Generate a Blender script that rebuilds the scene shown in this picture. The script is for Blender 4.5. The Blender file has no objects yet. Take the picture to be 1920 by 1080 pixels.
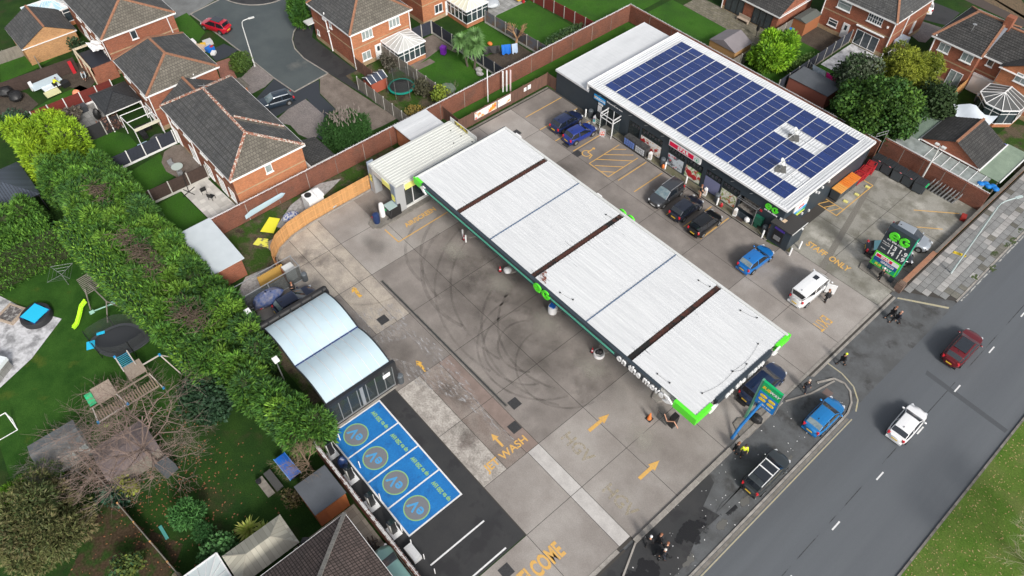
import bpy, math, random
import numpy as np
from mathutils import Vector, Matrix
random.seed(7); RNG = np.random.default_rng(7)
S = bpy.context.scene
COL = S.collection
R = math.radians

# ---------------- camera ----------------
CH, CPIT, CYAW, CROL, CF = 55.0, 0.8868293, 2.4188720, 0.003668, 1393.8
_f = np.array([math.cos(CYAW)*math.cos(CPIT), math.sin(CYAW)*math.cos(CPIT), -math.sin(CPIT)])
_r = np.array([math.sin(CYAW), -math.cos(CYAW), 0.0]); _u = np.cross(_r, _f)
_r, _u = math.cos(CROL)*_r + math.sin(CROL)*_u, -math.sin(CROL)*_r + math.cos(CROL)*_u
cam = bpy.data.cameras.new('camera'); camo = bpy.data.objects.new('camera', cam); COL.objects.link(camo)
cam.sensor_width = 36.0; cam.lens = CF/1920*36.0; cam.clip_start = 1.0; cam.clip_end = 2000
camo.matrix_world = Matrix(((_r[0], _u[0], -_f[0], 0), (_r[1], _u[1], -_f[1], 0), (_r[2], _u[2], -_f[2], CH), (0, 0, 0, 1)))
S.camera = camo
def G(px, py, z=0.0):
    "the place on the level z that was surveyed at this point of the aerial picture"
    d = _f + _r*(px-960)/CF - _u*(py-540)/CF
    t = (z-CH)/d[2]
    return (float(d[0]*t), float(d[1]*t))
# ---------------- world, sun ----------------
SUN = Vector((0.80, -0.22, 0.62)).normalized()
w = bpy.data.worlds.new('World'); S.world = w; w.use_nodes = True
nt = w.node_tree; bg = nt.nodes['Background']
sky = nt.nodes.new('ShaderNodeTexSky'); sky.sky_type = 'NISHITA'; sky.sun_disc = False
sky.sun_elevation = math.asin(SUN.z); sky.sun_rotation = math.atan2(SUN.x, SUN.y)
sky.dust_density = 3.0; sky.air_density = 1.0; sky.ozone_density = 1.0
hs = nt.nodes.new('ShaderNodeHueSaturation'); hs.inputs['Saturation'].default_value = 0.32
nt.links.new(sky.outputs[0], hs.inputs['Color']); nt.links.new(hs.outputs[0], bg.inputs[0])
bg.inputs[1].default_value = 0.108
sl = bpy.data.lights.new('sun', 'SUN'); sl.energy = 1.9; sl.angle = R(12); sl.color = (1, .95, .88)
so = bpy.data.objects.new('sun', sl); COL.objects.link(so); so.rotation_euler = SUN.to_track_quat('Z', 'Y').to_euler()
S.view_settings.view_transform = 'Standard'; S.view_settings.look = 'None'
S.view_settings.exposure = 0.70; S.view_settings.gamma = 1; S.view_settings.use_curve_mapping = False
S.render.engine = 'CYCLES'

# ---------------- materials ----------------
MATS = {}
def mat(name, c, r=.7, c2=None, ns=1.5, lo=.35, hi=.65, bump=0, bs=40, metal=0, coat=0, brick=None, rnd=0,
        fine=.12, fs=25, spec=.5, alpha=None, emit=0, tint=False, streak=None, c3=None, n3=.3, lo3=.5, hi3=.65, bb=.4):
    if name in MATS: return MATS[name]
    m = bpy.data.materials.new(name); m.use_nodes = True; MATS[name] = m
    t = m.node_tree; N = t.nodes; L = t.links; p = N['Principled BSDF']
    tc = N.new('ShaderNodeTexCoord'); co = tc.outputs['Object']
    if streak:
        mp = N.new('ShaderNodeMapping'); mp.inputs['Scale'].default_value = streak; L.new(co, mp.inputs[0]); sco = mp.outputs[0]
    else: sco = co
    def noise(scale, src, detail=4):
        n = N.new('ShaderNodeTexNoise'); n.inputs['Scale'].default_value = scale; n.inputs['Detail'].default_value = detail
        n.inputs['Roughness'].default_value = .6; L.new(src, n.inputs['Vector']); return n.outputs['Fac']
    def ramp(src, a, b):
        q = N.new('ShaderNodeMapRange'); q.inputs[1].default_value = a; q.inputs[2].default_value = b; L.new(src, q.inputs[0]); return q.outputs[0]
    def mix(fac, a, b, mode='MIX'):
        x = N.new('ShaderNodeMix'); x.data_type = 'RGBA'; x.blend_type = mode
        if isinstance(fac, float): x.inputs[0].default_value = fac
        else: L.new(fac, x.inputs[0])
        for i, q in ((6, a), (7, b)):
            if isinstance(q, (tuple, list)): x.inputs[i].default_value = (*q[:3], 1)
            else: L.new(q, x.inputs[i])
        return x.outputs[2]
    cur = tuple(c)
    if c2: cur = mix(ramp(noise(ns, sco, 6), lo, hi), c, c2)
    if c3: cur = mix(ramp(noise(n3, sco, 5), lo3, hi3), cur, c3)
    hgt = None
    if brick:
        bw, bh, mc, ms, off = brick
        b = N.new('ShaderNodeTexBrick'); L.new(tc.outputs['UV'], b.inputs['Vector'])
        b.inputs['Scale'].default_value = 1; b.inputs['Brick Width'].default_value = bw; b.inputs['Row Height'].default_value = bh
        b.inputs['Mortar Size'].default_value = ms; b.inputs['Mortar Smooth'].default_value = .2; b.offset = off; b.squash = 1
        b.inputs['Color1'].default_value = (.8, .8, .8, 1); b.inputs['Color2'].default_value = (1.15, 1.15, 1.15, 1); b.inputs['Mortar'].default_value = (1, 1, 1, 1)
        cur = mix(1.0, cur, b.outputs['Color'], 'MULTIPLY')
        cur = mix(b.outputs['Fac'], cur, mc); hgt = b.outputs['Fac']
    if fine:
        q = ramp(noise(fs, co, 3), .25, .75)
        mm = N.new('ShaderNodeMapRange'); mm.inputs[3].default_value = 1-fine; mm.inputs[4].default_value = 1+fine; L.new(q, mm.inputs[0])
        cur = mix(1.0, cur, _grey(N, L, mm.outputs[0]), 'MULTIPLY')
    if rnd:
        oi = N.new('ShaderNodeObjectInfo'); mm = N.new('ShaderNodeMapRange'); mm.inputs[3].default_value = 1-rnd; mm.inputs[4].default_value = 1+rnd
        L.new(oi.outputs['Random'], mm.inputs[0]); cur = mix(1.0, cur, _grey(N, L, mm.outputs[0]), 'MULTIPLY')
    if tint:
        at = N.new('ShaderNodeAttribute'); at.attribute_name = 'tint'; cur = mix(1.0, cur, at.outputs['Color'], 'MULTIPLY')
    if isinstance(cur, tuple): p.inputs['Base Color'].default_value = (*cur, 1)
    else: L.new(cur, p.inputs['Base Color'])
    p.inputs['Roughness'].default_value = r; p.inputs['Metallic'].default_value = metal
    p.inputs['Specular IOR Level'].default_value = spec
    if coat: p.inputs['Coat Weight'].default_value = coat; p.inputs['Coat Roughness'].default_value = .05
    if bump or (brick and bb):
        bn = N.new('ShaderNodeBump'); bn.inputs['Strength'].default_value = bump if bump else bb; bn.inputs['Distance'].default_value = .02
        if brick and not bump:
            bn.invert = True; L.new(hgt, bn.inputs['Height'])
        else: L.new(noise(bs, co, 5), bn.inputs['Height'])
        L.new(bn.outputs[0], p.inputs['Normal'])
    if alpha is not None:
        if isinstance(alpha, tuple):
            sc, a0, a1, st = alpha[:4]; soft = len(alpha) > 4
            mp = N.new('ShaderNodeMapping'); mp.inputs['Scale'].default_value = st
            if soft: ge = N.new('ShaderNodeNewGeometry'); L.new(ge.outputs['Position'], mp.inputs[0])
            else: L.new(co, mp.inputs[0])
            av = noise(sc, mp.outputs[0], 8)
            if soft:   # the patch fades out towards its own rim
                ln = N.new('ShaderNodeVectorMath'); ln.operation = 'LENGTH'; L.new(co, ln.inputs[0]); fo_ = ramp(ln.outputs['Value'], 1.0, .25)
                ad = N.new('ShaderNodeMath'); ad.operation = 'MULTIPLY_ADD'; ad.inputs[1].default_value = alpha[4]; L.new(fo_, ad.inputs[0]); L.new(av, ad.inputs[2]); r1 = ramp(ad.outputs[0], a0, a1)
                m2 = N.new('ShaderNodeMath'); m2.operation = 'MULTIPLY'; m2.inputs[1].default_value = alpha[5]; L.new(r1, m2.inputs[0]); L.new(m2.outputs[0], p.inputs['Alpha'])
            else: L.new(ramp(av, a0, a1), p.inputs['Alpha'])
        else: p.inputs['Alpha'].default_value = alpha
    if emit: p.inputs['Emission Color'].default_value = (*c, 1); p.inputs['Emission Strength'].default_value = emit
    return m
def _grey(N, L, s):
    c = N.new('ShaderNodeCombineColor')
    for i in range(3): L.new(s, c.inputs[i])
    return c.outputs[0]

# ---------------- mesh builder ----------------
class MB:
    def __init__(s): s.v = []; s.f = []; s.m = []
    def add(s, vs, fs, m=0):
        o = len(s.v); s.v.extend(vs)
        for q in fs: s.f.append(tuple(o+i for i in q)); s.m.append(m)
        return s
    def box(s, x0, x1, y0, y1, z0, z1, m=0):
        return s.add([(x0,y0,z0),(x1,y0,z0),(x1,y1,z0),(x0,y1,z0),(x0,y0,z1),(x1,y0,z1),(x1,y1,z1),(x0,y1,z1)],
                     [(0,3,2,1),(4,5,6,7),(0,1,5,4),(1,2,6,5),(2,3,7,6),(3,0,4,7)], m)
    def obox(s, cx, cy, z0, sx, sy, sz, a=0, m=0):
        c, n = math.cos(a), math.sin(a); P = []
        for z in (z0, z0+sz):
            for dx, dy in ((-1,-1),(1,-1),(1,1),(-1,1)):
                x, y = dx*sx/2, dy*sy/2; P.append((cx+x*c-y*n, cy+x*n+y*c, z))
        return s.add(P, [(0,3,2,1),(4,5,6,7),(0,1,5,4),(1,2,6,5),(2,3,7,6),(3,0,4,7)], m)
    def poly(s, pts, m=0): return s.add([tuple(p) for p in pts], [tuple(range(len(pts)))], m)
    def flat(s, pts, z, m=0):
        a = sum(pts[i][0]*pts[(i+1)%len(pts)][1]-pts[(i+1)%len(pts)][0]*pts[i][1] for i in range(len(pts)))
        if a < 0: pts = pts[::-1]
        return s.poly([(p[0], p[1], z) for p in pts], m)
    def prism(s, pts, z0, z1, m=0):
        a = sum(pts[i][0]*pts[(i+1)%len(pts)][1]-pts[(i+1)%len(pts)][0]*pts[i][1] for i in range(len(pts)))
        if a < 0: pts = pts[::-1]
        n = len(pts)
        return s.add([(p[0],p[1],z0) for p in pts]+[(p[0],p[1],z1) for p in pts],
                     [tuple(range(n-1,-1,-1)), tuple(range(n,2*n))]+[(i,(i+1)%n,n+(i+1)%n,n+i) for i in range(n)], m)
    def tube(s, p, q, r0, r1=None, n=8, m=0, caps=True):
        r1 = r0 if r1 is None else r1
        p, q = Vector(p), Vector(q); d = (q-p)
        if d.length < 1e-6: return s
        d.normalize(); a = d.orthogonal().normalized(); b = d.cross(a)
        vs = []
        for c, r in ((p, r0), (q, r1)):
            for i in range(n):
                t = 2*math.pi*i/n; vs.append(tuple(c+(a*math.cos(t)+b*math.sin(t))*r))
        fs = [(i,(i+1)%n,n+(i+1)%n,n+i) for i in range(n)]
        if caps: fs += [tuple(range(n-1,-1,-1)), tuple(range(n,2*n))]
        return s.add(vs, fs, m)
    def path(s, pts, r, n=6, m=0):
        for a, b in zip(pts, pts[1:]): s.tube(a, b, r, r, n, m)
        return s
    def bar(s, p, q, w, h, m=0):
        p, q = Vector(p), Vector(q); d = (q-p).normalized()
        a = Vector((0,0,1)).cross(d)
        if a.length < 1e-3: a = Vector((1,0,0))
        a.normalize(); b = d.cross(a); vs = []
        for c in (p, q):
            for i, j in ((-1,-1),(1,-1),(1,1),(-1,1)): vs.append(tuple(c+a*(i*w/2)+b*(j*h/2)))
        return s.add(vs, [(3,2,1,0),(4,5,6,7),(0,1,5,4),(1,2,6,5),(2,3,7,6),(3,0,4,7)], m)
    def lathe(s, c, prof, n=12, m=0, sx=1, sy=1):
        vs = []; k = len(prof)
        for r, z in prof:
            for i in range(n):
                t = 2*math.pi*i/n; vs.append((c[0]+r*sx*math.cos(t), c[1]+r*sy*math.sin(t), c[2]+z))
        fs = [(j*n+i, j*n+(i+1)%n, (j+1)*n+(i+1)%n, (j+1)*n+i) for j in range(k-1) for i in range(n)]
        fs += [tuple(range(n-1,-1,-1)), tuple((k-1)*n+i for i in range(n))]
        return s.add(vs, fs, m)
    def ball(s, c, rx, ry, rz, n=10, k=6, m=0):
        pr = [(max(1e-3, math.sin(math.pi*j/k)), -math.cos(math.pi*j/k)) for j in range(k+1)]
        vs = []
        for a, z in pr:
            for i in range(n):
                t = 2*math.pi*i/n; vs.append((c[0]+rx*a*math.cos(t), c[1]+ry*a*math.sin(t), c[2]+rz*z))
        return s.add(vs, [(j*n+i, j*n+(i+1)%n, (j+1)*n+(i+1)%n, (j+1)*n+i) for j in range(k) for i in range(n)], m)
def mesh(name, mb, mats, off=(0,0,0), smooth=False):
    me = bpy.data.meshes.new(name)
    vs = [(v[0]-off[0], v[1]-off[1], v[2]-off[2]) for v in mb.v] if any(off) else mb.v
    me.from_pydata(vs, [], mb.f)
    for q in (mats if isinstance(mats, (list, tuple)) else [mats]): me.materials.append(q)
    if len(me.materials) > 1: me.polygons.foreach_set('material_index', mb.m)
    # planar UVs in metres, taken from each face's own direction
    uv = me.uv_layers.new(name='UVMap').data; V = mb.v; out = []
    for f in mb.f:
        a, b, c = Vector(V[f[0]]), Vector(V[f[1]]), Vector(V[f[-1]])
        n = (b-a).cross(c-a)
        if n.length < 1e-12: n = Vector((0,0,1))
        n.normalize()
        t = Vector((1,0,0)) if abs(n.z) > .999 else Vector((0,0,1)).cross(n).normalized()
        bb = n.cross(t)
        for i in f:
            p = Vector(V[i]); out += [p.dot(t), p.dot(bb)]
    uv.foreach_set('uv', out)
    if smooth:
        me.polygons.foreach_set('use_smooth', [True]*len(me.polygons))
        me.set_sharp_from_angle(angle=R(smooth if smooth is not True else 35))
    me.update(); return me
def tag(o, label=None, cat=None, group=None, kind=None):
    if label: o['label'] = label
    if cat: o['category'] = cat
    if group: o['group'] = group
    if kind: o['kind'] = kind
    return o
def thing(name, label, cat, loc=(0,0,0), rz=0, group=None):
    o = bpy.data.objects.new(name, None); COL.objects.link(o); o.location = loc; o.rotation_euler = (0,0,rz)
    o.empty_display_size = .3
    return tag(o, label, cat, group)
def link(name, me, parent=None, loc=None, rot=None):
    o = bpy.data.objects.new(name, me); COL.objects.link(o)
    if parent: o.parent = parent
    if loc is not None: o.location = loc
    if rot is not None: o.rotation_euler = rot
    return o
def part(T, name, mb, mats, world=False, smooth=False, kind=None, label=None):
    r = T
    while r.parent: r = r.parent
    o = link(name, mesh(name, mb, mats, tuple(r.location) if world else (0,0,0), smooth), T)
    return tag(o, label, kind=kind)
def single(name, label, cat, mb, mats, group=None, smooth=False, kind=None):
    xs = [v[0] for v in mb.v]; ys = [v[1] for v in mb.v]; zs = [v[2] for v in mb.v]
    off = ((min(xs)+max(xs))/2, (min(ys)+max(ys))/2, min(zs))
    return tag(link(name, mesh(name, mb, mats, off, smooth), None, off), label, cat, group, kind)
def struct(name, mb, mats, parent=None, smooth=False):
    o = link(name, mesh(name, mb, mats, (0,0,0), smooth), parent)
    if not parent: o['kind'] = 'structure'
    return o
def dup(o, loc=None, rz=None, label=None, parent=None):
    c = o.copy(); COL.objects.link(c); c.parent = parent
    if loc is not None: c.location = loc
    if rz is not None: c.rotation_euler = (0,0,rz)
    if label: c['label'] = label
    for ch in list(o.children): dup(ch, parent=c)
    return c
_tx = {}
def textmesh(s, size, ext, m, bold=0, spacing=1, align='CENTER', shear=0):
    k = (s, size, ext, m.name, bold, spacing, align, shear)
    if k not in _tx:
        cu = bpy.data.curves.new('lettering', 'FONT'); cu.body = s; cu.size = size; cu.extrude = ext; cu.align_x = align; cu.align_y = 'CENTER'
        cu.space_character = spacing; cu.offset = bold; cu.resolution_u = 3; cu.shear = shear
        o = bpy.data.objects.new('tmp', cu); COL.objects.link(o)
        me = bpy.data.meshes.new_from_object(o.evaluated_get(bpy.context.evaluated_depsgraph_get()))
        bpy.data.objects.remove(o); me.materials.clear(); me.materials.append(m); _tx[k] = me
    return _tx[k]
def letter(parent, s, org, right, up, size, m, ext=.01, bold=0, stretch=1, spacing=1, align='CENTER', name='lettering', shear=0):
    "lettering standing on a surface: org in world space, parent unrotated"
    me = textmesh(s, size, ext, m, bold, spacing, align, shear)
    rv = Vector(right).normalized(); uv = Vector(up).normalized(); n = rv.cross(uv)
    o = link(name, me, parent)
    r = parent
    off = Vector((0,0,0))
    while r is not None: off += Vector(r.location); r = r.parent
    M4 = Matrix(((rv.x, uv.x*stretch, n.x, org[0]-off.x), (rv.y, uv.y*stretch, n.y, org[1]-off.y), (rv.z, uv.z*stretch, n.z, org[2]-off.z), (0,0,0,1)))
    o.matrix_local = M4
    return o
# ---------------- palette ----------------
CONC = mat('concrete', (.275,.250,.230), .85, (.340,.315,.292), .45, .38, .66, bump=.15, bs=30, fine=.16, fs=12, rnd=.05, c3=(.17,.148,.133), n3=.13, lo3=.45, hi3=.75)
CONCP = mat('pale_concrete', (.42,.37,.31), .85, (.30,.265,.23), .7, .4, .62, bump=.15, fine=.2, fs=9, rnd=.08, c3=(.14,.12,.105), n3=.25, lo3=.55, hi3=.7)
CONCD = mat('dark_worn_concrete', (.200,.178,.162), .8, (.255,.228,.208), .5, .38, .62, bump=.15, fine=.15, fs=12, rnd=.05, c3=(.115,.10,.09), n3=.13, lo3=.45, hi3=.75)
CONCW = mat('new_concrete_strip', (.48,.46,.44), .8, (.38,.36,.345), 1.2, .4, .7, fine=.12, fs=10)
CONCG = mat('green_stained_concrete', (.275,.265,.235), .8, (.165,.158,.13), .5, .42, .6, bump=.15, fine=.2, fs=10, rnd=.06, c3=(.40,.385,.345), n3=.3, lo3=.55, hi3=.68)
JOINT = mat('joint', (.05,.045,.04), .9)
KERB = mat('kerb_concrete', (.33,.31,.28), .85, (.24,.22,.2), 2, fine=.2, fs=14, rnd=.12)
KERBD = mat('worn_kerb', (.20,.185,.165), .85, (.13,.12,.105), 2, fine=.2, fs=14, rnd=.12)
ROAD = mat('road_asphalt', (.088,.097,.109), .8, (.106,.116,.128), .55, .3, .7, bump=.2, bs=90, fine=.2, fs=35, streak=(1,.05,1), c3=(.075,.081,.089), n3=.22, lo3=.5, hi3=.8)
ASPH = mat('fresh_asphalt', (.027,.028,.030), .75, (.036,.036,.037), .6, bump=.3, bs=90, fine=.2, fs=30, c3=(.022,.022,.024), n3=.5, lo3=.55, hi3=.62)
ASPHO = mat('old_asphalt', (.10,.105,.11), .85, (.075,.078,.08), .7, .4, .6, bump=.3, bs=70, fine=.22, fs=25, c3=(.05,.05,.05), n3=.6, lo3=.55, hi3=.66)
CULAS = mat('estate_asphalt', (.058,.072,.076), .8, (.075,.09,.092), .2, .4, .6, bump=.2, bs=60, fine=.14, fs=25, c3=(.14,.14,.13), n3=.22, lo3=.62, hi3=.8)
GRASS = mat('lawn', (.030,.098,.010), .95, (.05,.13,.016), .6, .3, .7, bump=.6, bs=50, fine=.35, fs=12, c3=(.024,.07,.012), n3=.3, lo3=.45, hi3=.7, spec=.15)
GRASSD = mat('dark_lawn', (.014,.040,.008), .95, (.026,.062,.010), .5, .35, .7, bump=.6, bs=50, fine=.4, fs=10, c3=(.045,.042,.02), n3=.35, lo3=.55, hi3=.75, spec=.15)
GRASSV = mat('verge_grass', (.06,.125,.015), .95, (.10,.15,.03), .7, .35, .7, bump=.7, bs=40, fine=.4, fs=9, c3=(.13,.14,.05), n3=.25, lo3=.5, hi3=.75, spec=.15)
ROUGHG = mat('rough_grass_and_soil', (.035,.075,.012), .95, (.10,.08,.055), .5, .45, .58, bump=.8, bs=25, fine=.45, fs=7, c3=(.05,.04,.028), n3=.6, lo3=.55, hi3=.65, spec=.15)
SOIL = mat('bare_soil', (.075,.058,.042), .95, (.05,.038,.028), 1.2, bump=.9, bs=15, fine=.4, fs=6)
STONES = mat('white_gravel', (.42,.41,.40), .9, (.25,.24,.23), 3, bump=.9, bs=30, fine=.5, fs=12)
PAVEW = mat('white_paving', (.62,.60,.56), .8, (.54,.52,.49), 1, fine=.06, brick=(.6,.6,(.45,.43,.4),.012,0))
PAVEG = mat('grey_paving', (.32,.32,.31), .85, (.22,.22,.21), 1.3, fine=.15, brick=(.75,.6,(.14,.14,.13),.02,.5), rnd=.05)
PAVEB = mat('block_paving', (.19,.17,.165), .85, (.25,.22,.21), .6, fine=.15, brick=(.2,.1,(.10,.09,.085),.008,.5))
PAVER = mat('red_block_paving', (.32,.13,.09), .85, (.24,.11,.08), .8, fine=.15, brick=(.2,.1,(.15,.09,.07),.008,.5))
PATH = mat('brown_concrete_path', (.20,.165,.14), .9, (.13,.105,.088), .8, fine=.25, fs=8)
PRINTC = mat('printed_concrete', (.55,.55,.57), .7, (.25,.25,.26), .9, .45, .62, fine=.2, fs=4)
YEL = mat('yellow_paint', (.66,.38,.085), .7, (.56,.34,.12), 6, fine=.15, fs=18)
YELF = mat('faded_yellow_paint', (.46,.40,.27), .8, alpha=(4,.38,.95,(1,1,1)))
WPAINT = mat('white_paint', (.75,.75,.75), .6, (.6,.6,.6), 5, fine=.1, fs=20)
CREAMP = mat('old_double_yellow_paint', (.42,.37,.22), .8, (.33,.31,.25), 5, fine=.2, fs=18)
PATCH = mat('dark_patch', (.066,.072,.08), .85, fine=.2)
IRON = mat('iron_cover', (.045,.045,.048), .6, brick=(.08,.08,(.02,.02,.02),.01,0))
SLAB = mat('paving_slab', (.225,.228,.225), .85, (.18,.182,.18), .5, fine=.25, fs=9, rnd=.12)
SLABL = mat('pale_paving_slab', (.36,.35,.34), .85, (.28,.275,.265), .8, fine=.2, fs=14, rnd=.12)
SLABD = mat('mossy_paving_slab', (.155,.15,.125), .9, (.12,.115,.10), 2, fine=.3, fs=14, rnd=.2)
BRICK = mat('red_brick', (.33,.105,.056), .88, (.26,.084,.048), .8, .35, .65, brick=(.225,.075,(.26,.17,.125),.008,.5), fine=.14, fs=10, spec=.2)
BRICKO = mat('orange_sunlit_brick', (.46,.165,.07), .88, (.39,.135,.06), .8, .35, .65, brick=(.225,.075,(.40,.26,.17),.008,.5), fine=.14, fs=10, spec=.2)  # brighter copy of red brick painting sunlit east walls; also plain orange brick
BRICKY = mat('yellow_brick', (.46,.25,.11), .88, (.38,.2,.09), .8, .35, .65, brick=(.225,.075,(.4,.27,.16),.008,.5), fine=.14, fs=10, spec=.2)
BRICKB = mat('boundary_brick', (.22,.078,.048), .9, (.15,.058,.04), .6, .35, .65, brick=(.225,.075,(.20,.12,.09),.008,.5), fine=.2, fs=8, spec=.2, c3=(.12,.06,.045), n3=.5, lo3=.55, hi3=.75)
BUFF = mat('buff_brick', (.42,.30,.17), .88, (.35,.25,.15), 1, brick=(.225,.075,(.36,.27,.18),.008,.5), fine=.12)
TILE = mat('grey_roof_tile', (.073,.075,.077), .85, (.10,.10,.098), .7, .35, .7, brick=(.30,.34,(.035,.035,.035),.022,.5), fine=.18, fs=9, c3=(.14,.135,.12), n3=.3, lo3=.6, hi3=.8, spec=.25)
TILEB = mat('brown_sunlit_roof_tile', (.13,.12,.10), .85, (.17,.155,.13), .7, .35, .7, brick=(.30,.34,(.05,.045,.04),.02,.5), fine=.18, fs=9, spec=.25)  # paler copy of grey tile painting sunlit east hips; also plain brown tile
TILER = mat('maroon_roof_tile', (.095,.075,.07), .85, (.14,.105,.095), .9, .35, .7, brick=(.21,.30,(.03,.025,.022),.03,0), fine=.25, fs=9, spec=.25)
TILEK = mat('charcoal_roof_tile', (.05,.05,.05), .8, (.072,.07,.068), .8, brick=(.30,.34,(.02,.02,.02),.025,.5), fine=.18, fs=9, spec=.25)
RIDGE = mat('terracotta_ridge', (.34,.16,.09), .85, (.26,.13,.08), 3, fine=.2, rnd=.1)
RIDGEG = mat('grey_ridge', (.22,.21,.19), .85, (.15,.145,.135), 3, fine=.25)
UPVC = mat('white_plastic', (.78,.78,.78), .35, fine=.03)
WHITE = mat('white_metal', (.64,.655,.67), .5, (.56,.575,.59), .5, fine=.05, rnd=.04, streak=(1.2,.35,1))
WHITEO = mat('aged_white_metal', (.62,.63,.62), .5, (.54,.55,.53), .5, fine=.06, streak=(.15,2.5,1))
WHITEC = mat('canopy_roof_sheet', (.66,.672,.68), .55, (.56,.572,.585), 2.2, .35, .7, fine=.05, streak=(.12,2.2,1), rnd=.03)
DARK = mat('anthracite_cladding', (.028,.040,.052), .5, (.034,.047,.06), .8, fine=.06)
DARKM = mat('dark_metal', (.03,.032,.036), .4, metal=.3)
BLACK = mat('black_plastic', (.015,.015,.016), .5)
RUBBER = mat('rubber', (.018,.018,.018), .85)
GLASS = mat('dark_glass', (.035,.05,.06), .06, spec=.8, fine=0, coat=.6)
GLASSC = mat('curtained_glass', (.22,.27,.27), .12, (.32,.36,.35), 3, spec=.7, fine=.05)
CLEAR = mat('clear_glass', (.05,.065,.07), .08, alpha=.38, spec=.35, fine=0)
STEEL = mat('galvanised_steel', (.45,.46,.47), .4, metal=.7, fine=.1)
GREYM = mat('grey_metal', (.30,.31,.32), .45, metal=.3, fine=.05)
SILVERP = mat('silver_cladding', (.36,.37,.38), .5, fine=.05)
RUST = mat('rusty_steel', (.085,.028,.018), .9, (.05,.02,.015), 3, fine=.3, fs=8, c3=(.012,.012,.012), n3=.35, lo3=.5, hi3=.56)
LIME = mat('lime_green', (.10,.72,.03), .4, fine=0)
GREEND = mat('green_stripe', (.0,.35,.2), .4)
PV = mat('solar_cells', (.008,.024,.125), .16, (.012,.033,.155), 1.5, brick=(.156,.156,(.05,.08,.17),.006,0), fine=.1, coat=.3, rnd=.16, bb=0)
WOODO = mat('new_timber', (.55,.30,.12), .75, (.46,.24,.09), 2.5, streak=(1,1,.2), fine=.15, rnd=.14)
WOODG = mat('weathered_timber', (.22,.20,.17), .85, (.15,.135,.115), 3, streak=(1,1,.2), fine=.2, rnd=.12)
WOODB = mat('brown_timber', (.16,.085,.06), .85, (.11,.06,.045), 3, streak=(1,1,.2), fine=.2, rnd=.12)
WOODK = mat('dark_brown_timber', (.055,.035,.028), .85, (.04,.025,.02), 3, fine=.2, rnd=.1)
WOODR = mat('red_stained_timber', (.17,.025,.018), .8, (.13,.02,.015), 3, fine=.2, rnd=.1)
WOODN = mat('navy_stained_timber', (.022,.026,.04), .8, (.03,.035,.05), 3, fine=.15, rnd=.12)
WOODP = mat('pale_timber', (.42,.34,.27), .8, (.34,.27,.21), 3, streak=(1,4,1), fine=.15)
CEDAR = mat('orange_stained_timber', (.38,.12,.035), .7, (.30,.09,.03), 2, streak=(1,1,.2), fine=.12)
FELT = mat('grey_felt', (.10,.11,.125), .85, (.085,.093,.105), 1.2, fine=.1)
FELTL = mat('pale_roof_sheet', (.55,.60,.63), .6, (.50,.55,.58), .8, fine=.04)
POSTC = mat('concrete_post', (.42,.41,.38), .85, fine=.15)
POSTW = mat('white_post', (.7,.7,.7), .7, fine=.1)
BLUEP = mat('blue_paint', (.007,.135,.40), .6, (.012,.175,.47), .8, fine=.15, fs=9, c3=(.01,.08,.26), n3=1.1, lo3=.55, hi3=.75)
SKIN = mat('skin', (.50,.27,.18), .6)
BLUEB = mat('bright_blue', (.01,.14,.55), .5)
CYAN = mat('cyan_cover', (.02,.50,.78), .5)
REDB = mat('red_plastic', (.45,.02,.03), .5)
ORNG = mat('orange_plastic', (.75,.18,.03), .55, (.68,.22,.07), 3)
YELB = mat('bright_yellow', (.80,.75,.06), .5)
GRNB = mat('bright_green', (.02,.45,.15), .5)
TYREM = mat('tyre_mark', (.05,.042,.038), .8, alpha=(.8,.25,2.3,(1,1,1)))
FOAM = mat('foam_streak', (.50,.49,.49), .6, alpha=(3.4,.50,.78,(.45,1.6,1)))
STAIN = mat('oil_stain', (.045,.038,.033), .8, alpha=(.45,.62,1.15,(1,1,1),.34,.45)); WET = mat('damp_asphalt', (.014,.014,.016), .5, alpha=(.8,.80,.84,(1,1,1),.42,.75)); WORN = mat('worn_grey', (.12,.118,.11), .9, alpha=(1.1,.82,.85,(1,1,1),.42,.9))
PALES = mat('pale_light_and_wear', (.40,.38,.33), .85, alpha=(.9,.55,1.1,(1,1,1),.4,.6))  # pale colour for painted light pools by the islands and for yard wear
PINK = mat('pink_cloth', (.75,.02,.25), .9)
STREAKM = mat('dark_run_off_streak', (.10,.10,.10), .8, alpha=(2.0,.5,.8,(.3,4,1)))

# ---------------- ground and roads ----------------
mb = MB().flat([(-500,-300),(400,-300),(400,700),(-500,700)], 0.0)
ground = struct('ground', mb, GRASSD)
def blot(c, rx, ry, z, m, name, parent=None):
    mb = MB(); mb.flat([(math.cos(t), math.sin(t)) for t in np.linspace(0,2*math.pi,25)[:-1]], 0); o = struct(name, mb, m, parent); o.location = (c[0],c[1],z); o.scale = (rx,ry,1); return o
def area(name, pts, z, m, parent=None, px=True):
    p = [G(*q) for q in pts] if px else pts
    return struct(name, MB().flat(p, z), m, parent)
road = struct('road', MB().flat([(-4.75,-80),(5.05,-80),(5.05,220),(-4.75,220)], .006), ROAD)
mb = MB()
for y in np.arange(32.7-6.1*6, 130, 6.12): mb.flat([(-.06,y-.5),(.06,y-.5),(.06,y+.5),(-.06,y+.5)], .011)
struct('centre_line_dashes', mb, WPAINT, road)['kind'] = 'stuff'
struct('repair_strip', MB().flat([G(1738,694),G(1890,806),G(1884,812),G(1735,702)], .010), PATCH, road)
struct('seam_line', MB().flat([(-.5,-20),(-.44,-20),(-.40,120),(-.46,120)], .0095), mat('seam', (.045,.047,.05), .9, alpha=(1.5,.45,.6,(1,.3,1))), road)
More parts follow.
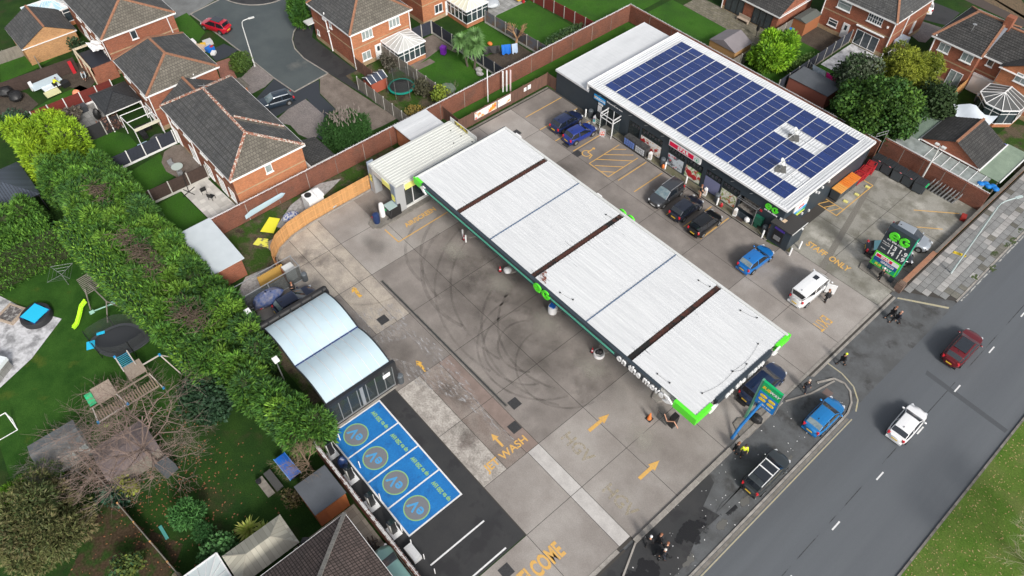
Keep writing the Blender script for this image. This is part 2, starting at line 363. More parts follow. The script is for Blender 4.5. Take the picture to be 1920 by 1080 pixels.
def kerbs(name, x0, x1, y0, y1, z, m, step=.92, parent=None, axis='y', kz=.0):
    "a run of kerb stones, each one a piece"
    T = struct(name, MB().box(x0+.02, x1-.02, y0, y1, 0, z-.02), JOINT, parent)
    L = (y1-y0) if axis == 'y' else (x1-x0)
    n = int(L/step); st = L/n
    b = MB()
    if axis == 'y': b.box(x0, x1, .01, st-.01, 0, z)
    else: b.box(.01, st-.01, y0, y1, 0, z)
    me = mesh('kerb_stone', b, m)
    for i in range(n):
        o = link('kerb_stone', me, T, (0, y0+i*st, 0) if axis == 'y' else (x0+i*st, 0, 0))
    return T
kerbs('verge_kerb', 5.05, 5.22, 18, 78, .12, KERBD)
area('grass_verge', [(5.2,-80),(60,-80),(60,220),(5.2,220)], .09, GRASSV, px=False)
kerbs('road_kerb', -4.92, -4.75, 18, 41.2, .12, KERB)
kerbs('pavement_kerb', -4.92, -4.75, 60, 100, .12, KERB)
# footway along the forecourt
area('footway', [(-9.2,-20),(-4.92,-20),(-4.92,41.2),(-5.3,43.2),(-6.3,44.2),(-7.2,44.3),(-9.2,42.5)], .05, ASPHO, px=False)
foot2 = area('footway_patch', [(-9.2,-20),(-5.6,-20),(-5.6,22.0),(-6.4,24.2),(-6.3,26.8),(-7.6,26.4),(-8.3,28.6),(-9.2,28.9)], .056, ASPH, px=False)
for i,(x,y,rx,ry) in enumerate(((-6.9,24,1.7,3.4),(-7.2,19.5,1.8,3.2),(-6.3,27.6,1.0,1.5))): blot((x,y),rx,ry,.0612+.0005*i,WET,'damp_patch',foot2)
for i,(x,y,rx,ry) in enumerate(((-5.6,22.5,.6,1.6),(-5.7,26.2,.6,1.5),(-5.7,29.0,.7,1.4),(-5.6,34,.6,2.5))): blot((x,y),rx,ry,.0632+.0005*i,WORN,'worn_patch',foot2)
area('road_margin', [(-9.6,-20),(-4.7,-20),(-4.7,60.4),(-9.6,57.6)], .003, ASPHO, px=False)
area('wash_lane', [(-49.4,8.4),(-43.0,8.4),(-43.0,15.2),(-49.4,15.2)], .0125, CONC, px=False)
struct('repair_slab', MB().flat([G(1395,905),G(1425,880),G(1352,945),G(1343,962),G(1357,966),G(1402,925)], .081), ASPHO, foot2)
area('entrance_ramp', [(-9.2,42.6),(-7.2,44.4),(-6.0,44.4),(-4.75,42.4),(-4.75,59.6),(-8.9,56.7),(-9.2,56.0)], .012, ASPHO, px=False)
struct('channel', MB().flat([(-4.7,-20),(-4.45,-20),(-4.45,41.5),(-4.7,41.5)], .0115), KERBD, road)
struct('yellow_line', MB().flat([(-4.36,-20),(-4.26,-20),(-4.26,41.7),(-4.36,41.7)], .0115), CREAMP, road)
struct('yellow_line', MB().flat([(-4.65,60.5),(-4.53,60.5),(-4.53,120),(-4.65,120)], .0115), mat('worn_white_line',(.4,.4,.38),.8,alpha=(4,.4,.55,(1,.4,1))), road)
struct('splay_line', MB().flat([(-8.75,56.4),(-8.7,56.2),(-4.9,58.7),(-4.95,58.95)], .018), CREAMP)
mbk = MB()
pk = [(-8.3,42.5),(-7.55,44.0),(-6.7,44.25),(-5.9,43.9),(-5.2,43.0),(-4.86,41.9),(-4.84,41.2)]
for a, b in zip(pk, pk[1:]): mbk.bar((*a,.06),(*b,.06),.16,.12)
struct('curved_kerb', mbk, KERB)
mbk = MB()
for a, b in zip([(-9.0,38.9),(-8.0,41.2),(-7.4,43.8)], [(-8.0,41.2),(-7.4,43.8)]): mbk.bar((*a,.07),(*b,.07),.14,.10)
struct('edging_kerb', mbk, KERB)
mbk = MB()
for a, b in zip([(-8.9,45.0),(-7.4,45.0),(-6.0,44.6),(-5.0,43.7),(-4.5,42.6)], [(-7.4,45.0),(-6.0,44.6),(-5.0,43.7),(-4.5,42.6)]):
    a_, b_ = Vector(a), Vector(b); n = Vector((a_.y-b_.y, b_.x-a_.x)).normalized()*.06
    mbk.flat([tuple(a_-n), tuple(b_-n), tuple(b_+n), tuple(a_+n)], .0175)
struct('corner_yellow_line', mbk, CREAMP)
single('manhole_cover', 'square brown inspection cover in the footway by the parked blue car', 'manhole cover', MB().box(-7.45,-6.75,42.0,42.7,.04,.066), mat('brown_cover',(.14,.10,.09),.7,fine=.2))
# edge of forecourt: a low flat coping then a slot
kerbs('forecourt_edge', -9.42, -9.02, 20.4, 38.6, .17, KERB, 1.8)
kerbs('forecourt_edge_north', -9.5, -9.24, 38.6, 56.2, .035, KERB, 1.8)
struct('drain_slot', MB().flat([(-9.24,38.6),(-9.04,38.6),(-9.04,56.2),(-9.24,56.2)], .014), JOINT)
kerbs('forecourt_edge_outer', -9.04, -8.82, 38.6, 56.2, .035, KERB, 1.8)
kerbs('forecourt_edge_south', -9.7, -9.36, 2, 19.0, .035, KERB, 1.8)
struct('drain_slot_south', MB().flat([(-9.36,2),(-9.16,2),(-9.16,19.4),(-9.36,19.4)], .058), JOINT)
mbk = MB().bar((-9.1,20.4,.07),(-7.2,16.0,.07),.14,.12)
struct('splay_kerb', mbk, KERB)

# pavement of separate slabs
pav = area('pavement', [(-9.0,57.2),(-4.92,60.0),(-4.92,110),(-9.0,110)], .085, JOINT, px=False)
sl_me = {}
for m_ in (SLAB, SLABL, SLABD): sl_me[m_.name] = mesh('paving_slab', MB().box(0,.62,0,.80,.08,.118), m_)
sl_s = {}
for m_ in (SLAB, SLABL, SLABD): sl_s[m_.name] = mesh('paving_slab', MB().box(0,.62,0,.60,.08,.118), m_)
cnt = 0
for i in range(6):
    x = -8.86+i*.655; y = 57.6+(i*.46)+((i%2)*.4)
    while y < 96 and cnt < 300:
        rr = RNG.random()
        pale = (.75 if i in (3,) else .18 if i in (2,4) else .38 if i == 0 else .08)*(1 if int(y/3.1)%3 else .5)
        m_ = SLABL if rr < pale else SLABD if (rr > .93 or (i == 5 and rr > .6)) else SLAB
        short = RNG.random() < .25
        link('paving_slab', (sl_s if short else sl_me)[m_.name], pav, (x, y, float(RNG.normal()*.004)), (float(RNG.normal()*.006), float(RNG.normal()*.006), 0)); cnt += 1
        y += .63 if short else .83
mbm = MB()
for i in range(14):
    x, y = -5.25+RNG.normal()*.25, 64+i*1.9+RNG.random(); mbm.flat([(x+.35*RNG.random()*math.cos(t)+.1*math.cos(t), y+(.3+.5*RNG.random())*math.sin(t)) for t in np.arange(0,6.2,.6)], .124+.0005*i)
struct('weeds_in_pavement', mbm, mat('moss_weed', (.05,.075,.02), .95, alpha=(3,.4,.55,(1,1,1))), pav)['kind'] = 'stuff'

# ---------------- forecourt ----------------
fc = struct('forecourt', MB().flat([(-54.6,14.6),(-9.45,14.6),(-9.45,72.0),(-54.6,72.0)], .004), JOINT)
def bays(xs, ys, m, z=.010, g=.022):
    for x0, x1 in zip(xs, xs[1:]):
        for y0, y1 in zip(ys, ys[1:]):
            mm = m(x0, y0) if callable(m) else m
            w_, h_ = x1-x0-2*g, y1-y0-2*g
            link('concrete_bay', mesh('concrete_bay', MB().flat([(x0+g,y0+g),(x1-g,y0+g),(x1-g,y1-g),(x0+g,y1-g)], z), mm), fc)
X_ = [-54.3,-49.2,-43.8,-37.6,-31.5,-25.7,-19.9,-14.9,-9.45]
def pick(x, y):
    if y > 56: return CONCG
    if y > 47: return CONCD if x < -22 else CONCG if y > 53 else CONC
    if y < 19 and x < -38: return CONCP if y > 16 or x < -48 else CONC
    if 20 < y < 47 and x < -25: return CONCD if x > -48 else CONC
    if x > -16 or y < 30: return CONC
    return CONC
bays(X_[:4], [16.8,19.1,20.5], lambda x,y: CONCP if x < -43 else CONC)
bays(X_[:4], [14.7,16.8], lambda x,y: CONCP if x < -48 else CONCD)
bays(X_[3:], [20.5,25.6,31.6], pick); bays(X_[:4], [20.5,25.6,31.6], pick)
bays(X_, [31.6,37,42.5,47.6], pick)
bays(X_[1:6], [47.6,53.0], pick); bays([-54.3,-49.2], [47.6,53.8], pick)
bays(X_[5:], [47.6,54.1], pick)
bays([-20.0,-15.6,-9.5], [54.1,60,66,73.2], CONCG)
bays([-31.5,-25.7,-19.9], [14.7,17.1], mat('worn_pale_concrete', (.40,.37,.335), .88, (.27,.245,.22), 1.1, .42, .6, bump=.2, fine=.35, fs=7, rnd=.06, c3=(.16,.135,.12), n3=.35, lo3=.55, hi3=.68)); bays([-31.5,-25.7,-19.9], [17.1,19.2], mat('brown_stained_concrete', (.185,.15,.13), .85, (.25,.215,.19), .8, .4, .62, fine=.25, fs=9, rnd=.05, c3=(.11,.09,.078), n3=.4, lo3=.5, hi3=.68)); bays([-37.6,-31.5],[14.7,20.5], CONCD); bays([-31.5,-25.7,-19.9],[19.2,20.5], mat('pinkish_concrete',(.25,.19,.165),.85,(.19,.145,.125),1,fine=.15,rnd=.05))
bays([-19.9,-14.9], [14.7,19.3], CONC); bays([-14.9,-9.7], [9.6,14.7,19.3], CONC)
bays([-19.9,-14.9,-9.7], [19.3,20.5], CONCW)
bays([-14.9,-9.7], [2,9.6], CONC)
mk = MB()
mk.flat([(-42.6,20.62),(-24.2,20.62),(-24.2,20.98),(-42.6,20.98)], .014); struct('drain_channel', mk, KERBD, fc)
mk = MB(); mk.flat([(-42.5,20.72),(-24.3,20.72),(-24.3,20.88),(-42.5,20.88)], .018); struct('drain_grating', mk, IRON, fc)
ev = struct('ev_asphalt', MB().flat([(-33.4,6.75),(-14.9,6.75),(-14.9,-2),(-10.5,-2),(-10.5,3),(-14.95,9.8),(-14.95,14.62),(-33.4,14.62)], .020), ASPH)
area('ev_asphalt_south', [(-14.9,2),(-9.8,2),(-9.8,9.5),(-14.9,9.5)], .024, ASPH, px=False)['kind'] = 'structure'
# painted marks
def line(p, q, w, m, z=.026, name='painted_line', parent=fc):
    a, b = Vector(p), Vector(q); n = Vector((a.y-b.y, b.x-a.x)).normalized()*w/2
    return struct(name, MB().flat([tuple(a-n), tuple(b-n), tuple(b+n), tuple(a+n)], z), m, parent)
for x in (-37.35,-35.0,-32.75,-30.45,-28.15,-25.9): line((x,48.0+.2),(x,52.7), .11, YEL)
line((-52,47.9),(-52,53.7),.11,YEL); line((-49.2,47.6),(-49.2,53.6),.11,YEL); line((-46.6,47.6),(-46.6,53.4),.11,YEL); line((-44.0,47.9),(-44.0,53.0),.11,YEL)
for a, b in (((-41.35,47.8),(-38.45,47.8)),((-41.35,47.8),(-41.35,52.6)),((-38.45,47.8),(-38.45,52.5)),((-41.3,50.1),(-39.1,52.5)),((-41.3,48.9),(-38.5,51.7)),((-40.7,48.0),(-38.5,50.2)),((-39.6,47.8),(-38.5,48.9)),((-41.3,51.5),(-40.3,52.6))): line(a, b, .10, YEL, .027+.0002*RNG.random())
# wheelchair symbol
mw = MB(); c = (-42.75,48.75)
def arc(mb, c, r, a0, a1, w, z, n=14):
    for i in range(n):
        t0, t1 = a0+(a1-a0)*i/n, a0+(a1-a0)*(i+1)/n
        mb.flat([(c[0]+(r-w)*math.cos(t0),c[1]+(r-w)*math.sin(t0)),(c[0]+r*math.cos(t0),c[1]+r*math.sin(t0)),(c[0]+r*math.cos(t1),c[1]+r*math.sin(t1)),(c[0]+(r-w)*math.cos(t1),c[1]+(r-w)*math.sin(t1))], z)
arc(mw, c, .55, R(100), R(395), .11, .027)
mw.flat([(c[0]-.12,c[1]+.2),(c[0]+.02,c[1]+.2),(c[0]+.02,c[1]+1.0),(c[0]-.12,c[1]+1.0)], .0272)
mw.flat([(c[0]+.02,c[1]+.2),(c[0]+.55,c[1]+.2),(c[0]+.55,c[1]+.32),(c[0]+.02,c[1]+.32)], .0274)
mw.flat([(c[0]+.55,c[1]+.32),(c[0]+.75,c[1]-.4),(c[0]+.88,c[1]-.35),(c[0]+.67,c[1]+.32)], .0276)
mw.flat([(c[0]-.05+.17*math.cos(t), c[1]+1.2+.17*math.sin(t)) for t in np.arange(0,6.2,.5)], .0276)
struct('wheelchair_symbol', mw, YEL, fc)
def gtext(s, c, rightv, size, m, bold=0, stretch=1, z=.028, spacing=1, parent=fc):
    up = Vector((-rightv[1], rightv[0], 0)); return letter(parent, s, (c[0], c[1], z), (rightv[0], rightv[1], 0), up, size, m, .0005, bold, stretch, spacing, name='painted_lettering')
gtext('STAFF', (-17.4,55.85), (1,0), .82, YEL, .02, 1.25); gtext('ONLY', (-14.8,55.85), (1,0), .82, YEL, .02, 1.25)
gtext('EXIT', (-11.75,48.4), (0,-1), .78, YEL, .004, 2.1, .028, 1.18)
gtext('JET WASH', (-20.95,17.95), (0,1), .95, YEL, .02, 1)
gtext('AIR/SCREEN', (-46.95,28.75), (0,1), .72, YEL, .02, 1.15)
gtext('WELCOME', (-12.5,13.6), (0,1), .98, YEL, .035, 1.75)
gtext('HGV', (-17.6,22.6), (1,0), 1.5, YELF, .03, 1)
gtext('HGV', (-12.2,21.9), (1,0), 1.5, YELF, .03, 1)
def arrow(c, d, L, w, m=YEL, hw=.36):
    d = Vector(d).normalized(); n = Vector((-d.y, d.x)); c = Vector(c); P = lambda a, b: tuple(c+d*a+n*b)
    mb = MB(); mb.flat([P(0,-w/2),P(L*.6,-w/2),P(L*.6,w/2),P(0,w/2)], .026); mb.flat([P(L*.6,-hw),P(L,0),P(L*.6,hw)], .0262)
    struct('painted_arrow', mb, m, fc)
arrow((-18.0,24.4), (0,1), 2.4, .3); arrow((-12.4,24.4), (0,1), 2.4, .3); arrow((-21.6,18.15), (-1,0), 1.5, .2, hw=.3)
WYEL = mat('worn_yellow_paint', (.66,.38,.07), .7, alpha=(3.5,.42,.5,(1,1,1)))
arrow((-42.2,18.2), (-1,0), 1.6, .35, WYEL, .4); arrow((-31.5,17.8), (-1,0), 1.5, .25, WYEL, .35)
line((-47.9,24.95),(-45.6,25.0),.12,YEL); line((-45.6,24.95),(-45.7,31.6),.12,YEL)
for a, b in (((-21.0,61.4),(-18.75,61.4)),((-18.75,61.35),(-18.75,68.3)),((-20.9,62.7),(-18.75,62.7)),((-18.75,68.3),(-20.3,68.3)),((-20.3,61.45),(-19.7,62.7)),((-19.6,61.45),(-19.1,62.6)),((-21.0,61.5),(-20.5,62.6))): line(a, b, .10, YEL, .027+.0002*RNG.random())
line((-13.9,68.2),(-10.5,71.3),.10,YEL); line((-12.4,66.2),(-10.5,67.9),.10,YEL); line((-11.7,63.4),(-10.5,64.4),.10,YEL)
struct('filled_trench', MB().flat([(-19.6,69.6),(-19.1,69.9),(-15.3,54.2),(-15.9,54.0)], .0135), mat('trench_fill',(.165,.155,.135),.85,fine=.25,fs=9), fc)
# wear, tyre marks, foam, painted light pools
ws = MB(); arc(ws, (-26.5,31.5), 9.0, R(200), R(305), .22, .0125, 26); arc(ws, (-26.5,31.5), 7.5, R(200), R(300), .22, .0128, 26)
arc(ws, (-27.6,26.4), 4.2, R(150), R(330), .20, .013, 24); arc(ws, (-27.6,26.4), 2.9, R(140), R(320), .20, .0132, 24); arc(ws, (-27.0,27.4), 5.9, R(170), R(340), .2, .0134, 26)
arc(ws, (-36,31), 8.4, R(195), R(290), .35, .0137, 24); arc(ws, (-37,33), 9.5, R(195), R(270), .3, .0139, 24); arc(ws, (-45,21), 5.0, R(280), R(360), .2, .0137, 16); arc(ws, (-31,34), 12.5, R(195), R(285), .22, .0141, 30); arc(ws, (-31,34), 11.0, R(195), R(285), .22, .0143, 30); arc(ws, (-24,27.5), 4.5, R(180), R(350), .18, .0145, 24); arc(ws, (-40.5,30), 6.5, R(180), R(275), .3, .0147, 20)
struct('tyre_marks', ws, TYREM, fc)['kind'] = 'stuff'
for i, (x, y, rx, ry) in enumerate(((-38,26.5,7,5.5),(-27,26.5,7,5.5),(-33,30,9,4),(-20,28,4,3),(-46.5,23,3,1.8),(-51.0,25.5,2.2,1.6),(-30,48.5,3,1.2),(-47,52,3,2),(-42,44.8,3,2),(-24,16.5,2.4,1.2),(-28,18,3,1),(-12,60,3,4),(-19,51.5,3,1.5),(-35,17.5,2.5,2),(-14,47,2,1.5))): blot((x,y), rx, ry, .0145+.0003*i, STAIN, 'oil_stain', fc)
for i, (x, y) in enumerate(((-41.0,28.6),(-34.8,29.2),(-28.6,29.3),(-22.2,29.0),(-14.6,27.4),(-12.0,66.8))): blot((x,y), 1.9, 1.5, .019+.0003*i, PALES, 'light_pool_and_wear_patch', fc)  # paints light pools beside the pump islands; the yard patch is wear
fo = MB(); fo.flat([(-41.0,15.0),(-37,14.9),(-31,18.6),(-25,19.0),(-20.5,19.4),(-20.5,18.9),(-27,18.3),(-31,16.4),(-36,14.9),(-41.4,14.8)], .0222)
fo.flat([(-42,15.2),(-39.6,19.9),(-37.6,20.3),(-35.5,18.6),(-37,15.2)], .0218); fo.flat([(-38,19.0),(-33,20.3),(-28,19.9),(-24,18.9),(-30,18.7)], .0226)
struct('soap_foam', fo, FOAM, fc)['kind'] = 'stuff'
for i, (x, y) in enumerate(((-50.6,45.2),(-47.2,44.6),(-45.3,48.2),(-43.4,48.0),(-22.3,20.0),(-38.6,18.2),(-24.0,21.5),(-13.9,11.8),(-44.6,44.6))):
    single('drain_cover', ['square dark cover set in the concrete near the brown fence','dark cover on the yard between canopy and low shop roof','dark cover behind the navy car by the shop','dark cover behind the bright blue hatchback by the shop','square cover between the jet wash lane and the drain channel','dark cover amid the soap foam by the car wash','small dark cover at the end of the drain channel','dark cover beside the WELCOME lettering','dark cover just off the north corner of the canopy'][i], 'drain cover', MB().box(x-.45,x+.45,y-.45,y+.45,.004,.026), IRON)
# EV bays
evp = struct('charging_bay_paint', MB().flat([(-31.75,8.05),(-20.65,8.05),(-20.65,13.0),(-31.75,13.0)], .0245), BLUEP, ev)
for i in range(5):
    x = -31.75+i*2.775; line((x,8.0),(x,13.05),.13,WPAINT,.030,parent=ev)
line((-31.82,8.02),(-20.58,8.02),.13,WPAINT,.0295,parent=ev); line((-31.82,13.03),(-20.58,13.03),.13,WPAINT,.0295,parent=ev)
DISC = mat('grey_disc', (.16,.17,.19), .7, fine=.1); LGRN = mat('pale_green_paint', (.24,.44,.17), .6); LBLU = mat('light_blue_paint', (.07,.30,.58), .6)
for i in range(4):
    x = -30.36+i*2.775; y = 9.75; me_ = MB()
    me_.flat([(x+1.0*math.cos(t), y+1.0*math.sin(t)) for t in np.linspace(0,2*math.pi,36)[:-1]], .0262); struct('badge_disc', me_, DISC, ev)
    me_ = MB(); arc(me_, (x,y), 1.04, 0, 2*math.pi, .09, .0275, 36); struct('badge_ring', me_, LGRN, ev)
    # leaf-like e and v emblem with a small plug
    gtext('eV', (x,y-.02), (-1,0), 1.2, LBLU, .03, 1, .0279, parent=ev).name = 'badge_emblem'
    me_ = MB(); me_.flat([(x-.66,y-.46),(x-.46,y-.46),(x-.46,y-.30),(x-.66,y-.30)], .0279); struct('badge_plug', me_, LGRN, ev)
    gtext('up to 250 kW', (x+.15,12.0), (0+1,0-.0) if False else (-1,0), .36, LGRN, .018, 1.3, .0277, parent=ev)
line((-17.85,7.9),(-17.85,13.0),.13,WPAINT,.030,parent=ev); line((-15.2,7.9),(-15.2,12.9),.13,WPAINT,.030,parent=ev)

# shop front walkway
wk = struct('shop_walkway', MB().prism([(-43.8,53.1),(-21.6,53.1),(-21.6,54.1),(-43.8,54.1)], .0, .12), mat('mossy_concrete', (.17,.155,.12), .9, (.11,.105,.06), .8, fine=.25, fs=8, c3=(.07,.085,.03), n3=.5, lo3=.55, hi3=.7))
kerbs('walkway_kerb', -43.8, -21.6, 52.95, 53.1, .13, KERBD, parent=None, axis='x')
struct('walkway_west', MB().flat([(-47.9,53.0),(-43.8,53.0),(-43.8,54),(-47.9,54)], .02), CONCG)
struct('soil_pit', MB().flat([(-21.4,52.9),(-18.9,53.4),(-18.9,54.1),(-21.4,54.1)], .03), ROUGHG)
# planted strip behind the brown fence, waste ground by the wash, back strip
area('wall_strip', [(-58.1,40.6),(-55.0,40.6),(-55.0,53.9),(-53.6,54.0),(-53.4,71.9),(-58.9,71.9)], .010, GRASS, px=False)
area('waste_ground', [(-58.1,11.5),(-53.9,11.5),(-51.0,11.0),(-45,8.6),(-33.2,8.6),(-33.2,14.6),(-51.8,14.6),(-53.2,16),(-53.9,20),(-53.9,33),(-58.1,33)], .009, ROUGHG, px=False)
area('gravel_patch', [G(460,520),G(505,500),G(545,500),G(560,530),G(470,575),G(440,560)], .014, STONES, px=False)
area('gravel_patch_north', [G(545,385),G(595,345),G(640,335),G(600,375),G(570,400),G(530,430),G(518,425)], .014, STONES, px=False)
area('back_passage', [(-53.4,69.6),(-20.6,69.6),(-20.6,71.9),(-53.4,71.9)], .012, SOIL, px=False)
kerbs('yard_edge', -54.6, -54.45, 41, 53.8, .12, KERBD)
area('wash_bay_floor', [(-53.6,24.9),(-49,24.9),(-49,27.8),(-53.6,27.8)], .015, CONCD, px=False)
# ---------------- canopy ----------------
def ribbed(mb, x0, x1, y0, y1, z, pitch, h, along='x', m=0):
    "trapezoid roof sheet, ribs running along x or y"
    a0, a1 = (y0, y1) if along == 'x' else (x0, x1)
    n = int((a1-a0)/pitch); p = (a1-a0)/n; prof = []
    for i in range(n):
        b = a0+i*p; prof += [(b, z), (b+p*.62, z), (b+p*.70, z+h), (b+p*.92, z+h)]
    prof.append((a1, z))
    vs = []
    for a, zz in prof: vs += [(x0,a,zz),(x1,a,zz)] if along == 'x' else [(a,y0,zz),(a,y1,zz)]
    fs = [(2*i,2*i+1,2*i+3,2*i+2) if along == 'x' else (2*i,2*i+2,2*i+3,2*i+1) for i in range(len(prof)-1)]
    return mb.add(vs, fs, m)
T = thing('fuel_canopy', 'long flat white ribbed roof over the fuel pumps with dark green-edged fascia', 'canopy', (-29.7,35,0))
CX = [-47.6,-41.25,-36.3,-30.75,-23.8,-19.15,-11.8]
edges = [(-47.45,-41.3),(-40.75,-36.34),(-36.26,-30.75),(-30.2,-23.84),(-23.76,-19.15),(-18.6,-11.95)]
for a, b in edges:
    part(T, 'roof_panel', ribbed(MB(), a, b, 29.35, 40.75, 4.86, .30, .035), WHITEC, True)
for a, b in ((-41.3,-40.75),(-30.75,-30.2),(-19.15,-18.6)):
    part(T, 'valley_gutter', MB().box(a, b, 29.35, 40.75, 4.66, 4.72), RUST, True)
for a in (-36.3,-23.8): part(T, 'cable_strip', MB().box(a-.035,a+.035,29.35,40.75,4.885,4.935), mat('blue_strip',(.08,.13,.22),.5), True)
sk = MB(); rr = random.Random(3)
for gx, dr, n in ((-30.2,1,90),(-30.75,-1,40),(-18.6,1,40),(-40.75,1,30),(-41.3,-1,20),(-19.15,-1,25)):
    for i in range(n):
        y = 29.5+rr.random()*11; L = .15+rr.random()**3*(1.6 if n > 80 else .8)
        sk.flat([(gx,y),(gx+dr*L,y+.02),(gx+dr*L,y+.05),(gx,y+.08)], 4.899)
o = part(T, 'run_off_streaks', sk, STREAKM, True, kind='stuff')
part(T, 'roof_edge', MB().box(-47.6,-11.8,40.75,41.0,4.6,4.95).box(-47.6,-47.45,29.1,40.75,4.6,4.95), WHITEO, True)
part(T, 'rust_patch', MB().flat([(-30.15,29.4),(-29.0,29.5),(-29.9,30.5),(-30.15,30.6)], 4.903), mat('rust_bleed',(.18,.05,.03),.9,alpha=(3,.45,.55,(.5,3,1))), True)
part(T, 'soffit', MB().box(-47.4,-12,29.3,40.7,4.25,4.33), WHITEO, True)
part(T, 'fascia', MB().box(-46.4,-15.4,29.0,29.3,4.1,4.93).box(-11.95,-11.65,31.6,38.6,4.1,4.93).box(-47.6,-11.7,41.0,41.12,4.1,4.80).box(-47.72,-47.6,29.1,41,4.1,4.93), DARK, True)
part(T, 'fascia_stripe', MB().box(-46.0,-29.9,28.985,28.998,4.36,4.41).box(-46.0,-29.9,28.985,28.998,4.50,4.55).box(-27.9,-20.2,28.985,28.998,4.36,4.41).box(-27.9,-20.2,28.985,28.998,4.50,4.55), mat('teal_neon',(.15,.75,.5),.5), True)
for q in ((-47.72,-46.4,28.99,29.3),(-13.9,-11.65,28.99,29.3),(-11.95,-11.64,29.3,31.0),(-11.95,-11.64,39.3,41.12)):
    part(T, 'fascia_corner', MB().box(*q,4.1,4.93), LIME, True)
def chevron(x, y, z, d, ax):
    "white arrow shaped block where the green corner starts"
    mb = MB(); h = .42
    prof = [(-.5,h),(-.05,h),(.45,0),(-.05,-h),(-.5,-h),(-.05,0)]
    P = []
    for e in (0, .12):
        for a, b in prof:
            P.append((x+a*d, y-e, z+b) if ax == 's' else (x+e, y+a*d, z+b))
    mb.add(P, [(0,1,2,5),(5,2,3,4),(11,8,7,6),(10,9,8,11)]+[(i,(i+1)%6,6+(i+1)%6,6+i) for i in range(6)])
    return mb
part(T, 'arrow_block', chevron(-14.35,28.98,4.5,1,'s'), UPVC, True); part(T, 'arrow_block', chevron(-46.1,28.98,4.5,-1,'s'), UPVC, True)
part(T, 'arrow_block', chevron(-11.63,31.2,4.5,1,'e'), UPVC, True); part(T, 'arrow_block', chevron(-11.63,39.0,4.5,-1,'e'), UPVC, True)
letter(T, 'on the move', (-17.35,28.97,4.48), (1,0,0), (0,0,1), .92, UPVC, .07, .03, 1.15, 1.05)
letter(T, 'on the move', (-11.62,35.1,4.48), (0,1,0), (0,0,1), .92, UPVC, .07, .03, 1.15, 1.05)
def eg_logo(T, c, right, up, s, d=.10, m=None):
    "two round green characters: a small e and a squarer G"
    m = m or LIME
    rv, uv = Vector(right).normalized(), Vector(up).normalized(); n = rv.cross(uv); c = Vector(c)
    def ring(cx, a0, a1, bar):
        mb = MB(); N = 20; ro, ri = .5*s, .27*s
        for i in range(N):
            t0, t1 = a0+(a1-a0)*i/N, a0+(a1-a0)*(i+1)/N; P = []
            for e in (0, d):
                for r_, t in ((ri,t0),(ro,t0),(ro,t1),(ri,t1)): P.append(tuple(c+rv*(cx+r_*math.cos(t))+uv*(r_*math.sin(t))+n*e))
            mb.add(P, [(4,5,6,7),(0,3,2,1),(1,2,6,5),(3,0,4,7),(0,1,5,4),(2,3,7,6)])
        for (a, b, e_, f_) in bar:
            P = []
            for e in (0, d*.98):
                for a_, b_ in ((a,b),(e_,b),(e_,f_),(a,f_)): P.append(tuple(c+rv*(cx+a_*s)+uv*(b_*s)+n*e))
            mb.add(P, [(4,5,6,7),(0,3,2,1),(0,1,5,4),(1,2,6,5),(2,3,7,6),(3,0,4,7)])
        return mb
    part(T, 'logo_character', ring(-.52*s, R(0), R(318), [(-.3,-.09,.48,.09)]), m, True)
    part(T, 'logo_character', ring(.55*s, R(45), R(360), [(.02,-.10,.49,.08)]), m, True)
eg_logo(T, (-28.9,28.98,4.5), (1,0,0), (0,0,1), 1.0, .12)
eg_logo(T, (-30.3,41.13,4.5), (-1,0,0), (0,0,1), 1.0, .16)
part(T, 'lamp_box', MB().box(-46.2,-45.4,41.12,41.3,4.6,4.8).box(-34.2,-33.6,41.12,41.25,4.6,4.8), UPVC, True)
ca = MB()
for (a, b) in (((-12.9,31.2),(-12.6,34.6)),((-12.6,34.6),(-12.3,36.0)),((-12.6,34.6),(-12.9,38.3)),((-27.5,29.8),(-26.2,30.1)),((-16.4,29.9),(-15.2,30.0)),((-20.5,39.9),(-19.4,40.1)),((-31.5,39.6),(-30.4,40.0)),((-16.0,40.0),(-14.6,40.4))):
    q = [Vector((a[0]+(b[0]-a[0])*t+.25*math.sin(3.1*t), a[1]+(b[1]-a[1])*t, 4.91)) for t in np.linspace(0,1,8)]; ca.path(q, .008, 4)
    ca.box(b[0]-.05,b[0]+.05,b[1]-.05,b[1]+.05,4.88,4.99); ca.box(a[0]-.05,a[0]+.05,a[1]-.05,a[1]+.05,4.88,4.97)
part(T, 'roof_cable', ca, BLACK, True)
for i, x in enumerate((-41.6,-35.4,-29.1,-22.9,-16.4)):
    part(T, 'column', MB().box(x-.2,x+.2,34.85,35.25,0,4.25), UPVC, True)
    P_ = thing('pump_island', ['kerbed pump island at the north-west end of the canopy','second pump island from the air and water bay','middle pump island below the green logo with a blue unit at its end','fourth pump island with black sacks on its end','pump island nearest the road, beside the orange cone'][i], 'pump island', (x,35,0), 0, 'pump islands under the canopy')
    part(P_, 'kerb_base', MB().prism([(x-.55,31.2),(x-.3,30.6),(x+.3,30.6),(x+.55,31.2),(x+.55,39.2),(x-.55,39.2)], 0, .15), KERB, True)
    for yy in (32.6,37.2):
        part(P_, 'pump', MB().box(x-.28,x+.28,yy-.5,yy+.5,.15,1.75), UPVC, True); part(P_, 'pump_head', MB().box(x-.32,x+.32,yy-.55,yy+.55,1.75,2.15), LIME, True)
        part(P_, 'hose', MB().path([(x-.33,yy,1.6),(x-.55,yy,1.0),(x-.45,yy,.5),(x-.3,yy,1.1)], .025), BLACK, True)
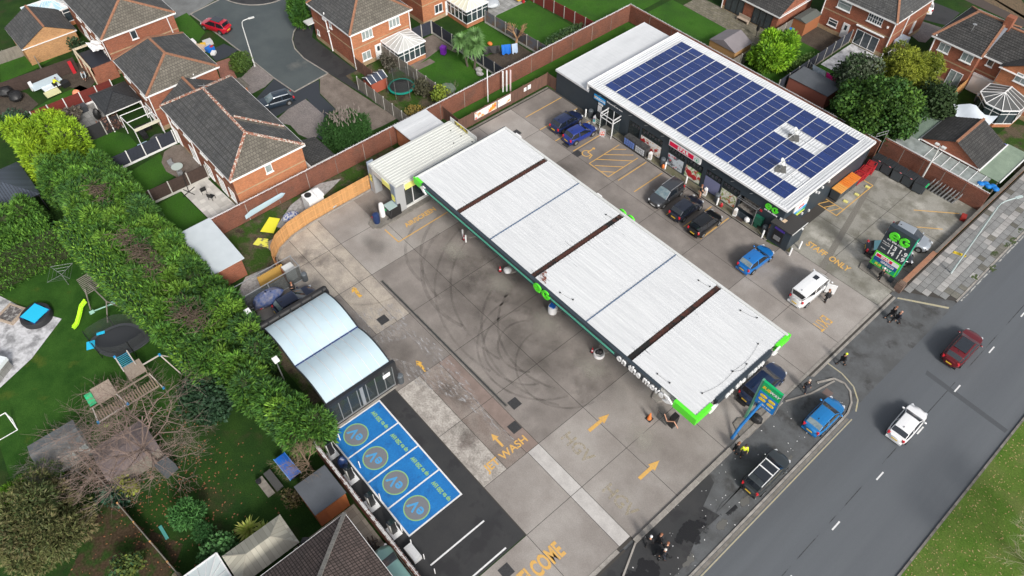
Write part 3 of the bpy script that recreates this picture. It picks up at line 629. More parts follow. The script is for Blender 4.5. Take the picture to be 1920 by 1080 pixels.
def bollard(x, y, label, m=None, h=1.0, r=.09, group=None, top=None):
    T = thing('bollard', label, 'bollard', (x,y,0), 0, group)
    part(T, 'post', MB().lathe((0,0,0), [(r,0),(r,h-.03),(r*.8,h)], 10), m or UPVC, smooth=True)
    if top: part(T, 'band', MB().lathe((0,0,h*.62), [(r+.004,0),(r+.004,.12)], 10), top)
    return T
bollard(-41.95,30.35,'white post left of the traffic cone on the first pump island'); bollard(-41.15,30.1,'white post right of the traffic cone on the first pump island')
def cone(x, y, label, z=0, s=1, plain=False):
    T = thing('traffic_cone', label, 'traffic cone', (x,y,z), 0)
    part(T, 'base', MB().box(-.2*s,.2*s,-.2*s,.2*s,0,.04), RUBBER)
    part(T, 'cone', MB().lathe((0,0,.04), [(.15*s,0),(.03*s,.66*s),(.02*s,.68*s)], 12), ORNG if plain else REDB, smooth=True)
    if not plain: part(T, 'sleeve', MB().lathe((0,0,.04), [(.115*s,.2*s),(.065*s,.46*s)], 12), UPVC, smooth=True)
cone(-41.55,30.2,'red and white traffic cone between two white posts'); cone(-36.0,30.2,'red and white cone by the second pump island')
cone(-23.4,30.2,'dark based cone beside black sacks at the canopy edge', s=.9); cone(-15.5,29.0,'plain orange cone near the road end of the canopy', s=1.35, plain=True)
def lump(name, label, cat, x, y, z, rx, ry, rz, m, k=8, parent=None, group=None):
    mb = MB().ball((x,y,z+rz), rx, ry, rz, 10, k); rg = np.random.default_rng(int(abs(x*100+y*10)))
    mb.v = [(a+rg.normal()*.06*rx, b+rg.normal()*.06*ry, max(z, c+rg.normal()*.05*rz)) for a, b, c in mb.v]
    return single(name, label, cat, mb, m, group, smooth=True)
lump('sand_tub', 'white tub at the end of the second pump island', 'tub', -35.3,30.55,.15,.4,.4,.3,UPVC)
T = thing('pay_unit', 'white drum with bright blue lid at the canopy edge', 'drum', (-29.0,30.6,0)); part(T,'drum',MB().lathe((0,0,0),[(.42,0),(.45,.5),(.4,.9)],14),UPVC,smooth=True); part(T,'lid',MB().obox(0,0,.9,.55,.5,.12,.3),BLUEB)
T = thing('waste_tub', 'white tub full of black sacks at the canopy edge', 'tub', (-22.75,30.4,0)); part(T,'tub',MB().lathe((0,0,0),[(.5,0),(.5,.35),(.42,.36),(.4,.2)],14),UPVC,smooth=True); part(T,'sack',MB().ball((0,.1,.45),.28,.3,.3),BLACK,smooth=True); part(T,'sack',MB().ball((-.15,-.1,.42),.2,.22,.22),BLACK,smooth=True)
mb = MB(); mb.box(-15.2,-14.1,29.5,29.56,.1,1.2)
T = thing('hose_frame', 'clear screen and hose frame behind the orange cone under the canopy corner', 'screen', (-14.6,29.6,0)); part(T,'screen',mb,CLEAR,True); part(T,'pump',MB().box(-14.1,-13.6,29.7,30.3,0,1.5),BLACK,True); part(T,'hose',MB().path([(-14.6,29.6,1.3),(-14.1,29.4,1.0),(-13.6,29.6,1.4),(-13.2,29.8,.6)],.05),SKIN,True)

# ---------------- shop ----------------
T = thing('shop_building', 'large dark grey shop with white roof edges and a field of blue solar panels', 'shop', (-34,62,0))
x0, x1, y0, y1 = -47.9, -21.0, 54.0, 69.3
part(T, 'low_block_wall', MB().box(-53.3,-47.9,54.0,69.3,0,3.05), DARK, True)
part(T, 'low_block_roof', ribbed(MB(), -53.42, -47.9, 53.9, 69.45, 3.1, 1.0, .02, 'x').box(-53.42,-47.9,53.88,53.93,2.9,3.14).box(-53.45,-53.40,53.9,69.45,2.9,3.14), WHITE, True)
# main walls: front wall is built round its window openings
FW = [(-44.9,-42.9,0.0,2.55),(-41.6,-39.9,.35,2.75),(-39.7,-36.9,.15,2.75),(-35.6,-32.9,.15,2.85),(-32.8,-30.1,.15,2.75),(-29.7,-27.4,.15,2.85),(-27.3,-25.0,.15,2.8),(-26.2+1.4,-22.9,.9,2.5)]
FW = [(-44.9,-42.9,0.0,2.55),(-41.6,-39.9,.35,2.75),(-39.7,-36.6,.15,2.75),(-35.7,-33.4,.15,2.75),(-33.2,-31.0,.15,2.75),(-30.6,-28.5,.15,2.85),(-28.4,-26.2,.15,2.75),(-26.0,-23.7,.85,2.45)]
mb = MB(); xs = x0
for a, b, c, d in FW:
    mb.box(xs,a,y0,y0+.25,0,4.0); 
    if c > 0: mb.box(a,b,y0,y0+.25,0,c)
    mb.box(a,b,y0,y0+.25,d,4.0); xs = b
mb.box(xs,x1,y0,y0+.25,0,4.0)
part(T, 'front_wall', mb, DARK, True)
part(T, 'side_wall', MB().box(x1-.25,x1,y0+.25,y1,0,4.0), DARK, True)
part(T, 'back_wall', MB().box(x0,x1,y1-.25,y1,0,4.0).box(x0,x0+.2,y0+.25,y1-.25,3.0,4.0), DARK, True)
part(T, 'interior', MB().box(x0+.3,x1-.3,y0+2.2,y0+2.3,0,3.5).box(x0+.3,x1-.3,y0+.3,y0+2.2,0,.14), mat('shop_interior',(.06,.05,.045),.8,(.16,.12,.08),2.5,.5,.62), True)
ov = .12; RZ = 4.06
rb = MB(); ribbed(rb, x0-ov, x1+ov, y0-ov, y1+ov, RZ-.02, .33, .05, 'y')
part(T, 'roof_sheet', rb, WHITE, True)
part(T, 'roof_edge_trim', MB().box(x0-ov-.03,x1+ov+.03,y0-ov-.12,y0-ov,3.9,4.12).box(x1+ov,x1+ov+.12,y0-ov-.12,y1+ov,3.9,4.14).box(x0-ov-.12,x0-ov,y0-ov-.12,y1+ov,3.3,4.2).box(x0-ov,x1+ov,y1+ov,y1+ov+.1,3.9,4.12), UPVC, True)
cp = MB()
for k in range(4): cp.box(x1-1.05+k*.27,x1-.95+k*.27,y0+.2,y1-.1,RZ+.03,RZ+.07)
part(T, 'roof_flashing', cp, WHITE, True)
# panels: each one a bowed sheet
NX, NY = 14, 12; PX0, PX1, PY0, PY1 = -46.55, -21.95, 54.95, 68.25
dx, dy = (PX1-PX0)/NX, (PY1-PY0)/NY
holes = {(10,7),(10,8),(11,7),(11,8),(12,7),(12,8),(12,2),(12,3),(13,2),(13,3)}
pms = []
for v in range(3):
    mb = MB(); K = 6; W_, H_ = dx-.085, dy-.045; sag = (.01,.03,.055)[v]; P = []
    for i in range(K+1):
        for j in range(2): P.append((W_*i/K, H_*j, .10-sag*.5*math.sin(math.pi*i/K)+(.012 if j else 0)))
    mb.add(P, [(2*i,2*i+2,2*i+3,2*i+1) for i in range(K)]); pms.append(mesh('solar_panel', mb, PV, smooth=True))
fr = MB()
for i in range(NX+1):
    w_ = .036; fr.box(PX0+i*dx-w_,PX0+i*dx+w_-.006,PY0,PY1,RZ+.05,RZ+.125)
part(T, 'panel_rail', fr, UPVC, True)
fr = MB()
for j in range(NY+1): fr.box(PX0,PX1,PY0+j*dy-.018,PY0+j*dy+.006,RZ+.03,RZ+.092)
part(T, 'panel_cross_rail', fr, WHITE, True, kind=None)
for i in range(NX):
    for j in range(NY):
        if (i,j) in holes: continue
        if i > 11 and j > 9 and False: continue
        o = link('solar_panel', pms[int(RNG.integers(0,3))], T, (PX0+i*dx+.042-T.location.x, PY0+j*dy+.018-T.location.y, RZ+.0))
        o.rotation_euler = (float(RNG.normal()*.005), float(RNG.normal()*.004), 0)
def dish(x, y, label):
    D = thing('satellite_dish', label, 'satellite dish', (x,y,RZ+.03), .6)
    part(D, 'paving_base', MB().box(-.55,-.03,-.55,-.03,0,.07).box(.03,.55,-.55,-.03,0,.07).box(-.55,-.03,.03,.55,0,.07).box(.03,.55,.03,.55,0,.07), mat('dark_slab',(.12,.12,.115),.9,fine=.2))
    part(D, 'mast', MB().tube((0,0,.07),(0,0,1.0),.035), STEEL)
    mb = MB(); n = 14; c = Vector((0,0,.95)); d = Vector((.75,-.2,.62)).normalized(); a = d.orthogonal().normalized(); b = d.cross(a); P = [tuple(c-d*.1)]
    for rr_, o_ in ((.25,-.07),(.45,.03)):
        for i in range(n): t = 2*math.pi*i/n; P.append(tuple(c+(a*math.cos(t)+b*math.sin(t))*rr_+d*o_))
    mb.add(P, [(0,1+i,1+(i+1)%n) for i in range(n)]+[(1+i,1+n+i,1+n+(i+1)%n,1+(i+1)%n) for i in range(n)])
    part(D, 'reflector', mb, WHITEO, smooth=True); part(D, 'arm', MB().tube(c-d*.1,c+d*.6,.02).box(c.x+d.x*.6-.05,c.x+d.x*.6+.05,c.y+d.y*.6-.05,c.y+d.y*.6+.05,c.z+d.z*.6-.05,c.z+d.z*.6+.08), GREYM)
dish(-26.9,63.4,'white satellite dish in the larger gap among the roof panels'); dish(-24.9,58.3,'satellite dish in the gap of the roof panels nearest the corner logo')
# windows with posters, each window a part
POST = {'green': mat('veg_poster',(.7,.7,.62),.5,(.15,.35,.05),2.2,.5,.56,c3=(.5,.03,.03),n3=1.2,lo3=.55,hi3=.58,fine=0), 'gl': mat('glasses_poster',(.55,.6,.65),.5,(.08,.09,.11),1.6,.48,.56,c3=(.6,.1,.12),n3=1.8,lo3=.62,hi3=.65,fine=0),
 'pizza': mat('food_poster',(.75,.72,.70),.5,(.6,.35,.12),3.0,.55,.6,c3=(.45,.02,.02),n3=1.3,lo3=.57,hi3=.6,fine=0), 'lav': mat('lavender_board',(.17,.18,.30),.6,fine=0), 'salad': mat('salad_poster',(.72,.70,.62),.5,(.28,.35,.08),3.5,.5,.55,c3=(.5,.12,.05),n3=2.2,lo3=.58,hi3=.61,fine=0)}
for k, (a, b, c, d) in enumerate(FW):
    if k == 7: continue
    F_ = MB(); F_.box(a,a+.06,y0+.05,y0+.16,c,d).box(b-.06,b,y0+.05,y0+.16,c,d).box(a+.06,b-.06,y0+.05,y0+.16,d-.06,d)
    if c > 0: F_.box(a+.06,b-.06,y0+.05,y0+.16,c,c+.06)
    if k == 0: F_.box(-43.95,-43.87,y0+.05,y0+.16,0,d-.06)
    w_ = part(T, 'entrance_frame' if k == 0 else 'shop_window', F_, UPVC if k in (0,) else DARKM, True)
    g_ = part(w_, 'pane', MB().box(a+.06,b-.06,y0+.09,y0+.11,c+.06*(c>0),d-.06), CLEAR, True)
    if k in (2,3,4,5,6):
        pm = {2:'pizza',3:'gl',4:'green',5:'lav',6:'salad'}[k]
        part(w_, 'poster', MB().box(a+.08,b-.08,y0+.02,y0+.035,c+.08,c+(d-c)*(.62 if k != 5 else .68)), POST[pm], True)
part(T, 'poster_tomato', MB().lathe((-32.6,y0+.012,1.0),[(.01,-.4),(.36,-.2),(.42,.05),(.25,.3),(.02,.33)],12,0,1,.05), REDB, True, smooth=True); part(T, 'poster_tomato', MB().lathe((-31.85,y0+.008,.75),[(.01,-.36),(.34,-.16),(.38,.05),(.22,.28),(.02,.3)],12,0,1,.05), REDB, True, smooth=True)
part(T, 'window_shelf_goods', (lambda m: [m.ball((x, y0+.55, 1.9+.1*math.sin(x*7)), .16, .12, .22, 7, 4) for x in np.arange(-41.3,-26.4,.42)][-1])(MB()), mat('goods',(.55,.5,.5),.6,(.3,.12,.2),4,.45,.55,fine=.3), True, kind='stuff')
# cantilevered serving counter window
part(T, 'hatch_frame', MB().box(-26.1,-23.6,y0-.55,y0-.5,2.3,2.36).box(-26.1,-26.04,y0-.55,y0,2.3,2.36).box(-23.66,-23.6,y0-.55,y0,2.3,2.36).box(-26.1,-26.04,y0-.55,y0-.49,.1,2.3).box(-23.66,-23.6,y0-.55,y0-.49,.1,2.3).box(-26.1,-23.6,y0-.3,y0-.27,2.32,2.36), STEEL, True)
part(T, 'hatch_recess', MB().box(-26.0,-23.7,y0+.9,y0+.95,.85,2.5).box(-26.0,-23.7,y0,y0+.9,.80,.86), mat('counter',(.30,.28,.25),.6,(.12,.1,.09),4,.45,.6), True)
part(T, 'hatch_panel', MB().box(-26.04,-23.66,y0-.5,y0-.44,.1,.85), DARK, True)
part(T, 'awning_frame', (lambda m: ([m.tube(p,q,.045,n=4) for p,q in (((-44.6,y0-.1,2.6),(-44.6,y0-1.4,2.6)),((-42.7,y0-.1,2.6),(-42.7,y0-1.4,2.6)),((-44.6,y0-1.4,2.6),(-42.7,y0-1.4,2.6)),((-44.6,y0-1.4,2.6),(-44.6,y0-1.4,2.1)),((-42.7,y0-1.4,2.6),(-42.7,y0-1.4,0)),((-44.6,y0-1.4,2.1),(-42.7,y0-1.4,2.1)),((-44.6,y0-.1,2.1),(-44.6,y0-1.4,2.1)),((-42.7,y0-.1,2.1),(-42.7,y0-1.4,2.1)))], m)[1])(MB()), UPVC, True)
part(T, 'open_door', MB().box(-44.9,-44.84,y0-1.0,y0-.05,.05,2.2).box(-42.96,-42.9,y0-1.0,y0-.05,.05,2.2), CLEAR, True)
part(T, 'door_stile', MB().box(-44.9,-44.84,y0-1.06,y0-1.0,.05,2.2).box(-42.96,-42.9,y0-1.06,y0-1.0,.05,2.2).box(-44.9,-44.84,y0-1.0,y0-.05,2.14,2.2).box(-42.96,-42.9,y0-1.0,y0-.05,2.14,2.2), UPVC, True)
letter(T, 'Welcome to our store', (-43.9,y0-.01,3.15), (1,0,0), (0,0,1), .26, UPVC, .01, .004)
# signs on the shop
def sign(name, label, x0, x1, z0, z1, y, m, t=.12):
    return thing(name, label, 'sign', ((x0+x1)/2, y, z0))
Sg = thing('shop_sign', 'blue GREGGS board high on the dark wall above the navy cars', 'sign', (-46.1,54,2.9))
part(Sg, 'board', MB().box(-47.0,-44.9-.4,53.86,53.98,2.62,3.22), mat('sign_blue',(.01,.28,.65),.4), True); letter(Sg,'GREGGS',(-46.0,53.85,2.92),(1,0,0),(0,0,1),.42,UPVC,.006,.012,1,1.0)
part(Sg,'square_emblem',MB().box(-46.92,-46.8,53.85,53.86,2.95,3.07).box(-46.77,-46.65,53.85,53.86,2.95,3.07).box(-46.92,-46.8,53.85,53.86,2.8,2.92).box(-46.77,-46.65,53.85,53.86,2.8,2.92),mat('gold',(.75,.45,.05),.5),True)
single('wall_notice','small white notice board under the blue bakery sign','notice', MB().box(-46.3,-45.75,53.93,53.99,1.2,2.0).box(-46.3,-45.6,53.93,53.99,2.15,2.45), UPVC)
Sg = thing('shop_sign', 'long white and red SPAR board with green tree emblem over the windows', 'sign', (-33.6,54,2.9))
part(Sg,'board',MB().box(-35.7,-31.4,53.82,53.98,2.9,3.62),UPVC,True); part(Sg,'red_field',MB().box(-35.6,-32.35,53.80,53.82,3.0,3.52),mat('sign_red',(.72,.0,.06),.4),True)
letter(Sg,'SPAR',(-33.75,53.79,3.26),(1,0,0),(0,0,1),.56,UPVC,.006,.02,1,1.25)
mb = MB(); 
for i in range(18):
    t0,t1 = 2*math.pi*i/18, 2*math.pi*(i+1)/18; mb.add([(-31.88+r_*math.cos(t),53.80,3.26+r_*math.sin(t)) for r_,t in ((.25,t0),(.29,t0),(.29,t1),(.25,t1))],[(0,1,2,3)])
mb.add([(-32.0,53.8,3.14),(-31.76,53.8,3.14),(-31.88,53.8,3.44)],[(0,1,2)]).add([(-31.9,53.8,3.06),(-31.86,53.8,3.06),(-31.86,53.8,3.14),(-31.9,53.8,3.14)],[(0,1,2,3)])
part(Sg,'tree_emblem',mb,mat('sign_green',(.0,.35,.16),.4),True)
Sg = thing('shop_sign', 'round green characters with white words beneath near the shop corner', 'sign', (-22.4,54,2.4))
eg_logo(Sg, (-22.45,53.98,3.15), (1,0,0), (0,0,1), .72, .1); letter(Sg,'on the move',(-22.4,53.95,2.62),(1,0,0),(0,0,1),.30,UPVC,.02,.008)
Sg = thing('shop_sign', 'white panel of brand stripes on the side wall beside the corner kiosk', 'sign', (-20.95,56.8,1.5))
part(Sg,'board',MB().box(-20.99,-20.9,55.7,58.0,1.5,3.3),UPVC,True); part(Sg,'blue_band',MB().box(-20.9,-20.885,55.7,58.0,2.05,2.4),mat('sign_blue'  ,(0,0,0)),True); part(Sg,'green_band',MB().box(-20.9,-20.885,55.7,58.0,1.68,2.0),mat('sign_green',(0,0,0)),True); part(Sg,'yellow_band',MB().box(-20.9,-20.885,55.7,58.0,1.5,1.64),YELB,True)
letter(Sg,'SPAR',(-20.88,56.9,2.75),(0,1,0),(0,0,1),.42,mat('sign_red',(0,0,0)),.004,.01); letter(Sg,'GREGGS',(-20.88,56.9,2.22),(0,1,0),(0,0,1),.26,UPVC,.004); letter(Sg,'SUBWAY',(-20.88,56.9,1.84),(0,1,0),(0,0,1),.26,YELB,.004)
mb = MB()
for yy, zz in ((59.2,3.0),(60.4,2.9),(61.4,3.1),(60.0,2.4),(57.9,.8),(59.4,.25)): mb.box(-21.0,-20.86,yy,yy+.18,zz,zz+.24)
single('wall_lamps','row of small white lamps and boxes on the dark side wall','wall lamp',mb,UPVC)
mb = MB()
for x in np.arange(-46,-22,2.35): mb.tube((x,53.98,3.45),(x-.12,53.55,3.6),.02,n=5)
single('wall_spotlights','row of thin grey swan-neck lamps along the shop front','lamp',mb,STEEL)
K = thing('cash_kiosk', 'dark corner kiosk with black flat roof and purple-topped cash machine', 'kiosk', (-20.3,54.6,0))
part(K,'wall',MB().box(-21.6,-19.3,53.2,53.9,0,2.35).box(-21.0,-19.3,53.9,55.6,0,2.35),DARK,True); part(K,'roof',MB().box(-21.7,-19.2,53.1,53.88,2.35,2.5).box(-20.98,-19.2,53.88,55.7,2.35,2.5),mat('kiosk_roof',(.04,.038,.037),.7),True); part(K,'edge_trim',MB().box(-19.2,-19.16,53.1,55.7,2.4,2.53),WHITEO,True)
part(K,'screen',MB().box(-21.1,-20.0,53.13,53.195,.5,2.0),BLACK,True); part(K,'header',MB().box(-21.1,-20.0,53.11,53.19,2.01,2.25),mat('purple',(.06,.03,.25),.5),True); part(K,'keypad_panel',MB().box(-20.9,-20.2,53.08,53.13,.75,1.25),STEEL,True)
letter(K,'FREE',(-20.55,53.10,2.12),(1,0,0),(0,0,1),.16,UPVC,.004) if False else None
part(K,'lamp',MB().box(-19.3,-19.15,55.0,55.2,1.9,2.05),UPVC,True); part(K,'sticker',MB().box(-21.05,-20.65,53.9,54.4,2.505,2.52),mat('cream_box',(.6,.45,.3),.7),True)
# things on the shop walkway
def ibox(name,label,cat,x,y,sx,sy,h,m,z=.12): return single(name,label,cat,MB().obox(x,y,z,sx,sy,h,0),m)
T = thing('display_stand','black wire stand stacked with blue drums and water packs outside the shop','display stand',(-39.8,53.3,.12))
part(T,'frame',MB().box(-41.1,-37.9,52.95,53.75,.12,1.3),mat('black_rack',(.03,.03,.032),.6,(.08,.08,.08),4),True)
part(T,'goods',(lambda m:[m.box(-41.0+i*.3,-40.77+i*.3,52.9,52.97,.3+j*.28,.52+j*.28) for i in range(5) for j in range(3)][-1])(MB()),mat('blue_goods',(.12,.2,.5),.5),True,kind='stuff')
part(T,'goods',(lambda m:[m.box(-39.3+i*.26,-39.1+i*.26,52.9,52.97,.3+j*.28,.50+j*.28) for i in range(5) for j in range(3)][-1])(MB()),mat('pale_goods',(.5,.52,.55),.5),True,kind='stuff')
T = thing('display_stand','small stand of mixed green and white goods by the open shop door','display stand',(-45.4,53.3,.1))
part(T,'shelf',MB().box(-46.0,-44.9,53.2,53.8,.1,1.2),BLACK,True); part(T,'goods',(lambda m:[m.ball((-45.9+.12*i,53.15,.35+.25*j),.07,.06,.1,6,4) for i in range(9) for j in range(3)][-1])(MB()),mat('green_goods',(.35,.45,.3),.6,(.6,.6,.55),6,.4,.6),True,kind='stuff')
def litter_bin(x,y,label,z=.12,m=None,h=1.0,r=.28):
    T = thing('litter_bin',label,'bin',(x,y,z)); part(T,'drum',MB().lathe((0,0,0),[(r,0),(r,h*.78),(r*1.08,h*.8),(r*1.08,h*.9)],14),m or mat('bin_grey',(.07,.08,.09),.5),smooth=True); part(T,'lid',MB().lathe((0,0,h*.9),[(r*1.05,0),(r*.8,h*.12),(.03,h*.16)],14),mat('bin_lid',(.10,.115,.13),.5),smooth=True); return T
litter_bin(-35.8,53.55,'dark round bin between the two shop window groups'); litter_bin(-28.3,53.6,'dark round bin beneath the lavender window board'); litter_bin(-22.2,53.6,'dark round bin beside the standing man at the shop corner'); litter_bin(-47.0,53.6,'grey round bin by the white post near the navy car'); 
litter_bin(G(573,525)[0],G(573,525)[1],'grey round bin by the glass bay of the jet wash',0); litter_bin(G(752,716)[0],G(752,716)[1],'grey round bin at the corner of the curved-roof wash',0,h=1.1)
for x,y,l in ((-47.5,53.3,'white post by the grey bin outside the low dark wall'),(-35.2,53.35,'white post beside the bin between the shop windows'),(-32.2,53.3,'white post under the tomato window poster'),(-27.9,53.2,'white post in front of the bin below the lavender board'),(-21.95,53.0,'white post in front of the bin at the shop corner'),(-18.6,54.6,'white post on the side away from the road by the kiosk'),(-18.7,53.1,'white post nearest the STAFF lettering')): bollard(x,y,l,h=1.05)
def obelisk(x,y,label,m=None):
    T = thing('pavement_sign',label,'sign',(x,y,.12),.2); part(T,'body',MB().add([(-.2,-.15,0),(.2,-.15,0),(.2,.15,0),(-.2,.15,0),(-.18,-.13,.85),(.18,-.13,.85),(.18,.13,.85),(-.18,.13,.85),(0,0,1.15)],[(0,1,5,4),(1,2,6,5),(2,3,7,6),(3,0,4,7),(4,5,8),(5,6,8),(6,7,8),(7,4,8)]),UPVC); part(T,'panel',MB().box(-.15,.15,-.165,-.155,.2,.75),m or mat('panel_tan',(.6,.55,.5),.5)); return T
obelisk(-37.4,53.3,'white pointed sign between the black stand and the bins'); obelisk(-29.7,53.4,'white pointed sign behind the man outside the shop'); obelisk(-25.7,53.35,'white pointed sign by the serving hatch, nearest the black car')
obelisk(-45.9,53.2,'tall slim coloured sign beside the blue hatchback',mat('multi',(.1,.5,.5),.5,(.5,.1,.3),3,.45,.55))
T = thing('a_board','white and red A-board standing on the yard by the shop door','sign',(-43.75,52.3,.01),.3); part(T,'panel',MB().add([(-.35,-.2,0),(.35,-.2,0),(.35,0,1.0),(-.35,0,1.0)],[(0,1,2,3),(3,2,1,0)]).add([(-.35,.2,0),(.35,.2,0),(.35,0.01,1.0),(-.35,0.01,1.0)],[(0,1,2,3),(3,2,1,0)]),UPVC); part(T,'print',MB().add([(-.28,-.185,.1),(.28,-.185,.1),(.28,-.06,.75),(-.28,-.06,.75)],[(0,1,2,3)]),mat('redtan',(.6,.1,.05),.5,(.7,.7,.7),5,.45,.55))
T = thing('post_box','dark green padlocked cabinet leaning by the shop corner','cabinet',(-23.2,53.7,.12)); part(T,'cabinet',MB().box(-.45,.45,-.2,.2,.55,1.45),mat('dkgreen',(.01,.10,.06),.5)); part(T,'leg',MB().box(-.3,.1,-.15,.15,0,.55),mat('dkgreen',(0,0,0)))
lump('plastic_bag','small heap of white plastic bags on the shop walkway','bags',-24.3,53.5,.12,.3,.25,.35,UPVC); ibox('door_mat','small dark mat set in the walkway by the serving hatch','mat',-25.1,53.4,1.0,.6,.02,mat('brownmat',(.05,.035,.03),.9))
single('fire_point','small red and white fire call point on the dark front wall','sign',MB().box(-23.55,-23.3,53.93,53.99,2.0,2.25),REDB)
single('wall_shield','small white shield badge beside the corner kiosk','badge',MB().box(-21.3,-21.05,53.93,53.99,2.5,2.75),UPVC)
T = thing('accessible_sign','dark round-topped board with white wheelchair symbol by the shop door','sign',(-45.4,53.9,.5)); part(T,'board',MB().box(-45.55,-44.95,53.93,53.99,.6,1.6),BLACK,True); part(T,'print',MB().box(-45.45,-45.1,53.915,53.93,.7,1.1).box(-45.4,-45.05,53.915,53.93,1.3,1.5),mat('mintprint',(.3,.5,.4),.5,(.02,.02,.02),9,.45,.55),True)
for i,(x,y) in enumerate(((-27.4,53.35),(-37.0,53.3))): lump('wrapped_goods',['small bright goods beside the bin by the car','small orange sack beside the white post'][i],'goods',x+1.6*i,y-.1,.12,.18,.15,.3,ORNG if i else REDB)
# big bins and trolleys
def wheelie(name,label,x,y,rz,body,lid,sx=1.25,sy=1.0,h=1.15,group=None,open_=False,cat='wheeled bin'):
    T = thing(name,label,cat,(x,y,.01),rz,group)
    part(T,'body',MB().add([(-sx*.43,-sy*.40,.12),(sx*.43,-sy*.40,.12),(sx*.43,sy*.40,.12),(-sx*.43,sy*.40,.12),(-sx/2,-sy/2,h),(sx/2,-sy/2,h),(sx/2,sy/2,h),(-sx/2,sy/2,h)],[(0,3,2,1),(4,5,6,7),(0,1,5,4),(1,2,6,5),(2,3,7,6),(3,0,4,7)]),body)
    l_ = MB().box(-sx*.52,sx*.52,-sy*.53,sy*.50,h,h+.09)
    if sx > 1: [l_.box(-sx*.5+i*sx/4,-sx*.5+i*sx/4+.04,-sy*.5,sy*.48,h+.09,h+.13) for i in range(1,4)]
    part(T,'lid',l_,lid)
    for a,b in ((-1,-1),(1,-1),(1,1),(-1,1)): part(T,'wheel',MB().tube((a*sx*.38-.03,b*sy*.33,.08),(a*sx*.38+.03,b*sy*.33,.08),.08,n=8),RUBBER)
    return T
BG = mat('bin_dark_grey',(.055,.065,.075),.5); BL = mat('bin_lid_black',(.025,.027,.030),.45)
for i in range(5): 
    t_ = wheelie('wheeled_bin',['dark four-wheeled bin closest to the shop side wall','second dark four-wheeled bin in the row under the brick wall','middle dark four-wheeled bin in the row of five','fourth dark four-wheeled bin in the row under the brick wall','dark four-wheeled bin nearest the lamp post with blue scrap on it'][i],-20.2+i*1.25,71.15+.08*(i%2),.05*((-1)**i),BG,BL,1.15,1.15,1.3,'dark four-wheeled bins by the brick wall')
    if i < 4: single('bin_sticker','small pink sticker on the rim of the '+('dark bin closest to the shop','second dark bin from the shop','middle dark bin of five','fourth dark bin from the shop')[i],'sticker',MB().box(-20.0+i*1.25,-19.8+i*1.25,70.5,70.6,1.405,1.415),mat('pinkst',(.7,.2,.2),.5),'pink stickers on the dark bins')
wheelie('wheeled_bin','small dark bin with bright green lid at the foot of the lamp post',-14.9,71.2,.1,BG,GRNB,.75,.8,1.1)
T = None
OL = mat('orange_bin_lid',(.70,.22,.03),.5,(.62,.17,.03),3)
OLP = mat('faded_orange_bin_lid',(.70,.34,.08),.5,(.66,.3,.07),3)
wheelie('wheeled_bin','faded orange lidded bin at the near end beside the hatched yellow box',-20.35,63.6,math.pi/2,BG,OLP,1.2,1.1,1.35); wheelie('wheeled_bin','middle orange lidded bin against the side wall',-20.35,64.85,math.pi/2,BG,OL,1.2,1.1,1.35); wheelie('wheeled_bin','orange lidded bin next to the red trolleys',-20.35,66.1,math.pi/2,BG,OL,1.2,1.1,1.35)
for i in range(3):
    T = thing('roll_cage',['red folded cage trolley next to the orange bins','red cage trolley in the middle of the red stack','red cage trolley farthest from the road'][i],'trolley',(-20.35,67.5+i*1.25,.01),.1*i,'red trolleys by the side wall')
    mb = MB(); 
    for a in (-.45,.45):
        for b in (-.55,.55): mb.tube((a,b,0),(a,b,1.0),.03,n=5)
    for zz in (.15,.55,1.0):
        for p,q in (((-.45,-.55),(.45,-.55)),((.45,-.55),(.45,.55)),((.45,.55),(-.45,.55)),((-.45,.55),(-.45,-.55))): mb.tube((*p,zz),(*q,zz),.03,n=5)
    part(T,'frame',mb,REDB); part(T,'tray',MB().box(-.44,.44,-.54,.54,.55,.60).box(-.43,.43,-.53,.53,.15,.2).box(-.3,.2,-.4,.4,.95+.02*i,1.0+.02*i),mat('dark_red',(.22,.01,.012),.6,(.35,.02,.02),4))
T = thing('barrier_stack','stack of grey interlocking pallets and barriers leaning by the brick wall','barriers',(-13.3,72.6,0))
for i in range(9): part(T,'barrier',MB().add([(-14.9+i*.38,72.1,.03),(-14.75+i*.38,72.1,.03),(-14.4+i*.38,72.15,1.25),(-14.55+i*.38,72.15,1.25),(-14.9+i*.38,73.0-.1,.03),(-14.85+i*.38,72.9,.03),(-14.5+i*.38,72.9,1.15),(-14.55+i*.38,72.9,1.15)],[(0,3,2,1),(4,5,6,7),(0,1,5,4),(1,2,6,5),(2,3,7,6),(3,0,4,7)]),mat('grey_plastic',(.30,.305,.31),.5,(.2,.2,.2),8,rnd=.2),True)
for i,(x,y) in enumerate(((-19.3,63.9),(-19.1,65.7),(-19.0,67.6))): single('wheel_stop',['yellow ground block nearest the hatched box','middle yellow ground block in the bin bay','yellow ground block at the far corner of the bin bay'][i],'wheel stop',MB().obox(x,y,.01,.45,.3,.12,.1),mat('pale_yellow',(.65,.6,.2),.6),'yellow blocks in the bin bay')
# back rail by shop
T = thing('guard_rail','short galvanised rail behind the shop roof corner','rail',(-20.6,71,0)); part(T,'rail',MB().tube((-21.4,70.6,3.8),(-20.9,72,3.8),.03).tube((-21.4,70.6,4.2),(-20.9,72,4.2),.03).tube((-21.4,70.6,0),(-21.4,70.6,4.2),.03).tube((-20.9,72,0),(-20.9,72,4.2),.03),STEEL,True)
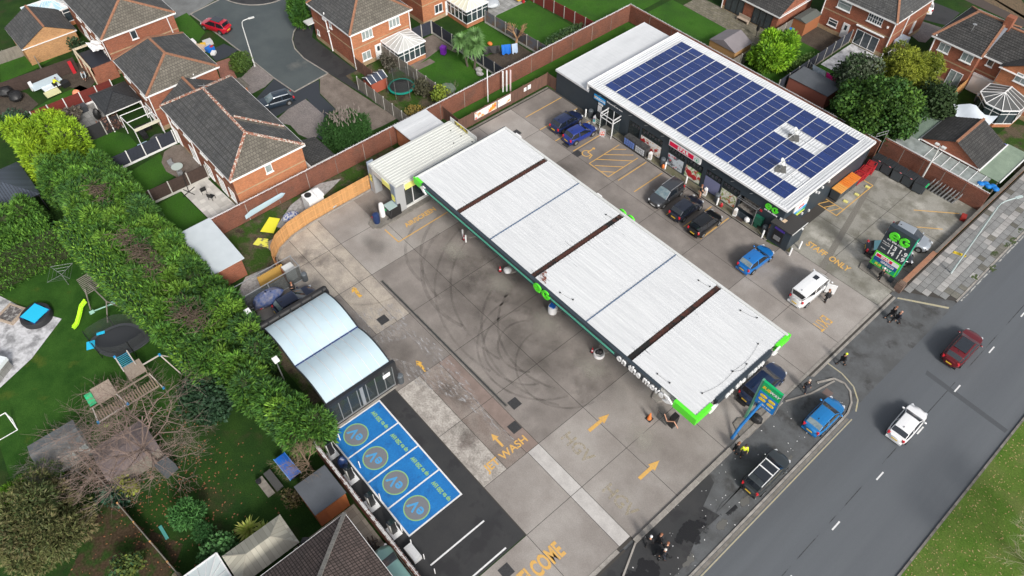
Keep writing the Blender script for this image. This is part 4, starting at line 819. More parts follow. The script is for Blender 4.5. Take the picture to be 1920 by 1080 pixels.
# ---------------- brick boundary walls ----------------
def spikes(mb, p, q, z, step=.17, h=.24, w=.035):
    p, q = Vector(p), Vector(q); L = (q-p).length; d = (q-p)/L; n = Vector((-d.y, d.x)); rg = np.random.default_rng(int(abs(p.x*7+q.y)))
    for i in range(int(L/step)):
        c = p+d*(i*step); a = rg.random()*3
        for k in range(3):
            t = a+k*2.09; o_ = n*math.cos(t)*h*.8; zz = z+.12+math.sin(t)*h*.6
            b = (c.x+o_.x+d.x*.08*(k-1), c.y+o_.y+d.y*.08*(k-1), zz)
            mb.add([(c.x-w*d.x,c.y-w*d.y,z+.10),(c.x+w*d.x,c.y+w*d.y,z+.14),b],[(0,1,2),(2,1,0)])
    mb.tube((p.x,p.y,z+.12),(q.x,q.y,z+.12),.035,n=4)
SPK = mat('zinc_spikes', (.72,.72,.73), .5, fine=.1)
def brickwall(label, p, q, h, pitch=3.6, t=.28, side=1, m=BRICKB, spike=True, coping=None, pil=True):
    mid = ((p[0]+q[0])/2, (p[1]+q[1])/2, 0)
    coping = coping or m
    T = thing('brick_wall', label, 'wall', mid); P, Q = Vector(p), Vector(q); d = (Q-P).normalized(); n = Vector((-d.y, d.x))*t/2; L = (Q-P).length
    k = max(1, int(round(L/pitch)))
    for i in range(k):
        a, b = P+d*(L*i/k+.006), P+d*(L*(i+1)/k-.006)
        part(T, 'wall_bay', MB().prism([tuple(a-n),tuple(b-n),tuple(b+n),tuple(a+n)], 0, h), m, True)
    part(T, 'coping', MB().prism([tuple(P-n*1.25),tuple(Q-n*1.25),tuple(Q+n*1.25),tuple(P+n*1.25)], h, h+.07), coping, True)
    if pil:
        for i in range(1, k):
            a = P+d*(L*i/k); o_ = n*1.05*side
            part(T, 'joint_strip', MB().prism([tuple(a-d*.03+o_*.9),tuple(a+d*.03+o_*.9),tuple(a+d*.03+o_),tuple(a-d*.03+o_)], 0, h-.02), KERB if i % 2 else KERBD, True)
    if spike:
        mb = MB(); spikes(mb, p, q, h+.05); part(T, 'spike_strip', mb, SPK, True, kind='stuff')
    return T
brickwall('long red brick boundary wall with spiked top between houses and wash bay', (-58.3,11.8), (-58.3,72.1), 2.25, side=-1)
brickwall('long brick wall behind the solar panel roof topped with spikes', (-58.4,72.25), (-21.2,72.25), 2.25, side=-1)
brickwall('stained brick wall behind the row of dark bins and grey barriers', (-21.2,73.35), (-9.4,73.35), 2.2, side=-1, pitch=2.2)
brickwall('low reddish wall with white spiked top beside the chargers', (-31.0,6.55), (-10.0,6.55), 1.75, side=1, t=.2, coping=mat('flaked_white_coping',(.55,.54,.53),.8,(.16,.07,.05),3,.48,.56,fine=.3))
brickwall('low brown brick wall and pier beside the price totem', (-9.25,57.6), (-9.25,63.5), .75, spike=False, m=mat('brown_wall',(.20,.13,.10),.9,(.13,.08,.06),2,brick=(.225,.075,(.15,.11,.09),.008,.5)), pil=False, coping=RIDGE, t=.35)
single('wall_pier','square brick pier at the end of the low wall by the totem','pier',MB().box(-9.6,-8.9,56.9,57.6,0,1.0).box(-9.5,-9.0,57,57.5,1.0,1.06),mat('brown_wall',(0,0,0)))
brickwall('low kerbed wall edging the staff car park along the pavement', (-9.25,63.5), (-9.25,110), .5, spike=False, pil=False, coping=KERBD, t=.25)
single('capped_pipe','red plastic crate in the car park corner by the road wall','crate',MB().obox(-9.9,70.8,.0,.5,.7,.5,.3),mat('red_crate',(.25,.02,.015),.6))
# ---------------- fences ----------------
def fence(label, p, q, h, pw, pm, pom, gb=None, boards=False, gap=0, cat='fence'):
    P, Q = Vector(p), Vector(q); d = (Q-P).normalized(); L = (Q-P).length; k = max(1, int(round(L/pw))); st = L/k; a = math.atan2(d.y, d.x)
    T = thing('fence', label, cat, (P.x, P.y, 0), a)
    b0 = .28 if gb else .04
    mb = MB()
    if boards:
        nb = max(4, int(st/.14)); 
        for j in range(nb): w_ = (st-.12)/nb; mb.box(.06+j*w_, .06+(j+.97)*w_, -.012-.008*(j%2), .014-.008*(j%2), b0, h-(.0 if j%2 else .01))
        mb.box(.06,st-.06,.014,.04,b0+.2,b0+.28).box(.06,st-.06,.014,.04,h-.3,h-.22)
    else:
        nb = int((h-b0)/.145)
        for j in range(nb): z = b0+j*(h-b0)/nb; mb.box(.06,st-.06,-.02+.006*(j%2),.02+.006*(j%2),z,z+(h-b0)/nb*.93)
        mb.box(.06,.10,-.03,.034,b0,h).box(st-.10,st-.06,-.03,.034,b0,h).box(.05,st-.05,-.035,.035,h,h+.03)
    pm_ = mesh('fence_panel', mb, pm); po = mesh('post', MB().box(-.055,.055,-.055,.055,0,h+.08), pom)
    gm = mesh('gravel_board', MB().box(.06,st-.06,-.025,.025,0,.27), gb) if gb else None
    for i in range(k+1):
        link('post', po, T, (i*st,0,0))
        if i < k:
            link('fence_panel', pm_, T, (i*st,0,0))
            if gm: link('gravel_board', gm, T, (i*st,0,0))
    return T
fence('red stained panel fence with white posts between the building site and the grey patio garden', (-88.1,4.3), (-88.1,13.6), 1.85, 1.9, WOODR, POSTW, POSTW)
fence('dark brown fence along the far side of the building site garden', (-96.2,1.5), (-95.7,12.0), 1.8, 2.2, WOODK, WOODK)
fence('black fence with bare shrubs between patio garden and hot tub garden', (-81.2,5.9), (-81.2,11.6), 1.8, 1.95, mat('black_timber',(.022,.022,.024),.8,fine=.2,rnd=.1), POSTC)
fence('navy fence with white posts and white gravel boards beside the oval lawn patio', (-74.4,6.2), (-74.5,15.0), 1.8, 1.95, WOODN, POSTW, POSTW)
fence('dark brown panel fence with concrete posts next to the white paved patio', (-67.0,6.9), (-66.8,15.1), 1.8, 2.0, WOODK, POSTC, POSTC)
fence('weathered vertical board fence from the house to the boundary wall behind the trampoline shed', (-69.4,36.2), (-58.7,36.4), 1.8, 1.85, WOODG, POSTC, KERBD, True)
fence('short dark brown fence at the foot of the brick house corner', (-72.8,38.25), (-69.4,38.3), 1.8, 1.7, WOODB, WOODB, None, True)
fence('weathered grey fence between the trampoline garden and the neat lawn', (-72.9,42.2), (-58.7,42.7), 1.8, 1.85, WOODG, POSTC, KERBD, True)
fence('navy panel fence near the palm and the washing line', (-73.2,50.4), (-58.7,50.6), 1.8, 1.95, WOODN, POSTC, POSTC)
fence('navy panel fence closing the side passage between the two houses', (-73.4,47.2), (-73.3,50.3), 1.8, 1.6, WOODN, POSTC)
fence('mixed grey panel fence right of the white conservatory and pollarded tree', (-70.6,57.3), (-58.7,57.8), 1.8, 1.95, mat('mixed_panel',(.10,.105,.125),.8,(.13,.085,.06),1.1,.45,.6,fine=.2,rnd=.3), POSTC, POSTC)
fence('red stained fence in the top garden with concrete posts', (-72,65.6), (-58.8,66.4), 1.7, 1.95, WOODR, POSTC)
fence('navy panel fence with pale posts running from the wall to the white house', (-35.5,74.0), (-35.8,90.0), 1.85, 1.9, WOODN, POSTC, WOODG)
fence('weathered fence between the bungalow and the brick house', (-42.5,79.6), (-42.6,90.6), 1.7, 1.9, WOODG, POSTC)
fence('weathered fence by the lime green conifer and summerhouse', (-42.0,73.0), (-41.9,79.4), 1.7, 1.9, WOODG, POSTC)
fence('orange brown fence beside the white garage door', (-20.7,85.6), (-20.9,91.5), 1.7, 1.9, WOODO, WOODO, None, True)
fence('brown slatted gate panel between house and purple bin', (-30.8,91.8), (-27.6,91.4), 1.8, 1.6, mat('slat_brown',(.24,.14,.07),.8,fine=.2), POSTC)
fence('dark brown board fence hung with adverts beside the shop yard', (-55.0,40.3), (-55.0,54.1), 1.75, 1.9, WOODB, WOODB, None, True)
fence('short brown board fence joining the low roofed shop block', (-55.0,54.1), (-53.45,54.1), 1.75, 1.5, WOODB, WOODB, None, True)
fence('short brown fence end beside the white roofed wash building', (-58.1,40.5), (-55.0,40.4), 1.75, 1.6, WOODB, WOODB, None, True)
fence('weathered fence near the yellow brick garage', (-99.2,8.6), (-96.0,8.4), 1.7, 1.6, WOODG, WOODG, None, True)
fence('old grey fence at the far left garden', (-103.5,2.0), (-103.3,8.0), 1.6, 1.9, WOODG, WOODG, None, True)
fence('thin fence line under the bare tree', (-45.8,-8.5), (-38.0,-7.2), 1.5, 2.6, WOODG, WOODO)
fence('thin timber fence beside the small round conifer', (-36.6,-7.2), (-27.8,-6.0), 1.4, 2.4, WOODG, WOODO)
# new curved timber fence, boards as parts
cur = [(-53.95,27.6),(-53.9,23.0),(-53.8,19.6),(-53.5,17.4),(-52.8,15.6),(-51.8,14.5),(-50.6,14.0),(-49.6,13.8)]
T = thing('timber_fence','new orange timber board fence curving round the corner of the forecourt','fence',(-53,19,0))
seg = [Vector(c) for c in cur]; brd = []; acc = 0
for a, b in zip(seg, seg[1:]):
    L = (b-a).length; k = max(1, int(round(L/.155)))
    for i in range(k): brd.append((a+(b-a)*((i+.5)/k), math.atan2((b-a).y,(b-a).x), L/k))
for i, (c, a, w_) in enumerate(brd):
    if i > len(brd)-8: continue
    m_ = mesh('board', MB().obox(0,0,0,w_*.96,.025,1.85+.02*(i%2),0), WOODO) if i < 6 else m_
    link('board', m_, T, (c.x-T.location.x, c.y-T.location.y, .02), (0,0,a))
mb = MB()
for a, b in zip(seg, seg[1:]): n = Vector((-(b-a).y,(b-a).x)).normalized()*.05; mb.bar((a.x+n.x,a.y+n.y,.5),(b.x+n.x,b.y+n.y,.5),.04,.09); mb.bar((a.x+n.x,a.y+n.y,1.4),(b.x+n.x,b.y+n.y,1.4),.04,.09)
part(T,'rail',mb,WOODO,True)
mk = MB()
for a, b in zip(seg, seg[1:]): n = Vector((-(b-a).y,(b-a).x)).normalized()*.22; mk.bar((a.x+n.x,a.y+n.y,.05),(b.x+n.x,b.y+n.y,.05),.16,.12)
struct('corner_kerb', mk, KERB)
T = thing('lattice_fence','rust brown cut-out metal fence end beside the jet wash screen','fence',(-49.6,13.8,0))
mb = MB()
for i in range(9): mb.bar((-50.9+i*.33,14.1-i*.03,.1),(-50.6+i*.33,14.1-i*.03,1.6),.04,.06); mb.bar((-50.6+i*.33,14.1-i*.03,.1),(-50.9+i*.33,14.1-i*.03,1.6),.04,.06)
part(T,'lattice',mb,mat('rust_orange',(.25,.09,.04),.8),True)
# ---------------- houses ----------------
def slope(mb, a, b, c, d, course=.34, step=.028, m=0):
    "roof slope laid in overlapping tile courses: eaves a-b, top d-c"
    a, b, c, d = map(Vector, (a, b, c, d)); n = (b-a).cross(d-a)
    if n.length < 1e-6: n = (b-a).cross(c-a)
    n.normalize()
    if n.z < 0: n = -n
    L = max((d-a).length, (c-b).length)*.98; k = max(2, int(L/course))
    for i in range(k):
        t0, t1 = i/k, (i+1)/k
        p0, p1 = a.lerp(d, t0), b.lerp(c, t0); q0, q1 = a.lerp(d, t1), b.lerp(c, t1)
        up = n*step
        f_ = [p0+up, p1+up, q1, q0]
        if (q1-q0).length < 1e-3: f_ = [p0+up, p1+up, q0]
        vs = [tuple(v) for v in f_]
        nn = (f_[1]-f_[0]).cross(f_[2]-f_[0])
        if nn.z < 0: vs = vs[::-1]
        mb.poly(vs, m); mb.poly([tuple(p0),tuple(p1),tuple(p1+up),tuple(p0+up)], m)
def ridge_tiles(mb, p, q, w=.26, seg=.42):
    p, q = Vector(p), Vector(q); L = (q-p).length; k = max(1, int(L/seg)); d = (q-p)/L
    for i in range(k): mb.bar(p+d*(L*i/k+.012)+Vector((0,0,.05)), p+d*(L*(i+1)/k-.012)+Vector((0,0,.05)), w, .13)
def window(T, face, pos, z0, z1, w, plane, n=2, glass=None, bars=False, m=None, name='window', transom=False):
    "a framed window standing a little proud of its wall; face E = +x, S = -y, N = +y"
    m = m or UPVC; glass = glass or GLASSC
    def B(mb, u0, u1, a, b, d0, d1):
        if face == 'E': return mb.box(plane+d0, plane+d1, u0, u1, a, b)
        if face == 'N': return mb.box(u0, u1, plane+d0, plane+d1, a, b)
        return mb.box(u0, u1, plane-d1, plane-d0, a, b)
    u0, u1 = pos-w/2, pos+w/2; f = .07; mb = MB()
    B(mb,u0,u0+f,z0,z1,0,.06); B(mb,u1-f,u1,z0,z1,0,.06); B(mb,u0+f,u1-f,z0,z0+f,0,.06); B(mb,u0+f,u1-f,z1-f,z1,0,.06)
    for i in range(1, n): u = u0+(u1-u0)*i/n; B(mb,u-.04,u+.04,z0+f,z1-f,0,.06)
    if transom: B(mb,u0+f,u1-f,z1-.42,z1-.36,0,.055)
    if bars:
        for i in range(n): u = u0+(u1-u0)*(i+.5)/n; B(mb,u-.03,u+.03,z0+f,z1-f,0,.05)
        B(mb,u0+f,u1-f,(z0+z1)/2-.03,(z0+z1)/2+.03,0,.052)
    if z0 > .3: B(mb,u0-.08,u1+.08,z0-.09,z0-.005,0,.13)
    wo = part(T, name, mb, m, True)
    for i in range(n):
        a, b = u0+(u1-u0)*i/n, u0+(u1-u0)*(i+1)/n
        part(wo, 'pane', B(MB(),a+.05,b-.05,z0+f,z1-f,.005,.02), glass, True)
    return wo
def door(T, face, pos, w, plane, z0=.15, z1=2.15, m=None, name='door'):
    m = m or UPVC; mb = MB(); u0, u1 = pos-w/2, pos+w/2
    (mb.box(plane, plane+.06, u0, u1, z0, z1) if face == 'E' else mb.box(u0, u1, plane-.06, plane, z0, z1))
    d = part(T, name, mb, m, True)
    g = MB(); (g.box(plane+.06, plane+.068, pos-.18, pos+.18, z0+1.1, z1-.25) if face == 'E' else g.box(pos-.18, pos+.18, plane-.068, plane-.06, z0+1.1, z1-.25)); part(d, 'pane', g, GLASS, True)
    g = MB(); (g.box(plane+.06, plane+.10, u0+.08, u0+.14, z0+.9, z0+1.05) if face == 'E' else g.box(u0+.08, u0+.14, plane-.10, plane-.06, z0+.9, z0+1.05)); part(d, 'handle', g, STEEL, True)
    return d
def pipe(T, pts, r=.06): part(T, 'downpipe', MB().path(pts, r, 6), UPVC, True, smooth=True)
def house(label, x0, x1, y0, y1, ze, roof, wall=BRICK, tile=TILE, ridge=RIDGE, band=True, ov=.3, wallE=None, name='brick_house', ridges=True, fascia=True, hipmat=None, cat='house'):
    T = thing(name, label, cat, ((x0+x1)/2, (y0+y1)/2, 0))
    part(T, 'wall', MB().box(x0,x1,y0,y0+.2,0,ze).box(x0,x1,y1-.2,y1,0,ze).box(x0,x0+.2,y0+.2,y1-.2,0,ze), wall, True)
    part(T, 'wall', MB().box(x1-.2,x1,y0+.2,y1-.2,0,ze), wallE or wall, True)  # wallE can paint sunlight into this wall with a brighter brick
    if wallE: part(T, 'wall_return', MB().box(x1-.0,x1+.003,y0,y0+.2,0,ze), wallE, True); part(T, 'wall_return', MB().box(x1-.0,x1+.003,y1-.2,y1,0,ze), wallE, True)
    if band:
        for z in ((0,.55),(2.72,2.87)):
            part(T, 'brick_band', MB().box(x0-.012,x1+.012,y0-.012,y0,*z).box(x1,x1+.012,y0-.012,y1+.012,*z).box(x0-.012,x0,y0-.012,y1+.012,*z), BUFF, True)
    X0, X1, Y0, Y1 = x0-ov, x1+ov, y0-ov, y1+ov; zr = ze+.05
    rb = MB(); rg = MB(); kind = roof[0]
    if kind == 'hip':
        A_, B_ = roof[1], roof[2]
        c00, c10, c11, c01 = (X0,Y0,zr),(X1,Y0,zr),(X1,Y1,zr),(X0,Y1,zr)
        if abs(A_[0]-B_[0]) >= abs(A_[1]-B_[1]):
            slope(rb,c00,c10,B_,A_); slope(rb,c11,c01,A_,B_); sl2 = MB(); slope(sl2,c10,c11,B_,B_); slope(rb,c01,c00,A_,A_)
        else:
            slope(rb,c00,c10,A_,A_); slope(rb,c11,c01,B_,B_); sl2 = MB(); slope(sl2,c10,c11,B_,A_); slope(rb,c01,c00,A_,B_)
        part(T,'roof',sl2,hipmat or tile,True)  # hipmat paints the sunlit side into this slope with a paler tile
        ridge_tiles(rg,A_,B_) if (Vector(A_)-Vector(B_)).length > .4 else None
        if abs(A_[0]-B_[0]) >= abs(A_[1]-B_[1]): prs = ((c00,A_),(c01,A_),(c10,B_),(c11,B_))
        else: prs = ((c00,A_),(c10,A_),(c01,B_),(c11,B_))
        for e_, r_ in prs: ridge_tiles(rg,e_,r_)
    elif kind == 'gx':   # ridge along x
        yr, z2 = roof[1], roof[2]; slope(rb,(X0,Y0,zr),(X1,Y0,zr),(X1,yr,z2),(X0,yr,z2)); slope(rb,(X1,Y1,zr),(X0,Y1,zr),(X0,yr,z2),(X1,yr,z2)); ridge_tiles(rg,(X0,yr,z2),(X1,yr,z2))
        part(T,'gable',MB().add([(x1-.2,y0,ze),(x1-.2,y1,ze),(x1-.2,yr,z2-.12),(x1,y0,ze),(x1,y1,ze),(x1,yr,z2-.12)],[(0,2,1),(3,4,5),(0,3,5,2),(1,2,5,4),(0,1,4,3)]), wallE or wall, True); part(T,'gable',MB().add([(x0,y0,ze),(x0,y1,ze),(x0,yr,z2-.12)],[(0,2,1)]), wallE or wall, True)
    elif kind == 'gy':
        xr, z2 = roof[1], roof[2]; slope(rb,(X0,Y1,zr),(X0,Y0,zr),(xr,Y0,z2),(xr,Y1,z2)); slope(rb,(X1,Y0,zr),(X1,Y1,zr),(xr,Y1,z2),(xr,Y0,z2)); ridge_tiles(rg,(xr,Y0,z2),(xr,Y1,z2))
        part(T,'gable',MB().add([(x0,y0,ze),(x1,y0,ze),(xr,y0,z2-.12),(x0,y0+.2,ze),(x1,y0+.2,ze),(xr,y0+.2,z2-.12)],[(0,1,2),(5,4,3),(0,2,5,3),(1,4,5,2),(0,3,4,1)]), wall, True)
    rf = part(T,'roof',rb,tile,True)
    if ridges: part(rf,'ridge_tiles',rg,ridge,True,kind='stuff')
    if fascia: part(T,'fascia',MB().box(X0,X1,Y0-.03,Y0,zr-.17,zr+.03).box(X1,X1+.03,Y0-.03,Y1,zr-.17,zr+.03).box(X0,X1,Y1,Y1+.03,zr-.17,zr+.03).box(X0-.03,X0,Y0,Y1,zr-.17,zr+.03), UPVC, True)
    part(T,'soffit',MB().box(X0,X1,Y0,Y1,zr-.16,zr-.12), UPVC, True)
    return T
# A: two storey house above the trampoline garden
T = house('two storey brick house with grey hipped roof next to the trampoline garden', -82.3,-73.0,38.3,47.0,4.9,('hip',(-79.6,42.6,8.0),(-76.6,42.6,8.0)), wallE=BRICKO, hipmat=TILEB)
window(T,'E',40.55,3.45,4.6,1.55,-73.0,3); window(T,'E',44.6,3.45,4.6,1.6,-73.0,3); window(T,'E',40.0,.75,1.9,1.25,-73.0,2); door(T,'E',41.8,.95,-73.0)
window(T,'S',-77.7,3.6,4.5,.5,38.3,1); window(T,'S',-81.5,.9,1.6,.5,38.3,1,GLASS)
pipe(T,[(-72.9,38.2,4.8),(-72.9,38.2,.1)]); pipe(T,[(-78.7,38.2,5.3),(-78.4,38.2,2.0),(-78.3,38.2,.1)],.08); pipe(T,[(-72.85,46.8,4.8),(-72.85,46.8,.1)])
part(T,'flue',MB().box(-79.0,-78.3,37.98,38.25,4.3,4.6).tube((-77.9,38.1,3.2),(-77.9,37.8,3.2),.09),UPVC,True)
part(T,'porch_roof',MB().box(-82.3,-82.0,37.3,38.25,2.3,2.45).box(-83.2,-82.3,37.3,39,2.3,2.45),WHITEO,True)
# A2: house behind with its own conservatory
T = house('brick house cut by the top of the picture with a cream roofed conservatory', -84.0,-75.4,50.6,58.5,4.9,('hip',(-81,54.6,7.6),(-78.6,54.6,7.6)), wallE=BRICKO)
window(T,'E',53.2,1.0,2.2,1.3,-75.4,2,GLASS); door(T,'E',54.9-.1,.95,-75.4); window(T,'E',53.2,3.5,4.6,1.4,-75.4,2); window(T,'S',-79,3.4,4.4,1.2,50.6,2)
def conservatory(label, x0,x1,y0,y1,ze,za,apex,rm,base=BRICKO,bh=.6,n=(3,4),name='conservatory',glass=None,nose=None):
    "white framed glazed room; apex = ridge line ends"
    T = thing(name,label,'conservatory',((x0+x1)/2,(y0+y1)/2,0)); glass = glass or GLASS
    pts = nose or [(x0,y0),(x1,y0),(x1,y1),(x0,y1)]
    part(T,'base_wall',MB().prism([(x,y) for x,y in pts],0,bh),base,True)
    for i,(a,b) in enumerate(zip(pts,pts[1:]+pts[:1])):
        a_,b_ = Vector(a),Vector(b); L = (b_-a_).length
        if (i == len(pts)-1): continue
        k = max(1,int(round(L/.85))); mb = MB(); n_ = Vector(((b_-a_).y,-(b_-a_).x)).normalized()
        mb.bar((*a,bh+.03),(*b,bh+.03),.14,.07); mb.bar((*a,ze-.06),(*b,ze-.06),.14,.14); mb.bar((*a,ze-.55),(*b,ze-.55),.10,.06)
        for j in range(k+1): c = a_+(b_-a_)*j/k; mb.box(c.x-.045,c.x+.045,c.y-.045,c.y+.045,bh+.06,ze-.1)
        f_ = part(T,'window_frame',mb,UPVC,True)
        for j in range(k):
            c,d = a_+(b_-a_)*(j+.06)/k, a_+(b_-a_)*(j+.94)/k; part(f_,'pane',MB().bar((c.x,c.y,(bh+ze)/2),(d.x,d.y,(bh+ze)/2),.02,ze-bh-.15),glass,True)
    A_,B_ = apex; rb = MB(); ov = .15; ctr = (Vector(A_)+Vector(B_))/2
    P = [Vector((c[0]+(c[0]-ctr.x)*.06, c[1]+(c[1]-ctr.y)*.06, ze+.02)) for c in pts]
    bars = MB(); k = len(P)
    for i in range(k):
        a,b = P[i],P[(i+1)%k]; m_ = (a+b)/2
        ta = Vector(A_) if (a-Vector(A_)).length < (a-Vector(B_)).length else Vector(B_); tb = Vector(A_) if (b-Vector(A_)).length < (b-Vector(B_)).length else Vector(B_)
        if (ta-tb).length < 1e-3: rb.poly([tuple(a),tuple(b),tuple(ta)])
        else: rb.poly([tuple(a),tuple(b),tuple(tb),tuple(ta)])
        up = Vector((0,0,.04)); bars.bar(a+up,ta+up,.07,.06)
        L = (b-a).length; q = int(L/.75)
        for j in range(1,q): bars.bar(a.lerp(b,j/q)+up, ta.lerp(tb,j/q)+up, .04,.045)
        bars.bar(a,b,.10,.12)
    if (Vector(A_)-Vector(B_)).length > .1: bars.bar(Vector(A_)+Vector((0,0,.06)),Vector(B_)+Vector((0,0,.06)),.14,.12)
    part(T,'roof',rb,rm,True); part(T,'roof_bars',bars,UPVC,True)
    return T
CLGREY = mat('grey_polycarbonate',(.42,.42,.40),.35,(.5,.5,.48),1,fine=.04); CLCREAM = mat('cream_polycarbonate',(.66,.65,.52),.4,fine=.04); CLDARK = mat('dark_roof_glass',(.10,.105,.105),.4,fine=.04); CLBLUE = mat('blue_roof_glass',(.35,.55,.65),.2,(.75,.8,.85),.5,.4,.6,fine=.03)
conservatory('white conservatory with grey glazed hipped roof beside the white house door',-72.9,-69.4,42.4,46.4,2.35,3.2,((-72.0,44.4,3.15),(-70.8,44.4,3.15)),CLGREY)
conservatory('white conservatory with cream roof and dark glass doors near the palm',-75.3,-71.2,54.6,58.2,2.4,3.2,((-74.4,56.4,3.1),(-72.6,56.4,3.1)),CLCREAM)
# B and C and D: row along the left
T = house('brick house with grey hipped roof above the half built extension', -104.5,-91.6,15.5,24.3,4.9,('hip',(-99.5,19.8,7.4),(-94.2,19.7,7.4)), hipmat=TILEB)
window(T,'E',19.0,3.5,4.6,.75,-91.6,1,GLASS); pipe(T,[(-91.5,23.4,4.8),(-91.5,23.6,.1)]); pipe(T,[(-92.2,15.4,4.9),(-92.0,15.4,.1)])
for x in (-100.6,-97.6,-94.4): window(T,'S',x,.9,2.2,1.6,15.5,2); window(T,'S',x,3.4,4.5,1.4,15.5,2)
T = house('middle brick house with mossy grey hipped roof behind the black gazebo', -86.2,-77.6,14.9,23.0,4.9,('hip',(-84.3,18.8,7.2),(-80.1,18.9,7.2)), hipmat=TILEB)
window(T,'E',19.45,3.5,4.6,.7,-77.6,1,GLASS); pipe(T,[(-77.5,20.3,5.2),(-77.5,20.4,3.3)]); pipe(T,[(-77.4,14.8,4.9),(-77.4,14.8,.1)])
for x in (-84.3,-80.0): window(T,'S',x,3.4,4.5,1.5,14.9,2); window(T,'S',x,.6,2.1,1.7,14.9,2)
part(T,'porch',MB().box(-77.3,-75.9,23.2,25.2,0,2.2),BRICKO,True); part(T,'porch_roof',MB().add([(-77.8,23.0,2.9),(-75.6,23.0,2.9),(-75.6,25.5,2.2),(-77.8,25.5,2.2),(-77.8,23.0,2.2),(-75.6,23.0,2.2)],[(0,1,2,3),(1,5,2),(0,3,4)]),TILEB,True)
MRID = mat('mortared_ridge',(.30,.12,.075),.85,(.60,.55,.48),4.5,.50,.56,fine=.2)
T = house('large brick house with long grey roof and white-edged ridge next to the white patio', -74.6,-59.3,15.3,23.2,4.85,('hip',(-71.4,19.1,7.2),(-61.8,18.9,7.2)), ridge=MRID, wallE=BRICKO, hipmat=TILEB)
part(T,'link_roof',(lambda m:[slope(m,(-77.4,15.6,3.4),(-74.0,15.6,3.4),(-74.0,19.0,5.4),(-77.4,19.0,5.4)),slope(m,(-74.0,22.4,3.4),(-77.4,22.4,3.4),(-77.4,19.0,5.4),(-74.0,19.0,5.4)),m][-1])(MB()),TILE,True)
part(T,'link_wall',MB().box(-77.3,-74.6,15.9,22.1,0,3.3),BRICK,True)
part(T,'link_ridge',(lambda m:[ridge_tiles(m,(-77.4,19.0,5.4),(-73.2,19.0,5.4)),m][-1])(MB()),RIDGE,True,kind='stuff')
w_ = window(T,'E',19.2,3.5,4.5,.75,-59.3,1)
for x in (-69.9,-66.2): window(T,'S',x,.4,2.2,1.3,15.3,2)
for x in (-74.0,-63.3): window(T,'S',x,.15,2.3,1.5,15.3,3)
window(T,'S',-60.9,.9,2.3,1.2,15.3,3)
for x in (-72.8,-69.9,-66.0,-62.6): window(T,'S',x,3.5,4.6,1.5,15.3,3)
pipe(T,[(-68.6,15.2,4.8),(-68.6,15.2,.1)]); pipe(T,[(-74.4,15.2,4.8),(-74.4,15.2,.1)],.07)
# cross wing gable towards the drive
gr = MB(); ridge_tiles(gr,(-65.0,19.3,7.1),(-62.7,23.3,5.05)); part(T,'hip_ridge',gr,MRID,True,kind='stuff'); part(T,'valley_strip',MB().add([(-65.0,19.2,7.12),(-62.6,23.4,5.08),(-62.1,23.2,5.1),(-64.4,19.2,7.1)],[(0,1,2,3),(3,2,1,0)]),TILEB,True)
part(T,'garage_wall',MB().box(-62.6,-58.7,23.3,26.0,0,2.2),WHITEO,True)
part(T,'garage_roof',(lambda m:[slope(m,(-58.5,23.3,2.9),(-58.5,26.3,2.25),(-62.6,26.3,2.25),(-62.6,23.3,2.9)),m.flat([(-62.5,23.4),(-58.6,23.4),(-58.6,26.2),(-62.5,26.2)],2.3),m][-1])(MB()),TILEK,True)
part(T,'aerial',MB().tube((-70.5,19.1,7.2),(-70.5,19.1,8.2),.03).tube((-70.9,18.6,8.0),(-70.1,19.6,8.0),.02).tube((-70.9,19.0,7.8),(-70.1,19.2,7.8),.02),STEEL,True)
# yellow gabled garage
T = house('yellow brick gable ended garage with dark tiled roof', -106.5,-100.5,8.0,14.4,2.4,('gx',11.3,4.2), wall=BRICKY, tile=TILE, band=False, name='garage', cat='garage', fascia=False, ov=.2)
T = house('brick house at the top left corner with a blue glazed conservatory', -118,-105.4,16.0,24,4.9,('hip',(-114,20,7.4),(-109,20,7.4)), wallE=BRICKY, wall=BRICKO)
conservatory('fan roofed blue and white conservatory at the top left',-110.2,-106.4,11.2,15.8,2.4,3.2,((-108.6,13.6,3.2),(-108.0,14.6,3.2)),CLBLUE)
# north side houses
T = house('brick house with white doors and grey patio north of the shop', -40.9,-31.2,90.3,99.5,4.95,('hip',(-37.6,94.9,7.6),(-34.4,94.9,7.6)), tile=TILE)
window(T,'S',-38.15,3.6,4.7,1.9,90.3,1,GLASSC,transom=True); window(T,'S',-38.85,.95,1.9,1.3,90.3,1,GLASS,transom=True); door(T,'S',-36.95,.95,90.3)
window(T,'S',-33.75,3.65,4.75,2.0,90.3,3,GLASS,bars=True); window(T,'S',-33.85,.15,2.15,3.2,90.3,3,GLASS,name='patio_door')
part(T,'awning_box',MB().tube((-35.7,90.15,2.65),(-31.8,90.15,2.65),.12),UPVC,True); pipe(T,[(-40.8,90.2,4.9),(-40.8,90.2,.1)],.08); pipe(T,[(-31.1,90.2,4.9),(-31.1,90.2,.1)],.08); pipe(T,[(-31.1,93.6,5.2),(-31.1,93.4,.1)],.08)
window(T,'E',96.6,1.0,2.6,.7,-31.2,1,UPVC)
part(T,'alarm_box',MB().lathe((-31.9,90.2,3.9),[(.14,0),(.14,.2)],8),UPVC,True)
T = house('brick house with charcoal roof, twin windows and drainpipe right of the willow', -26.5,-20.9,91.2,100.4,4.95,('hip',(-24.5,95.7,7.3),(-21.2,95.7,7.3)), tile=TILEK)
